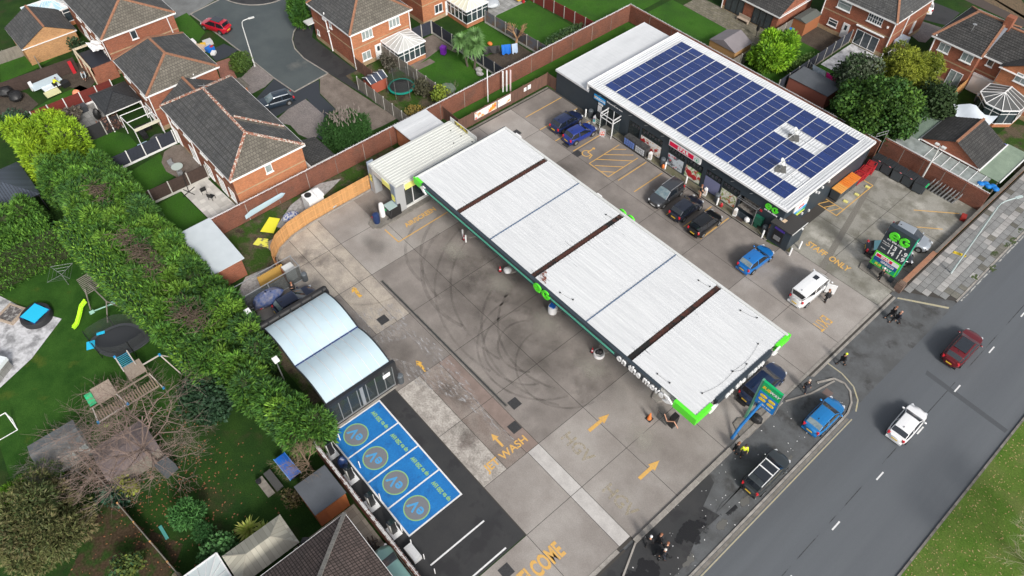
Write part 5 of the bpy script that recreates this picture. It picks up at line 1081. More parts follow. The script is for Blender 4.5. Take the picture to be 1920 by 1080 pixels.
window(T,'S',-24.95,3.55,4.6,1.35,91.2,2); window(T,'S',-22.1,3.6,4.65,1.35,91.2,2); window(T,'S',-24.85,.95,2.0,1.4,91.2,2); window(T,'S',-22.3,.1,2.1,1.6,91.2,2,name='patio_door'); pipe(T,[(-26.4,91.1,5.2),(-26.3,91.1,2.5),(-26.2,91.1,.1)],.09)
part(T,'vent_pipe',MB().tube((-23.6,93.2,5.8),(-23.6,93.2,6.9),.03).lathe((-23.6,93.2,6.9),[(.02,0),(.25,.12),(.02,.14)],8),GREYM,True)
T = house('linked brick house with small window over a white garage door', -20.9,-15.2,92.2,100.5,4.8,('gx',96.0,6.9), tile=TILEK)
window(T,'S',-19.75,3.75,4.65,.75,92.2,1,GLASS)
gd = part(T,'garage_door',MB().box(-20.8,-18.3,92.08,92.18,.05,2.1),UPVC,True); part(gd,'ridge_box',MB().box(-20.85,-18.25,92.0,92.19,2.11,2.4),UPVC,True)
part(T,'chimney',MB().box(-21.4,-20.5,95.3,96.2,6.6,8.2),BRICK,True); part(T,'flashing',MB().bar((-20.9,91.8,5.05),(-20.9,95.8,7.2),.5,.06),mat('lead',(.22,.24,.28),.6),True)
pipe(T,[(-18.3,92.05,4.7),(-18.4,92.05,.1)],.07)
T = house('orange brick gabled house at the right edge behind the domed conservatory', -18.2,-10.0,91.4,100.5,4.8,('gy',-13.9,7.3), wall=BRICKO, tile=TILEK, fascia=False)
window(T,'S',-15.4,3.9,5.0,2.2,91.4,3)
T = house('bungalow with dark glazed doors at the top behind the shop', -52.2,-43.4,84.3,92.0,2.65,('gx',88.0,5.0), tile=TILEK, band=False, ridges=False)
part(T,'brick_band',MB().box(-52.2,-43.4,84.285,84.3,0,.5),BUFF,True)
window(T,'S',-50.2,.15,2.3,2.9,84.3,3,GLASS,m=DARKM,name='patio_door'); window(T,'S',-45.7,.15,2.3,3.0,84.3,3,GLASS,m=DARKM,name='patio_door'); pipe(T,[(-52.1,84.2,2.6),(-52.1,84.2,.1)],.07)
# bottom house
T = house('maroon tiled house in the bottom foreground with mossy grey hip', -22.9,-11.5,-7.2,4.6,4.6,('hip',(-17.4,-1.3,8.3),(-15.5,-1.3,8.3)), tile=TILER, hipmat=TILER, ridge=RIDGEG, band=False)
window(T,'E',1.5,.9,2.1,1.4,-11.5,2)
# garage with green lean-to roofs
T = house('gabled brick garage with dark tiles by the boundary wall', -18.4,-12.1,76.1,81.6,2.4,('gy',-15.2,4.05), wall=BRICK, tile=TILEK, band=False, name='garage', cat='garage', fascia=False, ov=.2)
GRN = mat('green_corrugated_sheet',(.19,.25,.20),.5,(.15,.20,.165),.8,fine=.08)
T = thing('lean_to','green corrugated lean-to with white edge left of the dark garage','lean-to',(-19.6,78.2,0)); part(T,'roof',ribbed(MB(),-20.5,-18.75,75.2,81.2,2.2,.12,.02,'x'),GRN,True); part(T,'edge',MB().box(-18.75,-18.6,75.2,81.4,2.2,2.3).box(-20.6,-18.7,75.05,75.2,2.12,2.26),UPVC,True); part(T,'post',MB().box(-20.5,-20.4,75.2,75.3,0,2.2).box(-20.5,-20.4,81.1,81.2,0,2.2),WOODG,True)
T = thing('lean_to','green corrugated carport roof right of the garage near the road','lean-to',(-10.6,79,0)); part(T,'roof',ribbed(MB(),-11.8,-9.6,75.9,82.6,2.2,.14,.025,'x'),mat('green_sheet_pale',(.27,.34,.26),.5,(.2,.26,.2),.8,fine=.08),True); part(T,'edge',MB().box(-11.95,-11.8,75.9,82.4,2.2,2.3).box(-9.6,-9.5,75.9,82.6,2.15,2.3),UPVC,True); part(T,'post',MB().box(-9.8,-9.7,76,76.1,0,2.2).box(-9.8,-9.7,82.4,82.5,0,2.2),WOODG,True)
T = thing('lean_to','long glazed lean-to with white glazing bars between brick wall and garage','lean-to',(-15.6,74.7,0)); mb = MB()
part(T,'roof',MB().add([(-20.4,73.75,2.15),(-10.4,73.75,2.15),(-10.4,75.6,2.35),(-20.4,75.6,2.35)],[(0,1,2,3)]),mat('grimy_sheet',(.30,.33,.32),.4,(.18,.2,.19),1.3,fine=.15),True)
for i,x in enumerate(np.arange(-16.9,-10.5,1.0)): mb.bar((x,73.75,2.19),(x,75.6,2.39),.06,.05)
part(T,'glazing_bar',mb,UPVC,True); part(T,'edge',MB().box(-20.4,-10.4,73.66,73.75,2.0,2.2),WHITEO,True)
single('blue_tarpaulin','crumpled bright blue tarpaulin at the end of the lean-to by the road','tarpaulin',(lambda mb:[mb.ball((-10.8+.35*i,74.3+.3*(i%2)+.1*i,2.2),.38,.34,.2,8,5) for i in range(5)][-1])(MB()),mat('tarp',(.01,.22,.60),.5,(.0,.12,.45),6),smooth=True)
conservatory('many sided white conservatory with grey spoked roof at the right edge',-18.3,-13.8,87.5,91.4,2.4,3.2,((-16.2,89.6,3.2),(-16.2,91.2,3.2)),CLDARK,nose=[(-18.3,91.3),(-18.3,89.0),(-16.9,87.5),(-15.1,87.5),(-13.8,89.0),(-13.8,91.3)],bh=.5)
# ---------------- wash buildings ----------------
T = thing('wash_building','long white ribbed roof on silver columns left of the canopy with yellow signs','car wash',(-51.3,32.6,0))
part(T,'roof',ribbed(MB(),-53.5,-48.85,27.5,38.0,3.75,.36,.04,'y').box(-53.55,-48.8,27.4,38.05,3.55,3.70),mat('ivory_sheet',(.62,.63,.59),.5,(.55,.56,.53),1.5,fine=.06,streak=(2.5,.2,1)),True)
part(T,'column',MB().box(-53.6,-52.9,27.3,28.2,0,3.6),SILVERP,True); part(T,'column',MB().box(-49.5,-48.8,27.3,28.4,0,3.6),SILVERP,True)
part(T,'fin',MB().add([(-53.65,27.25,0),(-53.55,27.25,0),(-53.55,27.25,3.95),(-53.65,27.25,3.95),(-53.65,28.2,0),(-53.55,28.2,0),(-53.55,28.0,3.95),(-53.65,28.0,3.95)],[(0,1,2,3),(4,7,6,5),(0,3,7,4),(1,5,6,2),(3,2,6,7)]).box(-49.52,-48.78,27.22,27.3,0,3.8),mat('blue_grey_panel',(.20,.24,.30),.5),True)
part(T,'beam',MB().box(-52.9,-49.5,27.3,27.5,2.9,3.55).box(-48.95,-48.8,28.4,38.0,2.9,3.55),WHITEO,True)
part(T,'yellow_board',MB().box(-51.0,-49.6,27.24,27.3,2.85,3.5),mat('pale_lemon',(.78,.76,.22),.5),True); part(T,'yellow_board',MB().box(-48.8,-48.74,28.5,31.5,2.7,3.4),mat('pale_lemon',(0,0,0)),True); part(T,'yellow_board',MB().box(-53.5,-53.0,27.23,27.25,1.6,2.5).box(-49.45,-48.9,27.2,27.22,1.7,2.5).box(-49.45,-48.9,27.2,27.22,.6,1.2),mat('lemon_print',(.78,.74,.15),.5,(.08,.08,.07),3.2,.56,.58,fine=0),True)
for y in (30.6,33.2): part(T,'window_frame',MB().box(-48.95,-48.85,y-1.25,y-1.17,.5,2.7).box(-48.95,-48.85,y+1.17,y+1.25,.5,2.7).box(-48.95,-48.85,y-1.2,y+1.2,.4,.5),UPVC,True)
part(T,'glazing',MB().box(-48.92,-48.9,28.4,37.8,.5,2.9),CLEAR,True); part(T,'base_wall',MB().box(-49.0,-48.85,28.4,38,0,.4),WHITEO,True); part(T,'back_wall',MB().box(-53.55,-53.4,28.2,38,0,3.5).box(-53.4,-49,37.8,38,0,3.5),BRICK,True)
part(T,'brush',MB().lathe((-52.6,31,0.2),[(.3,0),(.5,.2),(.5,2.1),(.3,2.3)],12).lathe((-49.9,31,0.2),[(.3,0),(.5,.2),(.5,2.1),(.3,2.3)],12),mat('brush_dark',(.04,.05,.06),.9,fine=.4,fs=30),True,smooth=True)
part(T,'parapet_sign',MB().box(-53.4,-48.9,38.05,38.1,3.5,4.3),WHITEO,True); part(T,'parapet_print',MB().box(-52.6,-50.4,38.02,38.05,3.85,4.25),mat('parapet_yellow',(.6,.5,.05),.5,(.1,.07,.03),3,.45,.55),True)
part(T,'roof_bolt',(lambda m:[m.lathe((x,y,3.79),[(.07,0),(.07,.05)],6) for x,y in ((-52,37),(-50.6,37.3),(-50.2,36),(-49.1,37.6))][-1])(MB()),BLACK,True)
T = thing('plant_hut','small brick hut with flat white roof behind the wash building','hut',(-56.6,36,0)); part(T,'wall',MB().box(-57.9,-53.7,33.8,37.9,0,2.55),BRICKO,True); part(T,'roof',ribbed(MB(),-58.1,-53.6,33.6,38.1,2.62,1.2,.015,'y').box(-58.1,-53.6,33.6,38.1,2.5,2.6),WHITE,True)
T = thing('hut','flat pale roofed brick hut between hedge and gravel','hut',(-55,10,0)); part(T,'wall',MB().box(-58.3,-51.7,4.0,11.5,0,2.35),BRICK,True); part(T,'roof',MB().box(-58.5,-51.5,3.8,11.75,2.35,2.47),FELTL,True)
# curved roof valet shelter
T = thing('wash_shelter','valeting shelter with two arched translucent roofs and dark frame','shelter',(-37,12,0))
YA, YB = 8.9, 15.0; POLY = mat('arched_polycarbonate',(.45,.57,.63),.22,(.52,.63,.68),.3,.35,.65,fine=.02,spec=.6)
def arch(xa,xb,z0,rise,y):
    return [(xa+(xb-xa)*t, y, z0+rise*math.sin(math.pi*(.10+.80*t))-rise*math.sin(math.pi*.10)) for t in np.linspace(0,1,13)]
for (xa,xb) in ((-42.2,-37.15),(-37.05,-32.3)):
    NP = 7
    for i in range(NP):
        y0_,y1_ = YA+(YB-YA)*i/NP+.012, YA+(YB-YA)*(i+1)/NP-.012; a = arch(xa,xb,3.3,.95,y0_); b = arch(xa,xb,3.3,.95,y1_)
        part(T,'roof_sheet',MB().add(a+b,[(j,j+1,13+j+1,13+j) for j in range(12)]),POLY,True,smooth=True)
    mb = MB()
    for i in range(1,NP): 
        a = arch(xa,xb,3.33,.95,YA+(YB-YA)*i/NP); [mb.bar(p,q,.05,.03) for p,q in zip(a,a[1:])]
    part(T,'glazing_bar',mb,WHITE,True,kind='stuff')
    for y in (YA-.05,YB+.05):
        mb = MB(); a = arch(xa,xb,3.28,.95,y); [mb.bar(p,q,.09,.16) for p,q in zip(a,a[1:])]; part(T,'arch_frame',mb,DARKM,True)
part(T,'gutter',MB().bar((-37.1,YA,3.32),(-37.1,YB+.1,3.32),.10,.06),mat('blue_gutter',(.03,.05,.16),.5),True); part(T,'front_tube',MB().tube((-42.6,YA-.4,3.3),(-42.6,YB+.2,3.3),.3,n=12).ball((-42.6,YB+.2,3.3),.3,.2,.3),BLACK,True,smooth=True)
part(T,'beam',MB().box(-32.35,-32.05,YA-.1,YB+.3,2.95,3.4),DARKM,True)
for x,y in ((-32.2,15.2),(-32.2,8.8),(-42.4,15.2),(-42.4,8.8)): part(T,'post',MB().box(x-.16,x+.16,y-.16,y+.16,0,3.3),DARKM,True)
part(T,'glass_wall',MB().box(-32.22,-32.18,YA,YB+.1,.1,2.95),CLEAR,True)
mb = MB(); mb.box(-32.25,-32.13,YA,YB+.1,.02,.12)
for i in range(8): y = YA+(YB-YA)*i/7; mb.box(-32.24,-32.14,y-.03,y+.03,.12,2.95)
mb.box(-32.24,-32.12,11.75,12.05,.12,2.95); part(T,'mullion',mb,GREYM,True); part(T,'notice',MB().box(-32.12,-32.10,14.0,14.7,1.9,2.4),UPVC,True)
part(T,'valley_brackets',(lambda m:[m.box(-42.25,-42.1,y-.04,y+.04,3.45,3.75) for y in np.linspace(YA+.5,YB-.2,6)][-1])(MB()),DARKM,True,kind='stuff')
struct('wash_step',MB().box(-32.0,-31.85,8.4,15.0,.02,.10),KERB)
# jet wash glass bay
T = thing('jet_wash_screen','open steel framed glass bay behind the arched shelter','screen',(-47.8,12,0))
mb = MB()
for x in (-49.2,-47.6):
    for y in (8.6,11.9,15.2): mb.tube((x,y,0),(x,y,2.1),.05,n=6)
    mb.tube((x,8.4,2.1),(x,15.3,2.1),.05,n=6); mb.tube((x,8.4,.12),(x,15.3,.12),.05,n=6)
for y in (15.2,): mb.tube((-49.2,y,2.1),(-47.6,y,2.1),.05,n=6)
part(T,'frame',mb,STEEL,True); part(T,'glass',MB().box(-47.61,-47.59,8.6,15.2,.2,2.05),CLEAR,True)
part(T,'timber_panel',MB().box(-49.25,-49.15,11.6,14.2,.1,1.7),mat('ochre_ply',(.42,.25,.06),.7),True); part(T,'white_tank',MB().box(-49.0,-48.2,14.0,15.0,0,1.6),WHITEO,True)
lump('car_under_sheet','blue and white hoarding and bags behind the glass bay','bags',-47.2,11.4,0,.8,1.6,.8,mat('blue_bag',(.02,.06,.2),.5,(.2,.2,.25),2))
single('red_white_board','red and white barrier boards behind the parked blue car','barrier',MB().box(-46.9,-46.8,10.2,12.6,.3,.55),mat('redwhite',(.6,.02,.02),.5,(.8,.8,.8),1.2,.49,.51,fine=0))
lump('black_sacks','pair of black sacks by the bottom of the glass bay','bags',-46.7,9.4,0,.4,.4,.5,BLACK)
T = thing('garden_table','white folding table and frame beside the arched shelter end','table',(-44.6,8.2,0),.3); part(T,'table_top',MB().box(-.5,.5,-.8,.8,.72,.76),WHITEO); part(T,'leg',MB().tube((-.45,-.7,0),(-.45,-.7,.72),.03).tube((.45,.7,0),(.45,.7,.72),.03).tube((.45,-.7,0),(.45,-.7,.72),.03).tube((-.45,.7,0),(-.45,.7,.72),.03),STEEL)
# air / water island
isl = struct('air_island',MB().prism([(-50.1,24.8),(-49.6,24.1),(-48.8,24.1),(-48.3,24.7),(-48.2,31.4),(-49.0,31.4),(-49.3,28.4),(-50.0,26.2)],0,.14),KERBD)
T = thing('vacuum_unit','white upright tank unit on the air island','vacuum',(-49.6,25.9,.14)); part(T,'body',MB().lathe((0,0,0),[(.3,0),(.3,1.2),(.22,1.7),(.05,1.8)],12),UPVC,smooth=True)
T = thing('air_machine','black vacuum and air machine with pale top and hoses','air machine',(-49.1,27.0,.14)); part(T,'body',MB().box(-.5,.5,-.8,.6,0,1.25),BLACK); part(T,'top',MB().box(-.52,.52,-.82,.2,1.25,1.33),mat('pale_teal',(.35,.45,.45),.4)); part(T,'hose',MB().path([(-.5,.3,1.2),(-.3,.7,1.9),(.2,.8,1.6),(.3,.6,.4)],.04).path([(.5,-.5,1.1),(.7,-.9,.5),(.4,-1.1,.1)],.04),BLACK,smooth=True); part(T,'badge',MB().box(-.45,-.1,-.83,-.82,.7,.95),GRNB)
T = thing('air_machine','navy rounded unit with red badge at the tip of the air island','air machine',(-49.2,24.9,.14)); part(T,'body',MB().lathe((0,0,0),[(.32,0),(.4,.7),(.35,1.15),(.1,1.3)],12),mat('navy',(.012,.03,.10),.4),smooth=True); part(T,'badge',MB().ball((-.15,-.33,.8),.14,.06,.14,8,5),REDB,smooth=True)
# white tank unit on waste ground
T = thing('extractor_unit','tall white box with round black fan on the grass strip','extractor',(-55.2,21.3,0)); part(T,'body',MB().box(-.75,.75,-.85,.85,0,1.9).box(-.3,.85,.2,.9,1.9,2.2),UPVC); part(T,'fan',MB().lathe((-.25,-.35,1.9),[(.36,0),(.36,.08),(.3,.1)],16),BLACK,smooth=True)
lump('gravel_bag','torn blue and white bags on the gravel by the white box','bags',-55.6,18.6,0,.6,.9,.3,mat('bagmix',(.6,.6,.62),.6,(.03,.08,.35),6,.5,.55))
single('roof_offcut','long pale blue panel leaning on the boundary wall','panel',MB().add([(-58.0,14.9,.5),(-58.0,19.2,.9),(-57.9,19.6,1.3),(-57.9,19.2,1.6),(-57.9,15.6,1.4),(-58.0,14.9,1.0)],[(5,4,3,2,1,0),(0,1,2,3,4,5)]),mat('pale_blue_panel',(.45,.58,.66),.5))
single('roof_offcut','pale blue square panel lying behind the new timber fence','panel',MB().obox(-54.6,23.2,.25,1.3,1.6,.04,.3),mat('pale_blue_panel',(0,0,0)))
for lab,pts in (('plain bright yellow panel lying on the waste ground',((505,407),(525,410),(513,437),(488,434))),('yellow panel with dark lettering by the curved fence end',((484,446),(503,448),(503,465),(474,458)))):
    o = single('yellow_sheet',lab,'panel',MB().prism([G(*p,.2) for p in pts],.17,.21),mat('lemon',(.78,.74,.04),.5) if 'plain' in lab else mat('lemon2',(.75,.72,.10),.5,(.2,.2,.1),2.2,.54,.57,fine=0))
# ---------------- estate ground ----------------
g1 = lambda n, pts, z, m: area(n, pts, z, m)
g1('estate_road', [(357,27),(411,0),(600,-25),(566,38),(551,60),(548,75),(553,92),(570,110),(615,138),(552,172),(514,146),(478,118),(447,94),(410,66)], .012, CULAS)
g1('pale_driveway', [(230,-30),(300,45),(330,70),(357,27),(424,-12)], .010, mat('washed_concrete',(.20,.21,.21),.85,(.13,.135,.135),.5,fine=.2,fs=10))
g1('estate_footpath', [(600,-20),(566,38),(552,62),(550,78),(556,92),(572,110),(617,138),(670,170),(745,215),(770,205),(668,132),(585,70)], .016, ASPH)
g1('earth_path', [(615,137),(600,148),(600,175),(640,215),(668,258),(720,235),(745,222),(668,172)], .014, PATH)
g1('dark_driveway', [(551,173),(598,150),(600,178),(642,217),(612,268),(560,235),(600,215),(575,185),(540,205),(500,230),(468,198),(515,147)], .013, mat('navy_tarmac',(.03,.036,.046),.8,fine=.15))
g1('dark_driveway_far', [(389,97),(420,82),(447,94),(425,108),(405,115)], .018, mat('navy_tarmac',(0,0,0)))
g1('block_drive', [(448,150),(478,120),(515,146),(497,163),(465,180),(440,165)], .017, PAVEB)
g1('red_block_drive', [(405,117),(432,108),(440,138),(448,152),(438,165),(415,150)], .019, PAVER)
g1('grey_block_drive', [(540,205),(573,186),(608,216),(604,240),(588,265),(560,252),(545,235),(515,228)], .019, PAVEB)
g1('front_lawn', [(318,40),(350,24),(385,60),(372,78),(355,70),(320,55)], .02, GRASS)
kb = MB()
pts = [(411,0),(357,27),(410,66),(447,94),(478,118),(514,147),(552,173),(615,138),(570,110),(553,92),(548,75),(551,60),(566,38)]
for a,b in zip(pts,pts[1:]): kb.bar((*G(*a),.05),(*G(*b),.05),.14,.10)
t_ = np.linspace(R(200),R(340),14); pc = [(475+70*math.cos(a), -22-32*math.sin(a)) for a in t_]
for a,b in zip(pc,pc[1:]): kb.bar((*G(*a),.05),(*G(*b),.05),.14,.10)
struct('estate_kerb', kb, KERB); g1('turning_island', pc, .018, ASPH)
# gardens
for n_, p_, m_ in (('lawn',[(0,120),(60,92),(112,104),(72,127),(0,157)],GRASS),('lawn',[(62,205),(95,186),(150,160),(170,168),(110,197),(75,215)],GRASS),('building_plot',[(92,140),(130,118),(150,118),(182,150),(160,175),(128,162),(100,165)],SOIL),('barbecue_patch',[(0,160),(50,175),(72,195),(40,225),(0,215)],SOIL),
  ('lawn',[(150,262),(205,243),(242,253),(258,272),(215,299),(180,292)],GRASS),('oval_lawn',[(215,340),(300,288),(326,332),(262,366)],GRASS),('square_lawn',[(270,400),(338,360),(390,411),(330,444)],GRASS),
  ('lawn',[(787,120),(830,88),(900,120),(868,150),(852,140),(806,110)],GRASS),('wall_garden_lawn',[(985,8),(1060,42),(1010,62),(975,55),(940,32)],GRASS)):
    g1(n_, p_, .022, m_)
area('trampoline_garden',[(-72.8,36.5),(-58.6,36.5),(-58.6,42.5),(-72.8,42.5)],.018,ROUGHG,px=False); area('neat_lawn',[(-67.8,43.4),(-60.2,43.4),(-60.2,50.2),(-67.8,50.2)],.024,GRASS,px=False); area('patio_strip',[(-73,42.8),(-67.8,42.8),(-67.8,50.3),(-73,50.3)],.02,PATH,px=False)
area('palm_bed',[(-60.2,42.8),(-58.6,42.8),(-58.6,50.3),(-60.2,50.3)],.02,SOIL,px=False); area('garden_lawn',[(-71.0,50.8),(-64.5,50.8),(-64.5,57.2),(-71,57.2)],.02,GRASS,px=False); area('mulch_bed',[(-64.5,50.8),(-58.7,50.8),(-58.7,57.3),(-64.5,57.3)],.02,SOIL,px=False)
area('top_lawn',[(-71,58),(-58.9,58),(-58.9,65.6),(-71,65.6)],.02,GRASS,px=False); area('top_patio',[(-77,58.5),(-71,58.5),(-71,65),(-77,65)],.022,PAVEG,px=False); area('far_lawn',[(-76,66.8),(-58.9,66.8),(-58.9,85),(-76,85)],.02,GRASS,px=False)
area('bungalow_lawn',[(-58,72.6),(-42.7,72.6),(-42.7,80.5),(-58,80.8)],.02,GRASS,px=False); area('bungalow_patio',[(-56,80.8),(-42.7,80.5),(-42.7,84.3),(-56,84.3)],.022,mat('mossy_paving',(.20,.18,.14),.9,(.12,.11,.07),1,fine=.35,fs=6,brick=(.6,.5,(.1,.09,.07),.03,.5)),px=False)
area('conifer_lawn',[(-41.8,72.6),(-35.7,72.6),(-35.7,85.6),(-41.8,85.6)],.02,GRASS,px=False); area('dug_border',[(-42.4,85.6),(-35.9,85.6),(-35.9,90.3),(-42.4,90.3)],.021,SOIL,px=False)
area('printed_patio',[(-35.4,83.2),(-29.4,83.2),(-29.4,89.6),(-31,90.2),(-35.4,90.2)],.03,PRINTC,px=False); area('washing_lawn',[(-35.2,79.3),(-29,79.3),(-29,83.1),(-35.2,83.1)],.02,GRASS,px=False)
area('rear_lawn',[(-26,84),(-20.8,84),(-20.8,89.8),(-26,89.8)],.018,GRASSD,px=False); area('rear_patio',[(-26.2,89.6),(-20.8,89.6),(-20.8,91.2),(-26.2,91.2)],.02,PATH,px=False); area('right_garden',[(-14,76),(-9.4,82),(-9.4,92),(-14,90)],.02,ROUGHG,px=False)
g1('block_drive_north',[(1700,60),(1718,36),(1765,52),(1735,80),(1722,78)],.02,PAVEB); g1('tarmac_drive_north',[(1740,0),(1800,24),(1775,48),(1718,34)],.018,ASPH); g1('leaf_strewn_verge',[(1810,0),(1990,70),(1960,60),(1900,-20),(1800,-40)],.018,mat('leaf_litter',(.16,.105,.06),.95,(.09,.07,.04),3,fine=.5,fs=5)); g1('north_footpath',[(1700,-50),(1980,80),(1990,70),(1800,-20)],.022,mat('brown_path2',(.065,.05,.042),.9,fine=.2))
g1('slab_patio',[(122,216),(180,190),(203,208),(205,222),(148,247)],.03,PAVEG); g1('round_patio',[(303,305),(308,285),(325,273),(345,270),(378,312),(332,333),(312,322)],.034,PATH); g1('white_patio',[(338,357),(385,331),(446,388),(392,411)],.036,PAVEW)
g1('left_patio',[(-30,540),(45,578),(116,598),(60,672),(0,728),(-40,740)],.03,PRINTC)
area('hedge_lawn',[(-66,-11),(-44,-13),(-42,1.5),(-66,2)],.015,mat('hedgeside_lawn',(.018,.062,.008),.95,(.036,.098,.014),.45,.35,.65,c3=(.06,.095,.014),n3=.5,lo3=.58,hi3=.7,bump=.6,bs=50,fine=.35,fs=12,spec=.15),px=False)  # deep green mottled grass, the lawn's own colour
area('leafy_soil',[(-43,-7.5),(-35,-7),(-31.2,-5),(-29,-7.5),(-33,-14),(-38,-8.5)],.018,mat('leafy_soil_mix',(.06,.042,.026),.95,(.025,.055,.012),.9,.45,.6,bump=.8,bs=20,fine=.5,fs=6,spec=.1),px=False)
area('cream_patio',[(-25.5,1.0),(-18,1.0),(-18,6.3),(-25.5,6.3)],.02,mat('cream_slabs',(.42,.38,.31),.85,fine=.1,brick=(.6,.6,(.25,.22,.19),.015,0)),px=False)
lv = MB(); rg = np.random.default_rng(5)
def leaves(n, fx, fy, z, s=.09):
    mb = MB()
    for i in range(n):
        x, y = fx(), fy(); a = rg.random()*6.3; r = s*(.5+rg.random()); c, d = math.cos(a)*r, math.sin(a)*r
        mb.add([(x-c,y-d,z),(x+d*.6,y-c*.6,z+.02),(x+c,y+d,z+.005),(x-d*.6,y+c*.6,z+.03)],[(0,1,2,3)])
    return mb
LEAF = mat('fallen_leaf',(.42,.33,.16),.8,(.28,.19,.07),5,.4,.6)
single('fallen_leaves','scattered fallen leaves across the roadside grass verge','leaves',leaves(1300,lambda:5.3+abs(rg.normal())*3.4,lambda:28+rg.random()*30,.11,.06),LEAF,kind='stuff')
single('fallen_leaves','orange brown leaves scattered under the bare tree','leaves',leaves(800,lambda:-36+rg.normal()*4,lambda:-4+rg.normal()*3.0,.04,.07),mat('rust_leaf',(.30,.12,.05),.8,(.22,.1,.05),5),kind='stuff')
single('litter_specks','pale specks of chewing gum and litter on the footway','litter',leaves(70,lambda:-9+rg.random()*4,lambda:18+rg.random()*25,.09,.05),UPVC,kind='stuff')
# ---------------- vegetation ----------------
def blades(name, P, A, W, T, m, parent, off):
    "P base points, A tip vectors, W side vectors: one lozenge each"
    n = len(P); V = np.empty((n,4,3)); V[:,0] = P; V[:,1] = P+A*.45+W; V[:,2] = P+A; V[:,3] = P+A*.45-W
    V -= np.array(off); me = bpy.data.meshes.new(name); me.vertices.add(n*4); me.vertices.foreach_set('co', V.reshape(-1))
    me.loops.add(n*4); me.loops.foreach_set('vertex_index', np.arange(n*4)); me.polygons.add(n); me.polygons.foreach_set('loop_start', np.arange(0,n*4,4))
    me.update(calc_edges=True); at = me.attributes.new('tint','FLOAT_COLOR','POINT'); C_ = np.ones((n,4,4)); C_[:,:,:3] = T[:,None,:]; at.data.foreach_set('color', C_.reshape(-1))
    me.materials.append(m); me.validate(); return link(name, me, parent)
def foliage(parent, lumps, dens, size, kind, m, tints, rng, zmin=.05, name='crown', flat=.35, up=.25):
    "lumps: (x,y,z,rx,ry,rz); leaf clumps over the surface of every lump"
    Ps=[];Ns=[]
    for l in lumps:
        c = np.array(l[:3]); r = np.array(l[3:6]); n = int(dens*4*math.pi*((r[0]*r[1]+r[0]*r[2]+r[1]*r[2])/3))
        d = rng.normal(size=(n,3)); d /= np.linalg.norm(d,axis=1)[:,None]; k = .72+.36*rng.random(n)[:,None]
        p = c+d*r*k; ok = p[:,2] > zmin; Ps.append(p[ok]); Ns.append((d/r)[ok])
    P = np.concatenate(Ps); N = np.concatenate(Ns); N /= np.linalg.norm(N,axis=1)[:,None]; n = len(P)
    s = size*(.55+.9*rng.random(n))[:,None]; z = np.array([0,0,1.])
    if kind == 'spray':
        reps = 4; P = np.repeat(P,reps,0); N = np.repeat(N,reps,0); s = np.repeat(s,reps,0); A = N+rng.normal(size=N.shape)*.55+z*up
        A /= np.linalg.norm(A,axis=1)[:,None]; W = np.cross(A, rng.normal(size=A.shape)); W /= np.linalg.norm(W,axis=1)[:,None]; A *= s; W *= s*.12
    else:
        A = rng.normal(size=N.shape)+N*flat+z*.1; A /= np.linalg.norm(A,axis=1)[:,None]; W = np.cross(A, N+rng.normal(size=A.shape)*.5); W /= np.linalg.norm(W,axis=1)[:,None]+1e-9; A *= s; W *= s*.42
    lt = np.array(tints)[rng.integers(0,len(tints),len(lumps))]*(.7+.6*rng.random(len(lumps)))[:,None]; LT = np.concatenate([np.repeat(lt[i:i+1],len(Ps[i]),0) for i in range(len(lumps))])
    if kind == 'spray': LT = np.repeat(LT,reps,0)
    cl = rng.integers(0,len(tints),len(P)); Tt = (np.array(tints)[cl]*.45+LT*.55)*(.7+.6*rng.random(len(P)))[:,None]
    r = parent
    while r.parent: r = r.parent
    return blades(name, P, A, W, Tt, m, parent, tuple(r.location))
LEAFM = mat('leaf',(1,1,1),.65,tint=True,fine=0,spec=.25)
def trunk(T, p, q, r0, r1, m=None): part(T,'trunk',MB().tube(p,q,r0,r1,8),m or mat('bark',(.09,.07,.055),.9,(.13,.11,.09),4,fine=.2),True,smooth=True)
def lumpy(c, r, n, rng, k=.42, sp=.62, zlo=-.5):
    out = []
    for i in range(n):
        d = rng.normal(size=3); d /= np.linalg.norm(d); d[2] = max(d[2], zlo); q = sp*(.6+.4*rng.random())
        out.append((c[0]+d[0]*r[0]*q, c[1]+d[1]*r[1]*q, c[2]+d[2]*r[2]*q, r[0]*k*(.8+.4*rng.random()), r[1]*k*(.8+.4*rng.random()), r[2]*k*(.8+.4*rng.random())))
    return out
def tree(name, label, cat, c, r, n, dens, size, kind, tints, seed, k=.42, sp=.62, stem=True, group=None, inner=True, up=.25):
    rng = np.random.default_rng(seed); T = thing(name,label,cat,(c[0],c[1],0),0,group)
    if stem: trunk(T,(c[0],c[1],0),(c[0],c[1],c[2]),.09+r[0]*.05,.05)
    L = lumpy(c,r,n,rng,k,sp)
    if inner: L.append((c[0],c[1],c[2]*.95,r[0]*.6,r[1]*.6,r[2]*.65))
    foliage(T,L,dens,size,kind,LEAFM,tints,rng,up=up); return T
GC = [(.035,.085,.018),(.05,.12,.02),(.028,.065,.022),(.075,.14,.025)]
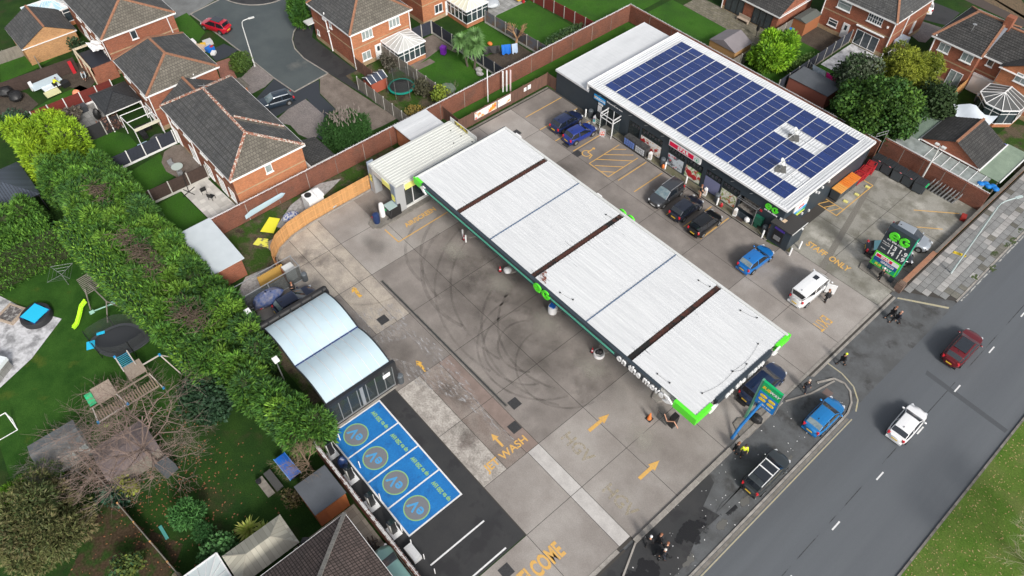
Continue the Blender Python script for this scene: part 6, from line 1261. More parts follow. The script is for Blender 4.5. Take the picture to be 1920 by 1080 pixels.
# the long conifer hedge
rng = np.random.default_rng(11)
def hedge(label, rows, hz, tints, seed, dens=26, size=.44, kind='spray', group=None, dead=(), faces=(), name='conifer_hedge', rx=1.25, ry=1.35):
    rng = np.random.default_rng(seed); L = []
    for (x0,y0),(x1,y1) in rows:
        d = math.hypot(x1-x0,y1-y0); k = max(2,int(d/1.55))
        for i in range(k):
            t = (i+.5)/k; x = x0+(x1-x0)*t+rng.normal()*.22; y = y0+(y1-y0)*t+rng.normal()*.22; h = hz*(.9+.2*rng.random())
            L.append((x,y,h*.48,rx,ry,h*.52)); 
            if rng.random() < .8: L.append((x+rng.normal()*.5,y+rng.normal()*.5,h*.86,.72,.72,h*.24))
    T = thing(name,label,'hedge',(L[0][0],L[0][1],0)); foliage(T,L,dens,size,kind,LEAFM,tints,rng)
    for (a, b, nrm, z1, wd) in faces:   # clipped flat faces
        a_, b_ = np.array(a,float), np.array(b,float); Lf = np.hypot(*(b_-a_)); n = int(Lf*(z1 if wd is None else wd)*dens*4.5); t = rng.random(n)[:,None]; q = a_+(b_-a_)*t
        if wd is None: Pf = np.column_stack([q, rng.random(n)*z1]); Nf = np.tile(np.array([nrm[0],nrm[1],.15]),(n,1))
        else: o_ = rng.random(n)[:,None]*wd; q = q-np.array(nrm)*o_; Pf = np.column_stack([q, np.full(n,z1)]); Nf = np.tile(np.array([0,0,1.]),(n,1))
        Pf += rng.normal(size=Pf.shape)*.12; A = Nf+rng.normal(size=Nf.shape)*.5+np.array([0,0,.3]); A /= np.linalg.norm(A,axis=1)[:,None]; W = np.cross(A,rng.normal(size=A.shape)); W /= np.linalg.norm(W,axis=1)[:,None]; s = (size*.75*(.6+.8*rng.random(n)))[:,None]
        tn = np.array(tints)[rng.integers(0,len(tints),n)]*(.7+.6*rng.random(n))[:,None]; blades('clipped_face', Pf, A*s, W*s*.16, tn, LEAFM, T, tuple(T.location))
    core = MB()
    for (a, b, nrm, z1, wd) in faces:
        if wd is None: dp = 1.0; core.prism([(a[0]-nrm[0]*.35,a[1]-nrm[1]*.35),(b[0]-nrm[0]*.35,b[1]-nrm[1]*.35),(b[0]-nrm[0]*dp,b[1]-nrm[1]*dp),(a[0]-nrm[0]*dp,a[1]-nrm[1]*dp)],0,z1-.5)
    for l in L[::2]: core.ball((l[0],l[1],l[2]),l[3]*.72,l[4]*.72,l[5]*.80,8,5)
    part(T,'filler_core',core,mat('hedge_filler_core',(.03,.05,.015),.95,(.035,.04,.015),4,fine=.3),True,kind='stuff')  # dark green core added inside to stop views through the sprays
    if dead:
        tw = MB()
        for (x,y,z) in dead:
            for i in range(90):
                a = rng.random()*6.3; p = Vector((x+rng.normal()*.9,y+rng.normal()*.45,z+.35+rng.random()*.45)); tw.tube(p,p+Vector((math.cos(a),math.sin(a),.35*rng.random()))*(.5+.6*rng.random()),.035,.012,3,caps=False)
        part(T,'dead_branches',tw,mat('dead_twig',(.11,.078,.058),.9,fine=.2),True,kind='stuff')
    return T
hedge('long dark and mid green conifer hedge running from the golden hedge to the charging bays',[((-76,2.3),(-42.0,3.9)),((-75,4.4),(-31.5,5.9)),((-73,6.6),(-40,7.5)),((-41,4.6),(-30.6,7.0))],4.1,[(.05,.135,.022),(.095,.22,.028),(.03,.08,.028),(.16,.30,.035),(.065,.16,.03)],21,faces=(((-66,-.2),(-57.4,.5),(0.08,-1),3.6,None),((-57.4,.5),(-47.8,1.9),(.14,-1),3.6,None),((-47.8,1.9),(-41,2.2),(.05,-1),3.4,None),((-66,-.2),(-57.4,.5),(0.08,-1),3.7,2.0),((-57.4,.5),(-47.8,1.9),(.14,-1),3.7,2.0),((-47.8,1.9),(-41,2.2),(.05,-1),3.5,2.0)),dead=((-66.5,4.8,4.1),(-58.5,4.2,4.1),(-56.0,4.4,4.1),(-54.2,4.4,4.0),(-47.5,4.4,4.1),(-46,4.8,4.1)))
hedge('golden yellow-green conifer hedge at the far left end of the long hedge',[((-85,2.6),(-75.5,2.2)),((-84,4.8),(-76.5,4.6)),((-82.5,6.4),(-79,6.4))],4.3,[(.20,.34,.02),(.28,.42,.02),(.14,.27,.02)],22,dens=17)
hedge('tall clipped green hedge returning along the left lawn below the navy gazebo',[((-67.3,-1.2),(-67.6,-15)),((-69.2,-1.2),(-69.6,-14)),((-70.8,-.5),(-71,-4))],4.1,[(.045,.12,.02),(.075,.18,.025),(.11,.24,.03)],23,faces=(((-64.9,-.4),(-64.9,-15.5),(1,0),4.0,None),((-64.9,-.4),(-64.9,-15.5),(1,0),4.0,3.2)),dens=16)
tree('lime_conifer','bright lime green conifer behind the solar roof, largest in its garden','conifer',(-39.3,77.3,2.5),(2.8,3.0,2.6),26,20,.5,'spray',[(.22,.42,.02),(.16,.34,.02),(.28,.48,.03),(.07,.17,.02)],31,k=.30,sp=.8)
tree('variegated_bush','pale mottled round bush just above the lime green conifer','bush',(-41.0,82.0,1.2),(1.7,1.5,1.2),8,16,.22,'leaf',[(.16,.24,.06),(.12,.2,.05)],32,stem=False)
tree('blue_conifer','small blue-grey conifer beside the mottled bush','conifer',(-40.2,83.4,.7),(.9,.9,.8),5,18,.22,'spray',[(.07,.13,.11)],33,stem=False)
tree('broadleaf_tree','large rounded dark green tree overhanging the shop back corner','tree',(-23.8,75.2,3.7),(5.0,4.4,3.8),60,20,.30,'leaf',[(.03,.085,.015),(.055,.13,.02),(.022,.06,.014),(.08,.16,.02),(.04,.09,.015)],34,k=.26,sp=.86)
tree('willow_tree','olive yellow willow-like tree with fine drooping leaves','tree',(-25.4,83.6,3.6),(4.0,3.5,3.2),38,22,.34,'spray',[(.24,.28,.03),(.30,.33,.04),(.17,.21,.03),(.10,.14,.02)],35,k=.27,sp=.85,up=-.3)
tree('evergreen_tree','dark evergreen tree left of the olive willow','tree',(-28.9,79.0,3.2),(2.9,3.0,3.3),24,18,.3,'leaf',[(.028,.06,.02),(.04,.08,.025),(.10,.12,.08)],36)
tree('evergreen_tree','dark evergreen mass right of the olive willow above the green lean-to','tree',(-20.6,82.0,2.8),(2.9,3.0,2.9),24,18,.3,'leaf',[(.028,.055,.02),(.045,.08,.025)],37)
tree('evergreen_shrub','dark shrub at the foot of the large green tree by the bin wall','shrub',(-21.3,75.6,1.8),(2.0,1.9,1.9),12,18,.28,'leaf',[(.03,.055,.02),(.06,.10,.02)],38)
tree('box_shrub','big clipped green conifer block with a dead brown top beside the drives','shrub',(-62.0,29.7,1.5),(3.1,3.3,2.2),46,26,.22,'spray',[(.03,.085,.02),(.04,.11,.025)],39,k=.34,sp=.66,stem=False)
T = COL.objects.get('box_shrub') or [o for o in COL.objects if o.name.startswith('box_shrub')][0]
tw = MB(); rg = np.random.default_rng(8)
for i in range(160):
    p = Vector((-62.0+rg.normal()*.75,29.8+rg.normal()*.75,3.45+rg.random()*.35)); tw.tube(p,p+Vector((rg.normal()*.15,rg.normal()*.15,.45)),.05,.02,3,caps=False)
part(T,'dead_top',tw,mat('grey_twig',(.20,.17,.15),.9,fine=.2),True,kind='stuff')
tree('dome_bush','smooth dome shaped bush at the foot of the estate street lamp','bush',(-82.1,27.5,1.2),(1.7,1.7,1.5),16,34,.16,'leaf',[(.045,.09,.02),(.07,.12,.02)],40,k=.5,sp=.5,stem=False)
tree('yew_tree','upright dark green conifer group next to the two storey house','conifer',(-85.2,38.0,2.6),(1.9,1.6,2.9),20,22,.4,'spray',[(.04,.12,.02),(.03,.085,.02),(.07,.17,.02)],41,k=.34,up=.9)
tree('golden_shrub','golden green rounded shrub against the boundary wall','shrub',(-60.6,42.0,1.3),(1.6,1.3,1.3),10,26,.2,'leaf',[(.22,.27,.03),(.12,.18,.03)],42)
tree('orange_shrub','orange leaved low shrub along the wall in the trampoline garden','shrub',(-60.6,38.6,.7),(1.6,1.6,.8),9,22,.16,'leaf',[(.32,.20,.04),(.16,.14,.04)],43,stem=False)
tree('small_bush','small bright green bush at the patio edge near the neat lawn','bush',(-67.8,43.2,.4),(.7,.7,.5),5,30,.15,'leaf',[(.14,.24,.02)],44,stem=False)
tree('tangled_shrub','grey brown tangled shrub between trampoline and fence','shrub',(-63.0,41.3,1.2),(1.6,1.2,1.2),12,18,.22,'leaf',[(.06,.06,.035),(.09,.085,.05)],45)
tree('tangled_shrub','dark tangled climber beside the grey glazed conservatory','shrub',(-69.7,41.0,1.5),(1.6,1.0,1.3),12,16,.24,'leaf',[(.05,.05,.035),(.11,.095,.075)],46)
tree('ivy_hedge','low dark ivy mound along the wall top in the upper garden','hedge',(-59.9,61.5,1.4),(.9,5.0,1.0),18,20,.2,'leaf',[(.035,.075,.03),(.06,.1,.03)],47,stem=False,k=.35)
tree('garden_shrub','green shrubs against the navy fence above the cut lawn','shrub',(-36.8,80.5,.7),(.9,3.4,.8),12,22,.2,'leaf',[(.07,.14,.03),(.10,.17,.04)],48,stem=False,k=.35)
tree('round_shrub','dark green shrub in front of the yellow brick garage','shrub',(-98.6,13.4,1.2),(1.4,1.2,1.4),9,20,.24,'leaf',[(.025,.05,.022),(.03,.06,.025)],49)
tree('yellow_bush','bright yellow green bush cut by the left edge of the picture','bush',(-99.2,2.6,1.2),(1.3,1.3,1.3),8,22,.25,'leaf',[(.35,.38,.02),(.22,.3,.02)],50,stem=False)
tree('grey_green_shrub','grey green shrub at the near end of the red fence','shrub',(-88.9,2.8,1.2),(1.8,1.4,1.3),10,20,.24,'leaf',[(.04,.075,.05),(.05,.10,.05)],51,stem=False)
tree('bare_shrub','brown leafless shrubs between the patio and the golden hedge','shrub',(-85.6,7.4,1.0),(1.6,2.2,1.1),14,16,.26,'leaf',[(.12,.10,.08),(.16,.14,.11)],52,stem=False)
tree('bare_shrub','reddish brown shrub by the white pergola','shrub',(-81.6,10.6,1.0),(1.0,1.6,1.0),9,16,.22,'leaf',[(.12,.06,.045),(.09,.05,.04)],53,stem=False)
tree('rhododendron','dark glossy rounded bush tucked against the long hedge','bush',(-40.2,2.0,1.5),(2.9,2.5,1.9),26,20,.26,'leaf',[(.022,.055,.028),(.035,.08,.035)],54,stem=False)
tree('dwarf_conifer','feathery green conifer at the near fence on the lawn','conifer',(-32.3,-3.6,1.5),(1.2,1.4,1.6),10,24,.3,'spray',[(.05,.15,.04),(.07,.19,.045)],55)
tree('dwarf_conifer','denser dark green globe conifer just below the feathery one','conifer',(-30.6,-3.4,.9),(1.0,1.0,1.0),8,30,.16,'spray',[(.035,.11,.03)],56,stem=False)
tree('laurel_bush','rounded light green laurel between lawn and beige gazebo','bush',(-28.4,-3.0,.9),(1.5,1.9,1.1),14,24,.24,'leaf',[(.05,.13,.04),(.07,.17,.05)],57,stem=False)
tree('lime_shrub','bright lime shrubs beside the grey shed at the left','shrub',(-42.2,-11.6,1.4),(1.5,2.6,1.4),14,20,.34,'spray',[(.16,.32,.02),(.10,.25,.02)],58,stem=False)
tree('copper_tree','large brown and olive leaved tree in the lower left corner','tree',(-37.8,-12.0,3.0),(3.9,3.6,2.8),30,18,.30,'spray',[(.12,.125,.045),(.08,.10,.035),(.15,.12,.06),(.05,.08,.025)],59,k=.34,sp=.75,up=-.3)
tree('golden_shrub','small yellow leaved shrub under the bare branches','shrub',(-37.4,-6.0,1.3),(1.0,1.0,.9),7,22,.2,'leaf',[(.22,.24,.03),(.15,.18,.03)],60)
tree('dark_shrub','dark green shrub at the left end of the thin fence','shrub',(-37.6,-7.2,1.0),(1.3,1.3,1.0),8,20,.24,'leaf',[(.02,.06,.035)],61,stem=False)
tree('garden_shrub','green and yellow shrub at the bottom beside the brown tree','shrub',(-31.9,-8.6,1.2),(1.3,1.4,1.2),9,20,.22,'leaf',[(.03,.08,.03),(.12,.15,.03)],62)
tree('garden_shrub','straggly brown shrub by the orange shed','shrub',(-28.8,2.8,.6),(1.3,.9,.7),8,16,.2,'leaf',[(.09,.08,.03),(.07,.05,.03)],63,stem=False)
def bare(name, label, base, lean, h, r, seed, m, levels=5, spread=.75, twig=1.0, n0=5, cat='bare tree'):
    rg = random.Random(seed); mb = MB(); T = thing(name,label,cat,(base[0],base[1],0))
    def grow(p, d, L, rad, lv):
        q = p+d*L; mb.tube(p,q,rad*.8,rad*.55,5 if lv > 2 else 3,caps=False)
        if lv == 0: return
        for i in range(3):
            a = Vector((rg.gauss(0,1),rg.gauss(0,1),rg.gauss(0,.6))); nd = (d+a*spread*.75).normalized(); nd.z = nd.z*.75+.12
            grow(p.lerp(q,.55+.45*rg.random()), nd.normalized(), L*(.66+.22*rg.random())*twig, rad*.62, lv-1)
    p = Vector((base[0],base[1],base[2] if len(base) > 2 else 0)); d = Vector(lean).normalized(); q = p+d*h*.35
    mb.tube(p,q,r,r*.7,7)
    for i in range(n0):
        a = 6.28*i/n0+rg.random(); nd = (d*.7+Vector((math.cos(a),math.sin(a),.25))*spread).normalized(); grow(q,nd,h*.30,r*.5,levels)
    part(T,'branches',mb,m,True,smooth=False); return T
BT = mat('pale_bark',(.25,.18,.15),.9,(.18,.135,.115),3,fine=.15); BT2 = mat('grey_bark',(.19,.17,.155),.9,fine=.15)
bare('bare_tree','large leafless tree with reddish grey twigs over the play frame and sheds',(-38.2,-3.6),(-.15,-.05,1),8.2,.17,4,BT,5,1.2,1.02,9)
bare('bare_tree','grey leafless tree overlapping the grey felt shed',(-40.8,-8.2),(-.2,-.2,1),5.0,.10,9,BT2,5,1.15,1.0,6)
bare('bare_tree','brown leafless tree leaning over the charger wall end',(-30.0,5.4),(-.2,-.1,1),3.2,.10,14,mat('tan_bark',(.25,.18,.12),.9,fine=.15),5,.9,1.0,5)
bare('pollard_tree','orange tipped pollarded tree by the mixed grey fence',(-63.4,56.4),(-.1,.25,1),3.6,.20,17,mat('orange_bark',(.32,.19,.10),.9,fine=.15),3,.6,.9,5)
bare('bare_tree','pale branches of a leafless roadside tree reaching over the verge',(12.5,40.5),(-.3,-.1,1),7.0,.18,23,mat('straw_bark',(.36,.33,.22),.9,fine=.1),5,.85,1.0,5)
bare('bare_shrub','thin leafless sapling beside the golden shrub at the wall',(-60.2,43.6),(0,0,1),2.4,.04,27,BT,3,.35,.9,4,cat='shrub')
def fronds(parent, c, n, L, m, rng, w=.07, droop=.55):
    mb = MB(); 
    for i in range(n):
        a = rng.random()*6.283; e = rng.random()**.7*1.45-.25; l = L*(.8+.3*rng.random()); d = Vector((math.cos(a)*math.cos(e),math.sin(a)*math.cos(e),math.sin(e))); s = Vector((-math.sin(a),math.cos(a),0))*w; p = Vector(c); q = p+d*l*.55; t = p+d*l+Vector((0,0,-droop*l*.5*math.cos(e)))
        mb.add([tuple(p-s*.5),tuple(p+s*.5),tuple(q+s),tuple(q-s),tuple(t)],[(0,1,2,3),(3,2,4)])
    part(parent,'fronds',mb,m,True)
PALM = mat('palm_leaf',(.09,.20,.05),.6,(.15,.28,.09),2,.4,.6,fine=.1); YUC = mat('yucca_leaf',(.26,.34,.05),.6,(.40,.40,.10),2.5,.45,.6)
T = thing('palm_tree','two headed cordyline palm with spiky crowns by the white stones','palm tree',(-63.6,49.4,0)); trunk(T,(-63.4,49.5,0),(-62.9,49.5,3.4),.16,.12); trunk(T,(-64.4,49.2,0),(-64.7,48.7,3.4),.14,.11)
rg = np.random.default_rng(3)
for c in ((-62.9,49.5,3.5),(-64.8,48.7,3.5),(-64.0,50.2,4.0),(-63.0,48.9,3.1)): fronds(T,c,300,1.5,PALM,rg,.06,.8)
for i,(x,y,s_) in enumerate(((-28.7,-.8,1.2),(-27.8,.1,1.0),(-27.5,-.9,.8))):
    T = thing('yucca',['largest yellow tipped yucca behind the beige gazebo','second yucca nearer the orange shed','smallest yucca against the gazebo edge'][i],'yucca',(x,y,0)); fronds(T,(x,y,.5),90,s_,YUC,rg,.06,.3)
for i,(x,y) in enumerate(((-62.7,49.6),(-62.0,49.2))): lump('white_stones',['heap of white stones at the foot of the palm','second small heap of pale stones near the palm'][i],'stones',x,y,0,.55,.4,.25,STONES)
# ---------------- garden things ----------------
BLK = mat('black_net',(.015,.017,.018),.8)
def gazebo(label, x0,x1,y0,y1,ze,za,m,posts=UPVC,ridge=None,name='gazebo',hip=1.0):
    T = thing(name,label,'gazebo',((x0+x1)/2,(y0+y1)/2,0)); cx,cy = (x0+x1)/2,(y0+y1)/2; e = max(0,((x1-x0)-(y1-y0))/2)*hip; mb = MB()
    A_,B_ = (cx-e,cy,za),(cx+e,cy,za) 
    if (y1-y0) > (x1-x0): e = ((y1-y0)-(x1-x0))/2*hip; A_,B_ = (cx,cy-e,za),(cx,cy+e,za)
    c = [(x0,y0,ze),(x1,y0,ze),(x1,y1,ze),(x0,y1,ze)]
    if (y1-y0) > (x1-x0): slope(mb,c[0],c[1],A_,A_,.3,.02); slope(mb,c[1],c[2],B_,A_,.3,.02); slope(mb,c[2],c[3],B_,B_,.3,.02); slope(mb,c[3],c[0],A_,B_,.3,.02)
    else: slope(mb,c[0],c[1],B_,A_,.3,.02); slope(mb,c[1],c[2],B_,B_,.3,.02); slope(mb,c[2],c[3],A_,B_,.3,.02); slope(mb,c[3],c[0],A_,A_,.3,.02)
    part(T,'roof',mb,m,True)
    for a,b in ((x0+.15,y0+.15),(x1-.15,y0+.15),(x1-.15,y1-.15),(x0+.15,y1-.15)): part(T,'post',MB().box(a-.06,a+.06,b-.06,b+.06,0,ze),posts,True)
    part(T,'beam',MB().box(x0+.1,x1-.1,y0+.1,y0+.2,ze-.2,ze-.02).box(x1-.2,x1-.1,y0+.2,y1-.1,ze-.2,ze-.02),posts,True); 
    if ridge: 
        rb = MB(); [rb.bar(p,(A_ if (Vector(p)-Vector(A_)).length < (Vector(p)-Vector(B_)).length else B_),.08,.06) for p in c]; part(T,'hip_caps',rb,ridge,True)
    return T
gazebo('black tiled gazebo on white posts over the grey patio', -85.7,-80.9,10.4,14.7,2.5,3.5,mat('black_shingle',(.035,.037,.04),.6,brick=(.5,.3,(.015,.015,.015),.03,.5),fine=.1),ridge=DARKM)
gazebo('navy metal roofed gazebo behind the golden hedge at the left edge', -79.5,-73.0,-4.2,0.4,2.4,3.8,mat('navy_ribbed',(.06,.075,.10),.45,brick=(.25,40,(.025,.03,.04),.04,0),fine=.05),DARKM)
gazebo('beige hipped garden gazebo beside the maroon roofed house', -27.2,-24.5,-3.1,1.5,2.5,3.3,mat('beige_sheet',(.40,.38,.31),.6,brick=(.35,40,(.28,.27,.22),.02,0),fine=.04),DARKM,ridge=mat('beige_trim',(.36,.34,.28),.6))
conservatory('white roofed conservatory corner at the bottom edge', -27.6,-24.0,-7.0,-3.4,2.4,3.0,((-25.8,-5.6,2.9),(-25.8,-4.8,2.9)),mat('white_poly',(.62,.68,.68),.4,fine=.03))
T = thing('pergola','white square pergola frame with dark loungers beneath','pergola',(-78,13,0)); mb = MB()
for a,b in (((-79.8,11.6),(-76.4,11.8)),((-76.4,11.8),(-76.5,14.7)),((-76.5,14.7),(-79.7,14.5)),((-79.7,14.5),(-79.8,11.6)),((-78.1,11.7),(-78.1,14.6))): mb.tube((*a,2.45),(*b,2.45),.045,n=5)
for x,y in ((-79.8,11.6),(-76.4,11.8),(-76.5,14.7),(-79.7,14.5)): mb.tube((x,y,0),(x,y,2.45),.045,n=5)
part(T,'frame',mb,UPVC,True); part(T,'awning_roll',MB().box(-76.45,-76.2,11.8,14.7,2.25,2.5),mat('cream',(.6,.57,.45),.6),True); part(T,'seat',MB().box(-79.3,-77.2,12.4,13.0,.2,.8).box(-79.3,-78.6,13,14,.2,.7),BLACK,True)
T = thing('hot_tub','dark covered hot tub below the white pergola','hot tub',(-75.6,13.6,0)); part(T,'tub',MB().lathe((0,0,0),[(.9,0),(1.0,.5),(.98,.75),(.1,.85)],8),mat('tub_grey',(.07,.075,.08),.6)); part(T,'mat',MB().box(-.9,.2,-2.2,-1.1,.02,.5),mat('glass_blue',(.35,.5,.6),.3))
# building site next to the middle house
T = thing('extension_frame','half built brick extension with blue-black liner and torn white sheet','building site',(-93.4,14,0)); part(T,'brick_wall',MB().box(-96.0,-91.0,12.6,12.85,0,1.2).box(-91.25,-91.0,12.85,15.4,0,2.2).box(-96.0,-95.75,12.85,15.4,0,1.5),BRICK,True); part(T,'timber_frame',MB().box(-96.2,-90.9,12.5,12.7,2.35,2.55).box(-96.2,-96.0,12.7,15.4,2.35,2.55).box(-91.1,-90.9,12.5,12.62,0,2.35).box(-96.1,-95.9,12.5,12.62,0,2.35).box(-93.6,-93.45,12.52,12.64,0,2.35),mat('pale_joist',(.55,.47,.34),.7),True); part(T,'liner',MB().box(-95.6,-91.2,12.9,15.3,2.0,2.06),mat('liner',(.02,.022,.03),.5),True)
sb = MB(); rg = np.random.default_rng(4); gx,gy = 9,6; V = [(-96.0+i*.33,14.2+j*.26,2.62+rg.random()*.25) for j in range(gy) for i in range(gx)]; sb.add(V,[(j*gx+i,j*gx+i+1,(j+1)*gx+i+1,(j+1)*gx+i) for j in range(gy-1) for i in range(gx-1)]); part(T,'torn_sheet',sb,UPVC,True)
def pile(name,label,cat,x,y,items):
    T = thing(name,label,cat,(x,y,0))
    for n_,dx,dy,z0,sx,sy,h,a,m_ in items: part(T,n_,MB().obox(dx,dy,z0,sx,sy,h,a),m_)
    return T
pile('window_stack','pale blue windows and yellow board stacked on the building site lawn','building materials',-94.3,7.9,[('window',-.6,0,.5,1.5,3.4,.12,.05,mat('ice',(.55,.65,.7),.4)),('window',.3,.3,.4,1.3,2.2,.1,.1,mat('icew',(.7,.75,.78),.4)),('board',1.5,-.1,.2,1.2,1.7,.12,.05,mat('cream_yellow',(.66,.64,.36),.6)),('frame',-.9,-1.6,.0,.12,.4,1.2,.4,UPVC),('tool_box',.9,1.7,.05,.7,.9,.6,.2,BLACK)])
lump('grill','black barbecue and covered chairs at the left of the building site','barbecue',-96.2,3.6,0,1.0,.9,.7,BLACK); lump('garden_chairs','folded black chairs beside the barbecue','chairs',-94.5,4.2,0,.9,.8,.6,BLACK)
lump('orange_mixer','orange cement mixer drum by the red fence','mixer',-89.5,9.8,.1,.5,.5,.7,mat('mixer_orange',(.85,.28,.15),.6)); T = thing('red_board','narrow red board standing beside the brown fence','board',(-95.4,11.4,0)); part(T,'board',MB().box(-.1,.1,-.2,.2,0,1.7),REDB)
wheelie('wheeled_bin','small blue wheeled bin beside the half built extension',-96.2,15.0,.3,BLUEB,BLUEB,.6,.6,1.0)
for i,(x,y,z) in enumerate(((-85.8,8.6,0),)): T = pile('storage_box','black storage box against the red fence on the slab patio','storage box',-87.2,8.7,[('box',0,0,0,.8,2.2,.75,0,mat('dkbox',(.04,.045,.055),.5)),('lid',0,0,.75,.85,2.3,.06,0,mat('dkbox2',(.06,.065,.075),.5))])
lump('round_grill','black kettle barbecue on the slab patio','barbecue',-84.3,10.1,0,.4,.4,.8,BLACK); tree('potted_plant','potted green plant at the end of the red fence','plant',(-87.2,6.9,.8),(.45,.45,.5),4,30,.2,'leaf',[(.06,.14,.03)],70)
pile('patio_loungers','pale grey loungers and white table on the slab patio','loungers',-84.0,7.0,[('lounger',-.8,-.4,.2,.7,1.6,.15,.9,mat('lounge',(.35,.36,.4),.6)),('table',.7,.3,.6,1.1,1.3,.06,.9,mat('icew',(0,0,0)))])
def rtable(label,x,y,chairs):
    T = thing('garden_table',label,'table',(x,y,0)); part(T,'table_top',MB().lathe((0,0,.70),[(.62,0),(.62,.04)],18),mat('mint_glass',(.45,.52,.48),.2)); part(T,'leg',MB().tube((0,0,0),(0,0,.7),.05).lathe((0,0,0),[(.3,0),(.3,.04)],10),GREYM)
    for i,(a,l) in enumerate(chairs):
        cx_,cy_ = x+1.05*math.cos(a),y+1.05*math.sin(a); C_ = thing('garden_chair',l,'chair',(cx_,cy_,0),a+math.pi/2); part(C_,'seat',MB().box(-.27,.27,-.27,.27,.42,.47),GREYM); part(C_,'backrest',MB().box(-.27,.27,-.32,-.26,.47,.95),GREYM)
        for u,v in ((-1,-1),(1,-1),(1,1),(-1,1)): part(C_,'leg',MB().box(u*.22-.02,u*.22+.02,v*.22-.02,v*.22+.02,0,.42),GREYM)
rtable('round pale glass table on the circular brown patio',-69.9,13.1,[(R(-10),'grey chair right of the round glass table'),(R(190),'grey chair left of the round glass table')])
for i,(x,y,l) in enumerate(((-63.5,13.8,'black metal chair alone on the white patio'),(-65.0,13.6,'black metal chair near the house drainpipe on the white patio'))):
    C_ = thing('garden_chair',l,'chair',(x,y,.04),.5+i); part(C_,'seat',MB().box(-.27,.27,-.27,.27,.42,.46),BLACK); part(C_,'backrest',MB().box(-.27,.27,-.3,-.27,.5,.95),BLACK)
    for u,v in ((-1,-1),(1,-1),(1,1),(-1,1)): part(C_,'leg',MB().box(u*.24-.02,u*.24+.02,v*.24-.02,v*.24+.02,0,.42),BLACK)
T = thing('folded_parasol','black folded parasol frame with crossed feet on the white patio','parasol',(-66.1,12.4,.04)); part(T,'foot',MB().bar((-.8,-.3,.05),(.8,.3,.05),.06,.06).bar((-.3,.8,.06),(.3,-.8,.06),.06,.06),BLACK); part(T,'mast',MB().tube((0,0,0),(-.6,.3,2.0),.04).tube((-.6,.3,2.0),(-1.5,.9,1.6),.03),BLACK)
def shed(name,label,cat,x0,x1,y0,y1,h,zr,wall,roof,axis='y',lid=True,mono=False,door_=None):
    T = thing(name,label,cat,((x0+x1)/2,(y0+y1)/2,0)); part(T,'wall',MB().box(x0+.08,x1-.08,y0+.08,y1-.08,0,h),wall,True); mb = MB()
    if mono: mb.add([(x0,y0,h),(x1,y0,zr),(x1,y1,zr),(x0,y1,h),(x0,y0,h+.06),(x1,y0,zr+.06),(x1,y1,zr+.06),(x0,y1,h+.06)],[(0,3,2,1),(4,5,6,7),(0,1,5,4),(1,2,6,5),(2,3,7,6),(3,0,4,7)])
    elif axis == 'y': xm = (x0+x1)/2; mb.add([(x0,y0,h),(xm,y0,zr),(x1,y0,h),(x0,y1,h),(xm,y1,zr),(x1,y1,h)],[(0,1,4,3),(1,2,5,4),(0,2,1),(3,4,5)])
    else: ym = (y0+y1)/2; mb.add([(x0,y0,h),(x0,ym,zr),(x0,y1,h),(x1,y0,h),(x1,ym,zr),(x1,y1,h)],[(0,3,4,1),(1,4,5,2),(0,1,2),(3,5,4)])
    part(T,'roof',mb,roof,True)
    if door_: part(T,'door',MB().box(x1-.08,x1-.05,(y0+y1)/2-.5,(y0+y1)/2+.5,.05,min(h-.1,1.9)),door_,True)
    return T
shed('timber_shed','orange stained flat roofed shed beside the charger wall','shed',-28.6,-25.5,3.4,6.1,2.1,2.35,CEDAR,FELT,mono=True,door_=mat('cedar_door',(.33,.10,.03),.7))
shed('grey_shed','grey felt roofed shed with pale gable at the left lawn','shed',-45.6,-42.8,-10.6,-7.0,1.7,2.3,mat('pale_cladding',(.45,.5,.5),.7),mat('worn_felt',(.13,.145,.155),.85,(.18,.195,.2),.8,fine=.1))
shed('felt_shed','purplish felt roofed shed beneath the bare tree','shed',-42.0,-38.6,-7.0,-2.8,1.7,2.2,WOODG,mat('purple_felt',(.14,.115,.125),.9,(.2,.16,.15),2,fine=.3))
shed('small_store','small flat grey roofed store in front of the purplish shed','store',-40.3,-39.0,-6.6,-5.5,1.3,1.45,WOODG,FELT,mono=True); single('covered_crate','grey covered crate to the right of the felt shed','crate',MB().obox(-37.6,-3.2,0,1.2,1.1,.9,.2),mat('dkcrate',(.08,.09,.1),.7))
shed('tool_shed','red and white tool shed with navy barred roof in the trampoline garden','shed',-69.2,-67.3,36.8,39.2,1.5,2.0,mat('red_shed_wall',(.33,.08,.045),.8),mat('navy_felt',(.035,.045,.07),.7),axis='y')
T = [o for o in COL.objects if o.name == 'tool_shed'][0]; mb = MB()
for y in (36.8,37.6,38.4,39.18): mb.bar((-68.25,y,2.03),(-67.3,y,1.53),.07,.05); mb.bar((-68.25,y,2.03),(-69.2,y,1.53),.07,.05)
part(T,'white_batten',mb,UPVC,True)
shed('summer_house','timber summer house with mauve felt roof by the spiked wall','summer house',-46.6,-42.5,74.3,77.8,1.9,2.8,mat('honey_timber',(.38,.22,.09),.75,fine=.15),mat('mauve_felt',(.19,.17,.18),.85,(.22,.2,.21),.6,fine=.06)); single('deck_boards','grey timber decking beside the summer house','decking',MB().box(-45,-42.2,78.0,80.2,.02,.15),WOODG)
shed('store_shed','orange sided narrow store by the blue bin','shed',-42.6,-40.6,86.6,90.2,1.9,2.2,mat('orange_side',(.32,.12,.05),.8),mat('green_felt',(.10,.11,.10),.9,fine=.15),axis='y')
shed('flat_shed','long low shed with grey roof and red brown side behind the spiked wall','shed',-35.2,-29.8,75.2,78.4,1.9,2.0,mat('redbrown_side',(.30,.10,.07),.8,streak=(3,1,1)),FELT,mono=True)
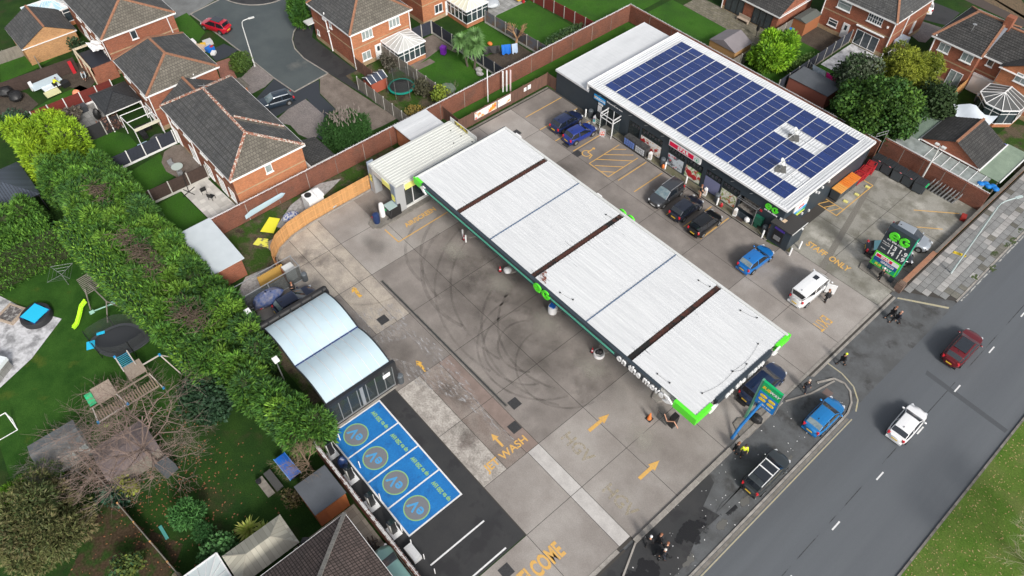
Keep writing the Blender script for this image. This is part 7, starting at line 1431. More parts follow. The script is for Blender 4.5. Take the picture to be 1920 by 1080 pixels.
wheelie('wheeled_bin','bright blue wheeled bin beside the orange sided store',-41.6,85.2,.3,BLUEB,BLUEB,.62,.6,1.2); wheelie('wheeled_bin','dark purple wheeled bin by the slatted gate panel',-26.9,90.0,.1,mat('purple_bin',(.05,.01,.12),.5),mat('purple_bin',(0,0,0)),.6,.7,1.1); wheelie('wheeled_bin','purple wheeled bin on the patio of the white conservatory',-68.4,48.5,.4,mat('violet_bin',(.14,.015,.30),.5),mat('violet_bin',(0,0,0)),.65,.65,1.1)
T = thing('store_box','pale blue box with white sheeted roof between the two northern houses','store',(-30.0,91.4,0)); part(T,'screen',MB().box(-1.1,.0,.6,2.6,0,1.9),mat('pale_blue',(.45,.55,.65),.6)); part(T,'sheet',MB().box(-.6,1.3,-1.2,.5,1.0,1.1),UPVC); part(T,'box',MB().box(-.5,1.2,-1.1,.4,0,1.0),GREYM)
def cloth(label,x0,y0,x1,y1,z,m,h=.8): 
    mb = MB(); n=6; V=[]
    for i in range(n+1):
        t=i/n; V += [(x0+(x1-x0)*t,y0+(y1-y0)*t,z),(x0+(x1-x0)*t+.25+.08*math.sin(i*2.1),y0+(y1-y0)*t-.1,z-h-.1*math.sin(i*1.7))]
    mb.add(V,[(2*i,2*i+1,2*i+3,2*i+2) for i in range(n)]+[(2*i+2,2*i+3,2*i+1,2*i) for i in range(n)]); return single('hanging_washing',label,'washing',mb,m)
cloth('bright pink towel on the washing line by the dark tree',-32.9,79.8,-31.0,79.8,1.7,PINK); cloth('white and pale blue washing beside the pink towel',-34.9,79.9,-33.0,79.8,1.7,mat('pale_wash',(.6,.68,.75),.8,(.3,.4,.5),3)); cloth('blue towel on the line near the palm',-63.2,53.8,-62.6,54.8,1.7,BLUEB,1.2); cloth('pale patterned towel beside the blue towel',-62.5,54.9,-62.2,55.6,1.7,mat('pale_wash2',(.4,.5,.65),.8),1.2); cloth('row of dark washing near the palm crown',-64.4,51.8,-63.3,53.6,1.7,BLACK,.9)
T = thing('washing_line','thin line and poles behind the long low shed','washing line',(-33,79.8,0)); part(T,'line',MB().tube((-35.2,79.9,1.72),(-30.6,79.8,1.72),.012,n=4),WHITEO,True); part(T,'pole',MB().tube((-35.2,79.9,0),(-35.2,79.9,1.9),.04),STEEL,True); part(T,'pole',MB().tube((-30.6,79.8,0),(-30.6,79.8,1.9),.04),STEEL,True)
lump('covered_table','round table under a pale silver cover by the top garden fence','table',-73.2,60.6,0,1.2,1.2,.5,mat('silver_cover',(.42,.45,.48),.5)); T = thing('toy_table','small yellow toy table with red chair in the top garden','toy',(-71.6,64.2,0)); part(T,'top',MB().box(-.4,.4,-.4,.4,.4,.5),mat('toyyellow',(.75,.45,.03),.5)); part(T,'chair',MB().box(.4,.7,.2,.5,0,.6),REDB)
lump('orange_toy','orange toy digger on the small lawn behind the navy fence','toy',-66.2,54.4,0,.4,.3,.2,ORNG); lump('ball_green','small flat green pop-up cloche on the neat lawn edge','cloche',-62.0,44.2,0,1.1,1.0,.4,mat('mesh_green',(.12,.18,.13),.7))
T = thing('garden_bench','wooden bench between the two dark patio doors','bench',(-48.0,83.6,0)); part(T,'seat',MB().box(-.9,.9,-.25,.2,.4,.45),WOODP); part(T,'backrest',MB().box(-.9,.9,.2,.25,.45,.9),WOODP); part(T,'leg',MB().box(-.85,-.78,-.2,.2,0,.4),WOODP); part(T,'leg',MB().box(.78,.85,-.2,.2,0,.4),WOODP)
T = thing('parasol','closed black parasol on the bungalow patio','parasol',(-44.6,82.0,0)); part(T,'mast',MB().tube((0,0,0),(0,0,2.6),.04),BLACK); part(T,'canopy',MB().lathe((0,0,.9),[(.12,0),(.22,.3),(.08,1.6)],10),BLACK,smooth=True)
T = thing('trampoline','round trampoline with teal padded rim and dark net','trampoline',(-65.6,39.9,0)); part(T,'mat',MB().lathe((0,0,.78),[(1.35,0),(1.35,.02)],26),BLACK)
mb = MB()
for i in range(28): a,b=2*math.pi*i/28,2*math.pi*(i+1)/28; mb.add([(r_*math.cos(t),r_*math.sin(t),z) for r_,t,z in ((1.36,a,.84),(1.62,a,.80),(1.62,b,.80),(1.36,b,.84))],[(0,1,2,3)]).add([(1.62*math.cos(a),1.62*math.sin(a),.80),(1.62*math.cos(b),1.62*math.sin(b),.80),(1.62*math.cos(b),1.62*math.sin(b),.7),(1.62*math.cos(a),1.62*math.sin(a),.7)],[(3,2,1,0)])
part(T,'rim_pad',mb,mat('teal_pad',(.0,.24,.18),.6))
NET = mat('net_mesh',(.05,.055,.055),.8,alpha=.35)
def netwall(pts,z0,z1): return MB().add([(x,y,z) for z in (z0,z1) for x,y in pts],[(i,i+1,len(pts)+i+1,len(pts)+i) for i in range(len(pts)-1)])
part(T,'net',netwall([(1.5*math.cos(t),1.5*math.sin(t)) for t in np.linspace(0,2*math.pi,25)],.82,2.4),NET)
for i in range(6): t=i*math.pi/3; part(T,'pole',MB().tube((1.65*math.cos(t),1.65*math.sin(t),0),(1.65*math.cos(t),1.65*math.sin(t),2.5),.03,n=6),STEEL)
# play lawn at the left
T = thing('trampoline','large black double lobed trampoline with net and blue entrance','trampoline',(-51.6,-.9,0),R(52))
out = [(2.6*math.cos(t),1.45*math.sin(t)*(1-.25*math.cos(2*t))) for t in np.linspace(0,2*math.pi,33)[:-1]]
part(T,'mat',MB().prism([(x*.86,y*.84) for x,y in out],.76,.80),mat('tramp_mat',(.03,.033,.038),.7)); mb = MB()
for (a,b) in zip(out,out[1:]+out[:1]): mb.add([(a[0]*.85,a[1]*.83,.86),(a[0],a[1],.84),(b[0],b[1],.84),(b[0]*.85,b[1]*.83,.86)],[(0,1,2,3)]).add([(a[0],a[1],.84),(a[0],a[1],.68),(b[0],b[1],.68),(b[0],b[1],.84)],[(0,1,2,3)])
part(T,'rim_pad',mb,mat('rim_grey',(.055,.06,.068),.7)); part(T,'net',netwall(out+[out[0]],.84,2.2),NET)
for i in (0,5,10,16,21,27): part(T,'pole',MB().tube((out[i][0]*1.03,out[i][1]*1.03,0),(out[i][0]*1.03,out[i][1]*1.03,2.3),.035,n=6),BLACK)
part(T,'blue_step',MB().obox(-2.4,-.5,.84,.7,.9,.04,.3),CYAN); part(T,'blue_flap',MB().obox(-1.9,.75,.87,.7,.3,.04,.3),CYAN)
T = thing('swing_frame','wooden swing frame with slatted tower and lime slide','swing',(-56.4,-.6,0)); 
part(T,'frame',MB().tube((-55.0,-1.0,0),(-55.2,-.1,2.2),.06).tube((-55.3,.9,0),(-55.2,-.1,2.2),.06).tube((-55.2,-.1,2.2),(-58.2,-.5,2.2),.06).tube((-57.5,-1.6,0),(-57.9,-1.0,2.2),.06),WOODG,True); mb = MB()
for i in range(11): mb.bar((-60.4+i*.23,.6,1.5+.0*i),(-60.2+i*.23,-1.2,1.5),.09,.04)
part(T,'slat_deck',mb,WOODG,True); sl_ = MB()
pr = [(-57.2,-1.5,1.5),(-57.1,-2.1,1.2),(-56.7,-2.7,.65),(-56.4,-3.2,.25),(-56.2,-3.6,.2)]
for a,b in zip(pr,pr[1:]): sl_.bar(a,b,.42,.05); sl_.bar((a[0]-.2,a[1],a[2]+.08),(b[0]-.2,b[1],b[2]+.08),.06,.14); sl_.bar((a[0]+.2,a[1],a[2]+.08),(b[0]+.2,b[1],b[2]+.08),.06,.14)
part(T,'slide',sl_,mat('neon_slide',(.45,.85,.03),.4),True); part(T,'glider',MB().bar((-56.2,-1.5,.9),(-55.9,.2,.9),.08,.08).box(-56.3,-56.0,-1.8,-1.4,.85,1.0).box(-56.1,-55.8,.1,.5,.85,1.0),mat('mint_seat',(.35,.6,.5),.5),True)
T = thing('play_frame','wooden climbing frame with two decks, rope bridge and monkey bars','climbing frame',(-47,-2.5,0))
part(T,'deck',MB().box(-47.9,-46.3,-2.0,-.5,1.5,1.58),WOODP,True); part(T,'deck',MB().box(-47.6,-45.9,-4.9,-3.3,1.5,1.58),WOODP,True)
mb = MB()
for y in np.arange(-5.5,-.4,.21): mb.box(-45.8+.1,-45.0+.35,y,y+.1,.85+.02*math.sin(y*9),.9+.02*math.sin(y*9))
part(T,'slat',mb,mat('slat_tan',(.36,.28,.18),.8,fine=.2),True,kind='stuff'); part(T,'side_beam',MB().bar((-45.8,-5.6,1.5),(-45.9,-.4,1.5),.08,.12).bar((-44.6,-5.6,.9),(-44.7,-.4,.9),.08,.12),WOODP,True)
mb = MB()
for i in range(7): mb.bar((-49.0+.2*i+.0,-1.95,1.75),(-49.0+.2*i,-1.0,1.75),.04,.04)
part(T,'monkey_bar',mb,mat('blue_bar',(.05,.35,.55),.5),True); part(T,'rail',MB().bar((-49.2,-2.0,1.75),(-47.4,-2.0,1.65),.09,.09).bar((-49.2,-.95,1.75),(-47.4,-.95,1.65),.09,.09).bar((-46.9,-.5,1.75),(-46.9,1.0,1.75),.09,.09).bar((-46.9,1.0,1.75),(-45.2,1.6,0),.08,.08).bar((-46.9,1.0,1.75),(-46.8,2.3,0),.08,.08),mat('white_pole',(.62,.56,.5),.6),True)
part(T,'swing_beam',MB().bar((-45.9,-.5,1.5),(-44.9,-.2,.1),.08,.08).bar((-45.8,-3.4,1.5),(-44.5,-3.1,1.2),.08,.08).bar((-44.5,-3.1,1.2),(-44.4,-5.6,1.2),.08,.08).bar((-45.8,-5.4,1.5),(-44.4,-5.6,1.2),.08,.08),mat('white_pole',(0,0,0)),True)
mb = MB()
for p in ((-46.9,1.0,1.75),(-44.5,-3.1,1.2),(-44.4,-5.6,1.2),(-44.9,-.2,.1),(-49.2,-2,1.75)): mb.box(p[0]-.09,p[0]+.09,p[1]-.09,p[1]+.09,p[2]-.06,p[2]+.12)
part(T,'blue_cap',mb,mat('capblue',(.02,.3,.65),.5),True); gs = MB()
for i in range(5): gs.bar((-47.3+.28*i,-5.2,1.62+.06*(i%2)),(-47.3+.28*(i+1),-5.2,1.62+.06*((i+1)%2)),.55,.05)
part(T,'green_slide',gs,mat('mintgreen',(.03,.55,.22),.4),True)
for x,y in ((-47.8,-1.9),(-46.4,-1.9),(-47.8,-.6),(-46.4,-.6),(-47.5,-4.8),(-46.0,-4.8),(-47.5,-3.4),(-46.0,-3.4)): part(T,'post',MB().box(x-.05,x+.05,y-.05,y+.05,0,1.5),WOODP,True)
lump('flying_disc','lime green disc on the lawn under the bare branches','toy',-44.7,-5.3,0,.22,.22,.03,mat('neon_slide',(0,0,0)))
T = thing('rotary_dryer','rotary washing line with grey lines in the shade of the hedge','rotary dryer',(-61.8,-2.0,0)); part(T,'mast',MB().tube((0,0,0),(0,0,1.7),.03),STEEL); mb = MB()
for i in range(4):
    t=i*math.pi/2+.3; mb.tube((0,0,1.5),(1.4*math.cos(t),1.4*math.sin(t),1.8),.022,n=4)
    for k in (.4,.7,1.0): u=t+math.pi/2; mb.tube((1.4*k*math.cos(t),1.4*k*math.sin(t),1.5+.3*k),(1.4*k*math.cos(u),1.4*k*math.sin(u),1.5+.3*k),.009,n=3)
part(T,'arms',mb,STEEL)
T = thing('red_toy_seat','small red and black children toy near the hedge','toy',(-60.9,-.1,0)); part(T,'seat',MB().box(-.3,.3,-.2,.25,0,.5),BLACK); part(T,'hood',MB().box(-.3,.25,.1,.35,.5,.85),REDB)
T = thing('sand_pit','square timber edged pit with dark stones on the left patio','sand pit',(-61.6,-7.3,.03),R(30)); part(T,'edge',MB().box(-.95,.95,-.95,-.8,0,.3).box(-.95,.95,.8,.95,0,.3).box(-.95,-.8,-.8,.8,0,.3).box(.8,.95,-.8,.8,0,.3),WOODP); part(T,'stones',MB().box(-.8,.8,-.8,.8,0,.18),mat('dark_cobbles',(.10,.09,.09),.9,(.3,.29,.28),4,.5,.6))
T = thing('spa_pool','black round spa pool with bright blue square cover','spa pool',(-59.7,-5.6,.03),R(25)); part(T,'pool',MB().lathe((0,0,0),[(1.35,0),(1.4,.35),(1.3,.62),(1.0,.66)],20),mat('pool_black',(.02,.021,.024),.6),smooth=True); part(T,'cover',MB().box(-.85,.85,-.85,.85,.66,.72),CYAN); part(T,'cover_edge',MB().box(-.95,.95,-.95,.95,.62,.66),mat('navy_edge',(.02,.03,.12),.5))
T = thing('outdoor_kitchen','pale grey counter block at the corner of the left patio','counter',(-55.3,-10.8,.03),R(35)); part(T,'block',MB().box(-.6,.6,-1.8,1.6,0,.9),PAVEG); part(T,'top',MB().box(-.62,.62,.4,1.7,.9,1.3),mat('icew',(0,0,0))); part(T,'screen',MB().box(-.4,.4,-.6,.3,.9,.95),BLACK)
T = thing('goal_frame','white framed football goal cut by the left edge','goal',(-49.6,-11.9,0)); part(T,'frame',MB().tube((-.8,-.9,0),(-.8,-.9,1.1),.045).tube((-.8,.9,0),(-.8,.9,1.1),.045).tube((-.8,-.9,1.1),(-.8,.9,1.1),.045).tube((-.8,.9,0),(.5,.9,0),.045).tube((-.8,.9,1.1),(.5,.9,0),.045).tube((.5,-.9,0),(.5,.9,0),.045),UPVC)
T = thing('games_table','bright blue table under bare twigs by the orange shed','table',(-31.2,4.0,0),R(2)); part(T,'top',MB().box(-1.15,1.15,-.45,.45,.72,.80),mat('blue_table',(.01,.13,.55),.4)); part(T,'rim',MB().box(-1.2,1.2,-.5,-.45,.7,.84).box(-1.2,1.2,.45,.5,.7,.84),mat('lightblue_rim',(.1,.35,.8),.4)); part(T,'leg',MB().box(-.9,-.8,-.3,.3,0,.72),BLACK); part(T,'leg',MB().box(.8,.9,-.3,.3,0,.72),BLACK)
T = thing('picnic_bench','dark weathered timber bench pair beside the blue table','bench',(-31.0,2.3,0),R(2)); part(T,'seat',MB().box(-1.0,.9,-.75,-.15,.35,.42),WOODG); part(T,'seat',MB().box(-1.0,.9,.0,.6,.30,.55),mat('dark_bench',(.06,.06,.058),.9,fine=.2)); part(T,'planter',MB().lathe((-.7,-.6,.42),[(.2,0),(.22,.2),(.1,.22)],10),BLACK)
lump('covered_pot','charcoal covered round stool on the cream slabs','stool',-25.0,1.9,.02,.45,.42,.55,mat('charc',(.08,.08,.085),.8)); lump('bird_bath','round stone bird bath near the bottom edge','bird bath',-28.9,-6.3,0,.3,.3,.7,mat('stone_tan',(.4,.33,.22),.8)); T = thing('turquoise_strip','flat turquoise strip lying on the lower lawn','strip',(-33.0,-5.7,.02),R(0)); part(T,'strip',MB().box(-.65,.65,-.12,.12,0,.06),mat('turq',(.08,.33,.30),.6))
mb = MB(); rg = np.random.default_rng(2)
for i in range(40): x,y = -22+rg.random()*3.4,5.3+rg.random()*.7; mb.tube((x,y,.1+rg.random()*.4),(x+rg.normal()*.5,y+rg.normal()*.2,.1+rg.random()*.5),.05+.05*rg.random(),n=6)
single('scrap_heap','tangle of dark scrap metal and tyres behind the house along the wall','scrap',mb,mat('scrapmix',(.03,.03,.03),.6,(.10,.08,.06),3),kind='stuff')
T = thing('drive_clutter','pile of furniture, bags and boxes dumped on the estate driveway','clutter',(-89.8,25.8,0))
for i,(dx,dy,s_,h,m_) in enumerate(((-1.4,-.6,1.0,.8,UPVC),(-.9,-.9,.9,.6,mat('tan_box',(.45,.25,.1),.8)),(.2,-.4,1.3,.7,mat('beige_box',(.55,.42,.3),.8)),(.6,-.9,1.0,.4,UPVC),(-.2,.3,.7,.6,mat('toyyellow',(0,0,0))),(-.6,1.1,1.1,.5,mat('grey_bags',(.5,.5,.5),.6)),(.9,.6,1.0,.5,BLUEB),(1.0,.9,.4,.6,REDB),(1.9,.6,.7,.3,UPVC))): part(T,'box' if i%2 else 'bag',MB().obox(dx,dy,0,s_,s_*.8,h,.3*i),m_)
lump('blue_red_toys','blue and red plastic toys in the garden at the right edge','toys',-12.6,84.4,0,.9,.6,.4,mat('toymix',(.02,.15,.6),.5,(.6,.05,.05),1.6,.5,.53))
T = thing('sheet_roof','crumpled white sheeting between green lean-to and conservatory','sheeting',(-17.8,84.6,0)); sb = MB(); rg = np.random.default_rng(6); V=[(-20.6+i*.62,83.0+j*.62+(.15*i),1.9+.35*math.sin(i*1.1+j*.7)+.15*rg.random()) for j in range(5) for i in range(10)]; sb.add(V,[(j*10+i,j*10+i+1,(j+1)*10+i+1,(j+1)*10+i) for j in range(4) for i in range(9)]); part(T,'sheet',sb,mat('white_sheet',(.68,.74,.80),.35,fine=.03),True,smooth=80)
wheelie('wheeled_bin','grey wheeled bin tipped open in front of the white garage door',-18.6,90.6,.5,mat('bin_grey2',(.10,.13,.18),.5),UPVC,.65,.7,1.0)
# ---------------- vehicles ----------------
CGLASS = mat('car_glass',(.012,.016,.022),.05,spec=.9,fine=0,coat=.6); CGLASSB = mat('painted_reflection_glass',(.10,.16,.19),.08,(.22,.27,.28),2.2,spec=.9,fine=0,coat=.6)  # second glass has pale mottled reflections painted into its colour
TAILL = mat('tail_lamp',(.55,.01,.02),.3,fine=0,coat=.5); HEADL = mat('head_lamp',(.6,.62,.65),.15,fine=0,coat=.6); PLY = mat('yellow_plate',(.75,.50,.04),.5,fine=0); RIM = mat('wheel_rim',(.35,.36,.37),.35,metal=.6,fine=0)
def paint(n, c, metal=.25): return mat('car_paint_'+n, c, .28, fine=0, metal=metal, coat=1, spec=.5)
def car(name, label, cat, xy, ang, L=4.2, W=1.80, Hh=1.5, pm=None, kind='hatch', roof=None, rails=False, z=.02, glass=None, group=None, rearglass=None, pano=None, plate=True):
    T = thing(name,label,cat,(xy[0],xy[1],z),ang,group); gl = glass or CGLASS; h = Hh; a = L/2
    bl = h*.60; N_ = 25; us = np.linspace(-1,1,N_); V = []; K = 11
    cowl = {'hatch':.50,'suv':.52,'saloon':.46,'van':.86}[kind]; rear = {'hatch':-.90,'suv':-.93,'saloon':-.72,'van':-.97}[kind]
    hood = {'hatch':.86,'suv':.90,'saloon':.84,'van':.95}[kind]*bl; boot = bl if kind != 'saloon' else bl*.97
    def wid(u): return W/2*(1-.15*abs(u)**4-.40*(max(0,abs(u)-.76)/.24)**2.3)
    def top(u):
        if u > cowl: t = (u-cowl)/(1-cowl); return bl*(1-t)+hood*t-.13*max(0,(t-.55)/.45)**2*bl*1.1
        if u < rear: t = (rear-u)/(1+rear); return boot-.10*t*t*bl
        return bl
    for u in us:
        x = u*a*(1-.0*abs(u)); w_ = wid(u); t_ = top(u); zl = .20+.10*max(0,abs(u)-.85)/.15
        pr = [(-w_*.90,zl),(-w_*.99,zl+.10),(-w_,.45*h*.8),(-w_*.985,t_*.86),(-w_*.90,t_*.985),(0,t_*1.02+.015),(w_*.90,t_*.985),(w_*.985,t_*.86),(w_,.45*h*.8),(w_*.99,zl+.10),(w_*.90,zl)]
        V += [(x,y_,z_) for y_,z_ in pr]
    mb = MB(); fs = [(i*K+j,(i+1)*K+j,(i+1)*K+(j+1)%K,i*K+(j+1)%K) for i in range(N_-1) for j in range(K)]
    fs += [tuple(range(K)), tuple((N_-1)*K+j for j in range(K-1,-1,-1))]; mb.add(V,fs)
    body = part(T,'body',mb,pm,smooth=50)
    # cabin surface, divided into glass and panels
    xs_f = {'hatch':(.52,.06),'suv':(.54,.12),'saloon':(.48,.04),'van':(.90,.50)}[kind]; xs_r = {'hatch':(-.70,-.93),'suv':(-.80,-.95),'saloon':(-.42,-.80),'van':(-.93,-.985)}[kind]
    st = [(xs_f[0],0.0),(xs_f[0]*.94+xs_f[1]*.06,.05),(xs_f[1]*.9+xs_f[0]*.1,.93),(xs_f[1],1.0),((xs_f[1]+xs_r[0])/2+.03,1.03),((xs_f[1]+xs_r[0])/2-.03,1.03),(xs_r[0],.99),(xs_r[0]*.88+xs_r[1]*.12,.90),(xs_r[0]*.25+xs_r[1]*.75,.30),(xs_r[1],.0)]
    ring = []; hr = h-bl
    for u, q in st:
        wb = wid(u)*.90; wr = W/2*(.71 if kind != 'van' else .82); zz = bl+hr*q; wt = wb+(wr-wb)*q
        ring.append([(u*a,-wb,bl-.02),(u*a,-wt-.01*q,max(bl,zz-.10*q)),(u*a,-wt*.93,zz-.02*q),(u*a,-wt*.5,zz+.015*q),(u*a,0,zz+.03*q),(u*a,wt*.5,zz+.015*q),(u*a,wt*.93,zz-.02*q),(u*a,wt+.01*q,max(bl,zz-.10*q)),(u*a,wb,bl-.02)])
    def strip(ii, jj): 
        mb = MB()
        for i in ii:
            for j in jj: q = [ring[i][j],ring[i][j+1],ring[i+1][j+1],ring[i+1][j]]; mb.poly(q)
        return mb
    part(body,'roof',strip((3,4,5),range(1,7)),roof or pm,smooth=50)
    pl = strip((0,2,6,8),range(1,7)); o_ = strip((1,7),(1,6)); s_ = strip((4,),(0,7)); e_ = strip((0,8),(0,7))
    for m_ in (o_,s_,e_): pl.add(m_.v,m_.f)
    part(body,'pillars',pl,pm,smooth=50,kind='stuff')
    part(T,'windscreen',strip((1,),range(2,6)),gl if rearglass is None else CGLASS); part(T,'rear_window',strip((7,),range(2,6)),rearglass or gl)
    for j in (0,7):
        part(T,'side_window',strip((1,2,3),(j,)),CGLASS); part(T,'side_window',strip((5,6,7),(j,)),CGLASS)
    if pano: part(T,'glass_roof',MB().box(a*xs_r[0]*.75,a*xs_f[1]*.85,-W*.29,W*.29,h+.052,h+.062),CGLASS)
    if rails:
        for s in (-1,1): part(T,'roof_rail',MB().bar((a*xs_f[1],s*W*.335,h+.02),(a*xs_r[0],s*W*.335,h+.02),.05,.05),rails)
    for s in (-1,1):
        part(T,'mirror',MB().ball((a*(xs_f[0]-.10),s*(W/2+.09),bl+.06),.09,.12,.08,8,5),pm,smooth=True)
        part(T,'headlight',MB().obox(a*.925,s*W*.32,bl*.66,.20,.26,.12,-s*.6),HEADL); part(T,'tail_light',MB().obox(-a*.925,s*W*.345,bl*.74,.16,.22,.24,s*.5),TAILL)
        for u in (.64,-.62):
            part(T,'wheel_arch',MB().tube((u*a,s*(W/2-.3),.33),(u*a,s*(W/2+.004),.33),.37,n=16),BLACK)
            w_ = part(T,'wheel',MB().tube((u*a,s*(W/2-.22),.32),(u*a,s*(W/2+.012),.32),.32,n=16),RUBBER); part(w_,'rim',MB().tube((u*a,s*(W/2+.0),.32),(u*a,s*(W/2+.022),.32),.20,n=10),RIM)
    part(T,'bumper',MB().obox(a*.965,0,.22,.10,W*.72,.18,0),BLACK); part(T,'bumper',MB().obox(-a*.975,0,.22,.10,W*.76,.2,0),BLACK if kind in ('suv',) else pm)
    if plate: part(T,'number_plate',MB().box(-a-.02,-a+.03,-.26,.26,.50,.62),PLY); part(T,'number_plate',MB().box(a-.03,a+.015,-.26,.26,.36,.47),WPAINT)
    part(T,'aerial_fin',MB().box(a*xs_r[0]*.85-.06,a*xs_r[0]*.85+.06,-.02,.02,h+.0,h+.10),BLACK)
    return T
N90 = math.pi/2
def at(px,py,z=.7): return G(px,py,z)
car('parked_car','dark navy hatchback in the last bay beside the bright blue one','car',at(1062,226),N90+.02,4.3,1.8,1.45,paint('navy',(.012,.022,.075)))
car('parked_car','royal blue hatchback parked nose-in below the blue bakery sign','car',at(1087,248),N90-.06,4.1,1.78,1.45,paint('royal',(.012,.035,.24)))
car('parked_car','silver grey family car backed into its bay facing the canopy','car',at(1250,362),-N90+.02,4.4,1.85,1.6,paint('grey',(.075,.08,.09),.6),'suv',glass=CGLASSB,rails=STEEL)
car('parked_car','dark blue-roofed hatchback between the silver grey car and the black one','car',at(1287,388),N90,4.1,1.78,1.48,paint('inkblue',(.014,.018,.032)),'hatch')
car('parked_car','black compact car with roof rails, right of three in the middle bays','car',at(1322,417),N90,4.0,1.8,1.58,paint('black',(.006,.007,.009)),'suv',rails=BLACK)
car('parked_car','bright sky blue hatchback alone near the corner kiosk','car',at(1417,484),N90-.03,4.15,1.8,1.48,paint('sky',(.01,.17,.52)),rearglass=CGLASSB)
T = car('camper_van','white camper van with dark rear window and side door open','van',at(1519,540,.9),N90-.02,4.6,1.85,1.95,paint('white',(.75,.76,.77),0),'van',z=.02)
part(T,'open_door',MB().obox(1.35,-1.35,.35,.9,.06,1.2,-1.1),paint('white',(0,0,0)),label='front door standing open'); part(T,'roof_vent',MB().box(.2,.75,-.15,.3,1.96,2.0),CGLASS)
def hd(p,q): a_,b_ = G(*p,.6),G(*q,.6); return math.atan2(b_[1]-a_[1],b_[0]-a_[0])
car('parked_car','silver hatchback parked behind the price totem','car',at(1706,443),hd((1680,427),(1736,454)),4.2,1.78,1.5,paint('silver',(.42,.46,.50),.5))
car('parked_car','black saloon half hidden by the price totem','car',at(1668,472),hd((1628,462),(1712,483)),4.5,1.82,1.42,paint('black2',(.008,.009,.014)),'saloon',rearglass=mat('teal_glass',(.15,.35,.40),.1,fine=0))
car('parked_car','large dark blue people carrier at the road end of the canopy','car',at(1431,716,.9),N90-.02,4.9,1.95,1.72,paint('midnight',(.012,.028,.08)),'suv',z=.02)
car('parked_car','bright blue hatchback on the footway inside the curved kerb','car',at(1545,779),N90+.0,4.1,1.8,1.5,paint('azure',(.008,.19,.50)),z=.06,rearglass=CGLASSB)
car('parked_car','dark grey car with glass roof and white roof bars on the footway','car',at(1437,885,.8),N90+.0,4.55,1.85,1.62,paint('slate',(.05,.06,.065),.5),'suv',pano=True,rails=UPVC,z=.06)
T = [o for o in COL.objects if o.name.startswith('parked_car')][-1]
for x in (.35,-.45): part(T,'cross_bar',MB().bar((x,-.66,1.70),(x,.66,1.70),.09,.04),UPVC)
car('moving_car','dark red crossover with black glass roof on the far lane','car',at(1806,650,.8),N90+.0,4.7,1.88,1.6,paint('crimson',(.17,.006,.012),.5),'suv',pano=True,z=.012)
car('moving_car','white hatchback driving in the near lane','car',at(1702,793),N90+.02,4.1,1.78,1.46,paint('pure_white',(.78,.78,.79),0),z=.012)
car('parked_car','bright red crossover by the kerb of the estate road','car',at(404,45,.8),hd((428,50),(383,36)),4.2,1.8,1.55,paint('red',(.50,.01,.03)),'suv',pano=True)
car('parked_car','dark navy car on the estate driveway with pale reflections painted into its glass','car',at(516,187),hd((548,178),(487,196)),4.4,1.8,1.45,paint('navy2',(.02,.035,.055)),glass=CGLASSB)
car('parked_car','dark blue car waiting under the front tube of the wash shelter','car',at(553,563,.7),N90+.0,4.2,1.8,1.45,paint('navy3',(.01,.018,.05)),rearglass=CGLASSB)
car('parked_car','mint green car beside the scrap at the bottom edge','car',at(738,1068),hd((738,1110),(738,1050))*0+math.pi+.0,4.0,1.75,1.45,paint('mint',(.30,.55,.50),.3),glass=CGLASSB)
car('parked_car','white car cut by the top edge on the northern driveway','car',at(1736,6),hd((1738,20),(1730,-20)),4.1,1.78,1.46,paint('pure_white',(0,0,0)))
# ---------------- street furniture ----------------
def ground_dir(p, q, z0=0, z1=0): a_,b_ = G(*p,z0),G(*q,z1); return Vector((b_[0]-a_[0],b_[1]-a_[1]))
def lamp(label, x, y, h, arm, m=None, r=.06, head=(.7,.22,.12), banner=None, name='street_lamp'):
    T = thing(name,label,'street lamp',(x,y,0)); m = m or WHITEO; part(T,'column',MB().tube((0,0,0),(0,0,1.2),r*1.5,r*1.4,10).tube((0,0,1.2),(0,0,h-.6),r*1.2,r,10),m,smooth=True)
    a_ = Vector((arm[0],arm[1],0)); q = [Vector((0,0,h-.6)),Vector((0,0,h-.2))+a_*.08,Vector((0,0,h))+a_*.3,Vector((0,0,h+.08))+a_]
    part(T,'arm',MB().path(q,r*.8,8),m,smooth=True); d = a_.normalized() if a_.length else Vector((1,0,0)); e = q[-1]
    part(T,'lamp_head',MB().bar(e,e+d*head[0],head[1],head[2]),m); return T
x,y = G(478,125); lamp('white curved street lamp beside the dome bush on the estate road',x,y,6.3,(.2,.9))
x,y = G(1782,513); lamp('tall pale street lamp on the slab pavement with a yellow sign',x,y,9.6,(.6,1.4),mat('lamp_grey',(.42,.50,.50),.5),.07)
T = [o for o in COL.objects if o.name.startswith('street_lamp')][-1]; part(T,'yellow_plate',MB().obox(-.35,.15,2.3,1.15,.04,.28,R(20)),mat('sign_yellow',(.75,.55,.04),.5,(.1,.08,.02),6,.55,.6,fine=0))
x,y = G(915,191); T = thing('mast','slim white mast behind the advert fence','mast',(x,y,0)); part(T,'pole',MB().tube((0,0,0),(0,0,4.5),.07,.06,8),UPVC,smooth=True)
x,y = G(1725,340); T = thing('floodlight_mast','leaning grey mast with twin floodlights over the bins','floodlight',(x,y,0)); part(T,'pole',MB().tube((0,0,0),(0,0,4.9),.10,.08,8),WHITEO,smooth=True); part(T,'floodlight',MB().box(-.55,-.15,-.15,.15,4.85,5.0),WHITEO); part(T,'floodlight',MB().box(.15,.6,-.2,.15,4.85,5.0),WHITEO)
x,y = G(530,640); 
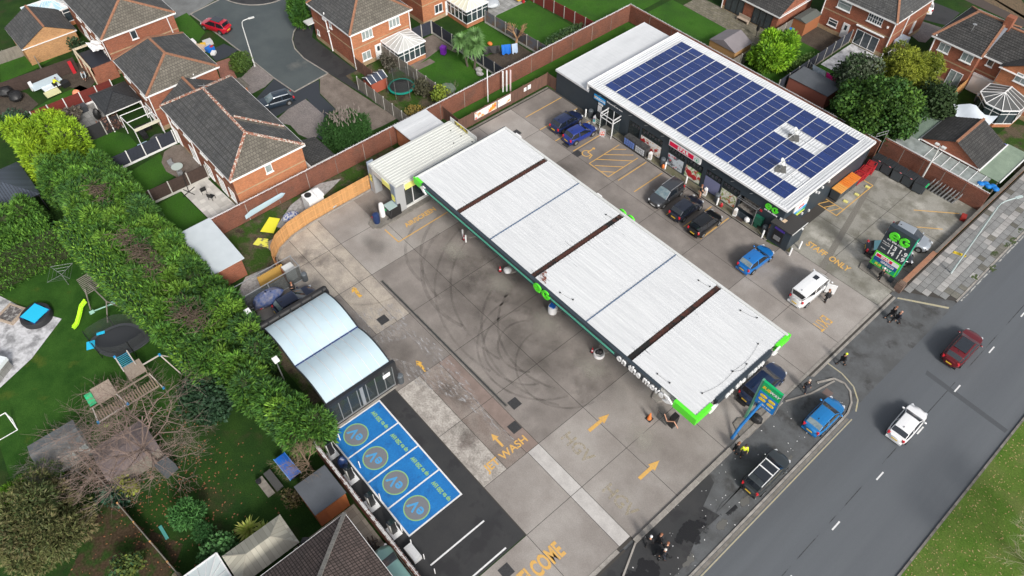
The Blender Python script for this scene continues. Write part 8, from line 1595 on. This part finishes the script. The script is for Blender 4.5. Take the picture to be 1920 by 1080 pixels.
for px,py,l in ((522,688,'white floodlight poking out of the hedge lower down the wash'),(470,598,'white floodlight in the hedge by the upper wash roof')):
    x,y = G(px,py,3.6); T = thing('floodlight',l,'floodlight',(x,y,0)); part(T,'pole',MB().tube((0,0,0),(0,0,4.6),.05),STEEL); part(T,'lamp_head',MB().box(-.25,.25,-.2,.25,4.5,4.75),UPVC)
for i,(px) in enumerate((942,949,956)): x,y = G(px+1,172-i*1); T = thing('white_flue',['left of three tall white poles behind the advert fence','middle tall white pole behind the advert fence','right tall white pole with red trim behind the advert fence'][i],'pole',(x,y,0)); part(T,'pole',MB().tube((0,0,0),(0,0,2.9),.10,n=8),UPVC if i<2 else mat('pinkwhite',(.7,.55,.55),.5))
def advert(label,y0,y1,seed,pal):
    T = thing('advert_banner',label,'banner',(-54.9,(y0+y1)/2,.5)); part(T,'board',MB().box(-54.93,-54.90,y0,y1,.62,1.62),UPVC,True); part(T,'print',MB().box(-54.90,-54.893,y0+.05,y1-.05,.66,1.58),pal,True)
advert('wide colourful advert banner on the brown board fence',42.6,45.9,1,mat('advert1',(.75,.72,.70),.5,(.8,.3,.03),1.1,.5,.56,c3=(.6,.05,.1),n3=2.3,lo3=.6,hi3=.63,fine=0)); advert('smaller white advert banner right of the wide one',46.1,48.1,2,mat('advert2',(.78,.75,.70),.5,(.75,.25,.05),2,.58,.62,fine=0))
single('small_notice','small white notice low on the brown fence near the shop','notice',MB().box(-54.92,-54.89,50.2,50.6,.9,1.4).box(-54.92,-54.89,50.8,51.3,.9,1.5),UPVC)
# totem by the staff car park: the face looks back along the road
T = thing('price_totem','dark price totem with green characters and brand panel by the exit','sign',(-11.4,57.6,0)); 
part(T,'leg',MB().box(-12.75,-12.35,57.35,57.75,.1,1.2),DARK,True); part(T,'leg',MB().box(-10.5,-10.1,57.35,57.75,.1,1.2),DARK,True)
part(T,'panel',MB().box(-12.75,-10.1,57.3,57.8,1.0,6.1),DARK,True); part(T,'edge_strip',MB().box(-10.098,-10.07,57.3,57.8,1.0,6.1),GREEND,True)
eg_logo(T,(-11.4,57.28,5.25),(1,0,0),(0,0,1),.95,.12); letter(T,'on the move',(-11.45,57.27,4.62),(1,0,0),(0,0,1),.36,UPVC,.02,.01)
LED = UPVC
letter(T,'13 1.9',(-11.0,57.28,3.98),(1,0,0),(0,0,1),.66,LED,.01,.02,1.1,1.05); letter(T,'14 1.9',(-11.0,57.28,3.32),(1,0,0),(0,0,1),.66,LED,.01,.02,1.1,1.05)
letter(T,'Miles Plus',(-12.25,57.28,4.12),(1,0,0),(0,0,1),.19,UPVC,.006); letter(T,'Unleaded',(-12.22,57.28,3.9),(1,0,0),(0,0,1),.19,UPVC,.006); letter(T,'Diesel',(-12.3,57.28,3.35),(1,0,0),(0,0,1),.19,UPVC,.006)
B_ = part(T,'brand_panel',MB().box(-12.72,-10.13,57.24,57.30,1.05,2.75),LIME,True); part(B_,'white_field',MB().box(-12.6,-10.25,57.22,57.24,2.15,2.62),UPVC,True); part(B_,'red_field',MB().box(-12.5,-10.9,57.21,57.22,2.22,2.55),mat('sign_red',(0,0,0)),True); part(B_,'blue_field',MB().box(-12.6,-10.25,57.22,57.24,1.65,2.13),mat('navy_sign',(.01,.07,.28),.5),True); part(B_,'green_field',MB().box(-12.6,-10.25,57.22,57.24,1.15,1.63),mat('sign_green',(0,0,0)),True)
letter(T,'SPAR',(-11.6,57.20,2.38),(1,0,0),(0,0,1),.36,UPVC,.005,.012,1,1.1); letter(T,'GREGGS',(-11.2,57.20,1.89),(1,0,0),(0,0,1),.36,UPVC,.005,.008); letter(T,'SUB',(-11.98,57.20,1.38),(1,0,0),(0,0,1),.38,YELB,.005,.012,shear=.2); letter(T,'WAY',(-11.08,57.20,1.38),(1,0,0),(0,0,1),.38,UPVC,.005,.012,shear=.2)
isl2 = struct('totem_island',MB().prism([G(1610,503),G(1614,494),G(1628,489),G(1645,491),G(1683,530),G(1676,548)],0,.13),KERBD)
# second sign by the canopy end
T = thing('brand_sign','green and blue brand sign on a blue leaning post by the canopy end','sign',(-9.9,34.2,0))
part(T,'post',MB().tube((-9.8,32.7,0),(-9.85,33.6,1.1),.13,n=8).tube((-9.85,33.6,1.1),(-9.6,35.1,3.6),.13,n=8),BLUEP,True,smooth=True); part(T,'post',MB().box(-10.35,-10.18,34.98,35.2,0,6.0),mat('teal_post',(.10,.30,.20),.5),True); part(T,'post',MB().box(-8.42,-8.34,34.98,35.2,3.1,6.0),STEEL,True)
part(T,'panel',MB().box(-10.16,-8.44,34.95,35.15,3.05,4.85),mat('sign_blue2',(.01,.20,.58),.45),True); part(T,'green_panel',MB().box(-10.16,-8.44,34.95,35.15,4.85,6.0),mat('sub_green',(.0,.38,.12),.45),True)
YS = mat('sub_yellow',(.8,.55,.03),.5)
letter(T,'SUB',(-9.72,34.93,5.4),(1,0,0),(0,0,1),.40,YS,.005,.015,1.15,shear=.2); letter(T,'WAY',(-8.98,34.93,5.4),(1,0,0),(0,0,1),.38,UPVC,.005,.015,1.15,shear=.2)
for dx in (-9.68,-8.92):
    for z_ in (3.75,4.25): part(T,'yellow_capsule',MB().prism([(dx+.24*math.cos(t)+.08*(1 if math.cos(t)>0 else -1),z_+.17+.16*math.sin(t)) for t in np.linspace(0,2*math.pi,17)[:-1]],0,.03),YS); o_ = list(T.children)[-1]; o_.rotation_euler = (R(90),0,0); o_.location = (-T.location.x,34.94-T.location.y,0)
letter(T,'OPEN 24H',(-9.3,34.93,3.38),(1,0,0),(0,0,1),.26,UPVC,.004)
struct('sign_island',MB().prism([G(1374,795),G(1383,785),G(1398,783),G(1440,760),G(1450,775),G(1402,822),G(1385,818)],0,.12),KERBD)
lump('rubbish_bags','black shiny sacks on the island beneath the brand sign','bags',G(1415,790)[0],G(1415,790)[1],.12,.55,.45,.4,BLACK); wheelie('wheeled_bin','black low cover tray behind the dark blue people carrier',G(1393,752)[0],G(1393,752)[1],0,DARKM,BLACK,.9,.9,.15) 
# chargers
def charger(px,py,label,group='rapid chargers along the wall'):
    x,y = G(px,py); T = thing('ev_charger',label,'charger',(x,y,.02),0,group)
    part(T,'plinth',MB().box(-.55,.55,-.4,.4,0,.10),UPVC); 
    part(T,'body',MB().add([(-.30,-.25,.1),(.10,-.25,.1),(.10,.25,.1),(-.30,.25,.1),(-.34,-.28,1.5),(.12,-.28,1.8),(.12,.28,1.8),(-.34,.28,1.5)],[(0,3,2,1),(4,5,6,7),(0,1,5,4),(1,2,6,5),(2,3,7,6),(3,0,4,7)]),mat('charger_white',(.6,.6,.58),.35)); part(T,'side_panel',MB().box(.12,.20,-.20,.20,.1,1.72),BLACK); part(T,'screen_top',MB().add([(-.36,-.29,1.52),(.16,-.27,1.86),(.16,.27,1.86),(-.36,.29,1.52),(-.36,-.29,1.46),(.16,-.27,1.78),(.16,.27,1.78),(-.36,.29,1.46)],[(0,1,2,3),(7,6,5,4),(0,4,5,1),(1,5,6,2),(2,6,7,3),(3,7,4,0)]),mat('screen_dark',(.03,.045,.06),.15,coat=.5)); part(T,'hose',MB().path([(.2,.1,1.5),(.36,.15,1.1),(.34,.2,.6),(.2,.2,.9)],.025),BLACK)
for p,l in (((622,850),'rapid charger half hidden by brown twigs at the hedge end'),((659,896),'rapid charger opposite the second blue bay'),((698,946),'rapid charger opposite the third blue bay'),((739,997),'rapid charger nearest the bottom of the picture')): charger(*p,l)
for i,(px,py) in enumerate(((637,822),(675,874),(713,934),(753,993))):
    x,y = G(px+1,py+3); bollard(x,y,['slim white post at the first bay corner','slim white post at the line between first and second bays','slim white post beside the third blue bay','slim white post beside the fourth blue bay'][i],h=1.1,r=.045)
for i,(px,py) in enumerate(((771,1018),(795,1045),(815,1072))): x,y = G(px+1,py+3); bollard(x,y,['round topped white post just below the blue bays','round topped white post right of the white cabinet','round topped white post lowest in the picture'][i],h=.95,r=.04)
x,y = G(775,1040); single('feeder_pillar','white low cabinet box between charger wall and round topped posts','cabinet',MB().obox(x,y,.02,1.35,.65,.55,0).obox(x,y,.57,1.0,.4,.03,0),mat('feeder',(.55,.56,.57),.5)); x,y = G(632,858+4); lump('blue_sack','dark blue drum between the first two chargers','drum',x+.9,y+.1,.02,.4,.4,.8,mat('navy',(0,0,0)))
for i,(px,py) in enumerate(((1513,805),(1433,818),(1406,856))): pass
# ---------------- people ----------------
PENDING = []
def skin(name, J, E, parent, m, extra=None, sub=1):
    names = list(J); me = bpy.data.meshes.new(name+'_skeleton'); me.from_pydata([J[n][:3] for n in names],[(names.index(a),names.index(b)) for a,b in E],[])
    o = bpy.data.objects.new(name, me); COL.objects.link(o); o.parent = parent; md = o.modifiers.new('skin','SKIN'); sv = me.skin_vertices[0].data
    for i,n in enumerate(names):
        r = J[n][3]; sv[i].radius = (r,r) if not isinstance(r,tuple) else r; sv[i].use_root = (i == 0)
    s = o.modifiers.new('sub','SUBSURF'); s.levels = sub; s.render_levels = sub; PENDING.append((o,m,extra)); return o
def person(label, xy, face, top, legs, stride=.25, arms='down', bend=0, hat=None, hair=(.04,.025,.02), vest=None, hh=1.75, z=.03, bald=False):
    T = thing('person',label,'person',(xy[0],xy[1],z),face); s = hh/1.75; b = bend
    J = {}; P = lambda n,x,y,zz,r: J.__setitem__(n,(x*s,y*s,zz*s,r*s if not isinstance(r,tuple) else (r[0]*s,r[1]*s)))
    hz = .93-.08*b; P('pelvis',0,0,hz,.125); P('waist',0,.10*b,hz+.16,(.135,.10)); P('chest',0,.28*b,hz+.36-.10*b,(.165,.11)); P('neck',0,.40*b,hz+.53-.22*b,.055); P('head0',0,.45*b+.01,hz+.60-.25*b,.075); P('head1',0,.50*b+.02,hz+.74-.30*b,.088)
    for q,sd in ((1,'L'),(-1,'R')):
        st_ = stride*q; P('hip'+sd,.095*q,0,hz-.04,.095); P('knee'+sd,.10*q,st_*.55+.04,.50,.062); P('ankle'+sd,.10*q,st_-.02,.09,.042); P('toe'+sd,.11*q,st_+.15,.035,.036)
        P('sh'+sd,.185*q,.28*b,hz+.44-.14*b,.062)
        if arms == 'fold': P('el'+sd,.24*q,.10+.3*b,hz+.20,.045); P('wr'+sd,-.02*q,.24+.3*b,hz+.26,.032); P('hd'+sd,-.08*q,.25+.3*b,hz+.27,.034)
        elif arms == 'work': P('el'+sd,.22*q,.20+.3*b,hz+.12-.2*b,.045); P('wr'+sd,.12*q,.40+.35*b,hz+.02-.3*b,.032); P('hd'+sd,.11*q,.46+.35*b,hz-.02-.3*b,.034)
        else: P('el'+sd,.25*q,-.10*stride*4*q*.5+.25*b,hz+.16-.2*b,.045); P('wr'+sd,.25*q,-.22*stride*2*q+.08+.25*b,hz-.09-.2*b,.030); P('hd'+sd,.25*q,-.24*stride*2*q+.10+.25*b,hz-.17-.2*b,.034)
    E = [('pelvis','waist'),('waist','chest'),('chest','neck'),('neck','head0'),('head0','head1')]
    for sd in 'LR': E += [('pelvis','hip'+sd),('hip'+sd,'knee'+sd),('knee'+sd,'ankle'+sd),('ankle'+sd,'toe'+sd),('chest','sh'+sd),('sh'+sd,'el'+sd),('el'+sd,'wr'+sd),('wr'+sd,'hd'+sd)]
    ex = MB(); hp = J['head1']
    ex.ball((hp[0],hp[1]+.095*s,hp[2]-.03*s),.014*s,.022*s,.022*s,6,4); 
    for q in (-1,1): ex.ball((hp[0]+q*.088*s,hp[1],hp[2]-.02*s),.012*s,.02*s,.03*s,6,4)
    for sd in 'LR':
        w_,h_ = Vector(J['wr'+sd][:3]),Vector(J['hd'+sd][:3]); d = (h_-w_).normalized(); sid = d.orthogonal().normalized()
        for i in range(4):
            o_ = sid*(.012*(i-1.5)*1.5*s); p0 = h_+o_; p1 = p0+d*(.05+.006*(i in (1,2)))*s; p2 = p1+(d+d.cross(sid)*.8).normalized()*.035*s; ex.tube(p0,p1,.009*s,.008*s,5); ex.tube(p1,p2,.008*s,.006*s,5)
        ex.tube(h_-d*.02*s,h_+(sid*1.2+d*.5).normalized()*.05*s,.010*s,.008*s,5)
    skin('body',J,E,T,SKIN,ex)
    up = {k:(v[0],v[1],v[2],(tuple(c*1.28 for c in v[3]) if isinstance(v[3],tuple) else v[3]*1.5)) for k,v in J.items()}
    ks = ['chest','waist','pelvis']+[a+sd for sd in 'LR' for a in ('sh','el','wr')]; skin('jacket',{k:up[k] for k in ks},[('chest','waist'),('waist','pelvis')]+[e for sd in 'LR' for e in (('chest','sh'+sd),('sh'+sd,'el'+sd),('el'+sd,'wr'+sd))],T,vest or top)
    ks = ['pelvis']+[a+sd for sd in 'LR' for a in ('hip','knee','ankle')]; skin('trousers',{k:up[k] for k in ks},[e for sd in 'LR' for e in (('pelvis','hip'+sd),('hip'+sd,'knee'+sd),('knee'+sd,'ankle'+sd))],T,legs)
    for sd in 'LR': a_ = Vector(J['ankle'+sd][:3]); t_ = Vector(J['toe'+sd][:3]); part(T,'shoe',MB().bar((a_.x,a_.y-.06,.045),(t_.x,t_.y+.04,.04),.10,.08),BLACK)
    hm = mat('hair_'+label[:12],hair,.8)
    hb = MB().ball((hp[0],hp[1]-.02*s,hp[2]+.035*s),.112*s,.118*s,.10*s,10,6)
    if not bald: part(T,'hat' if hat else 'hair',hb,hat or hm,smooth=True)
    fb = MB(); 
    for q in (-1,1): fb.ball((hp[0]+q*.032*s,hp[1]+.086*s,hp[2]-.01*s),.010*s,.006*s,.007*s,6,4)
    part(T,'eyes',fb,BLACK); part(T,'mouth',MB().box(hp[0]-.022*s,hp[0]+.022*s,hp[1]+.082*s,hp[1]+.090*s,hp[2]-.062*s,hp[2]-.054*s),mat('lips',(.35,.10,.08),.6))
    return T
KB = mat('black_cloth',(.012,.012,.014),.85); HV = mat('hi_vis',(.65,.75,.03),.7); NB = mat('dark_navy_cloth',(.015,.018,.03),.85); GT = mat('grey_top',(.42,.47,.5),.85); WC = mat('white_cap',(.7,.7,.7),.7)
PPL = [((1377,849),2.2,KB,KB,dict(stride=.2,hair=(.25,.10,.05)),'person in black with reddish hair under the leaning sign post, left of a pair'),((1390,854),-2.4,KB,KB,dict(vest=HV,stride=.15),'person in yellow vest beside the one in black on the coping'),
 ((1575,684),-.6,KB,KB,dict(stride=.32,hat=HV),'lone walking person in black with yellow marking on the entrance ramp'),((1507,733),-2.0,KB,NB,dict(stride=.3,hair=(.5,.42,.35)),'person in long black coat walking along the forecourt edge kerb'),
 ((1668,597),2.6,KB,KB,dict(stride=.38,hair=(.5,.25,.2)),'person in black on the exit ramp, left of a walking pair'),((1677,606),2.5,NB,KB,dict(stride=.42,hair=(.45,.25,.18)),'person in dark clothes leaning forward, right of the walking pair'),
 ((1646,525),-1.6,KB,KB,dict(stride=.12,arms='fold',hat=WC),'person in black with a pale bib standing in front of the price totem'),((1547,566),1.2,KB,KB,dict(stride=.1,bend=.25,hair=(.55,.5,.48)),'person in black standing at the open door of the camper van'),
 ((1436,445),-1.5,KB,KB,dict(stride=.08,arms='fold',hair=(.5,.3,.22)),'person in black leaning on the dark wall beside the green cabinet'),((1311,370),-1.4,KB,SKIN,dict(stride=.1,arms='work',hair=(.03,.02,.02)),'person in black top and shorts between two cars outside the shop'),
 ((1215,1022),.4,KB,KB,dict(stride=.2,hat=WC),'person in black with white cap, left of four by the entrance kerb'),((1234,1018),-.5,KB,KB,dict(stride=.15,hair=(.45,.25,.2)),'person in black just right of the white capped one'),((1246,1034),.9,KB,KB,dict(stride=.2,hair=(.4,.12,.08)),'person in black in the middle of the lower pair by the entrance'),((1241,1046),2.0,KB,NB,dict(stride=.3,hair=(.6,.55,.5)),'lowest person of the group standing with a buggy by the entrance'),
 ((553,552),-2.2,KB,KB,dict(stride=.05,arms='fold',hair=(.12,.06,.04)),'person in black with folded arms beside the glass bay'),((163,150),-2.0,GT,KB,dict(stride=.25,arms='work',bend=.75,hair=(.1,.06,.04)),'builder in pale grey top bending over the brick plot'),((108,168),.5,KB,KB,dict(vest=HV,stride=.2,arms='work',bend=.9,hair=(.1,.06,.04)),'builder in yellow vest crouching by the stacked windows')]
for p,f_,t_,l_,kw,lab in PPL: person(lab,G(*p),f_,t_,l_,**kw)
T = thing('buggy','small dark pushchair held by the lowest person','pushchair',(*G(1236,1042),.05)); part(T,'seat',MB().obox(0,0,.3,.45,.6,.35,.3),BLACK); part(T,'frame',MB().tube((-.2,-.3,.1),(.2,.5,.95),.02).tube((.2,-.3,.1),(-.1,.5,.95),.02),GREYM)
for a_,b_ in ((-.25,-.3),(.25,-.3),(-.25,.3),(.25,.3)): part(T,'wheel',MB().tube((a_-.02,b_,.1),(a_+.02,b_,.1),.1,n=8),RUBBER)
bpy.context.view_layer.update(); dg = bpy.context.evaluated_depsgraph_get()
done = []
for o,m,ex in PENDING:
    ev_ = o.evaluated_get(dg); me = ev_.to_mesh(); vs = [tuple(v.co) for v in me.vertices]; fs = [tuple(p_.vertices) for p_ in me.polygons]; ev_.to_mesh_clear(); done.append((o,m,ex,vs,fs))
for o,m,ex,vs,fs in done:
    if ex: k = len(vs); vs = vs+ex.v; fs = fs+[tuple(i+k for i in f) for f in ex.f]
    n = bpy.data.meshes.new(o.name); n.from_pydata(vs,[],fs); n.materials.append(m); n.polygons.foreach_set('use_smooth',[True]*len(fs)); o.modifiers.clear(); o.data = n
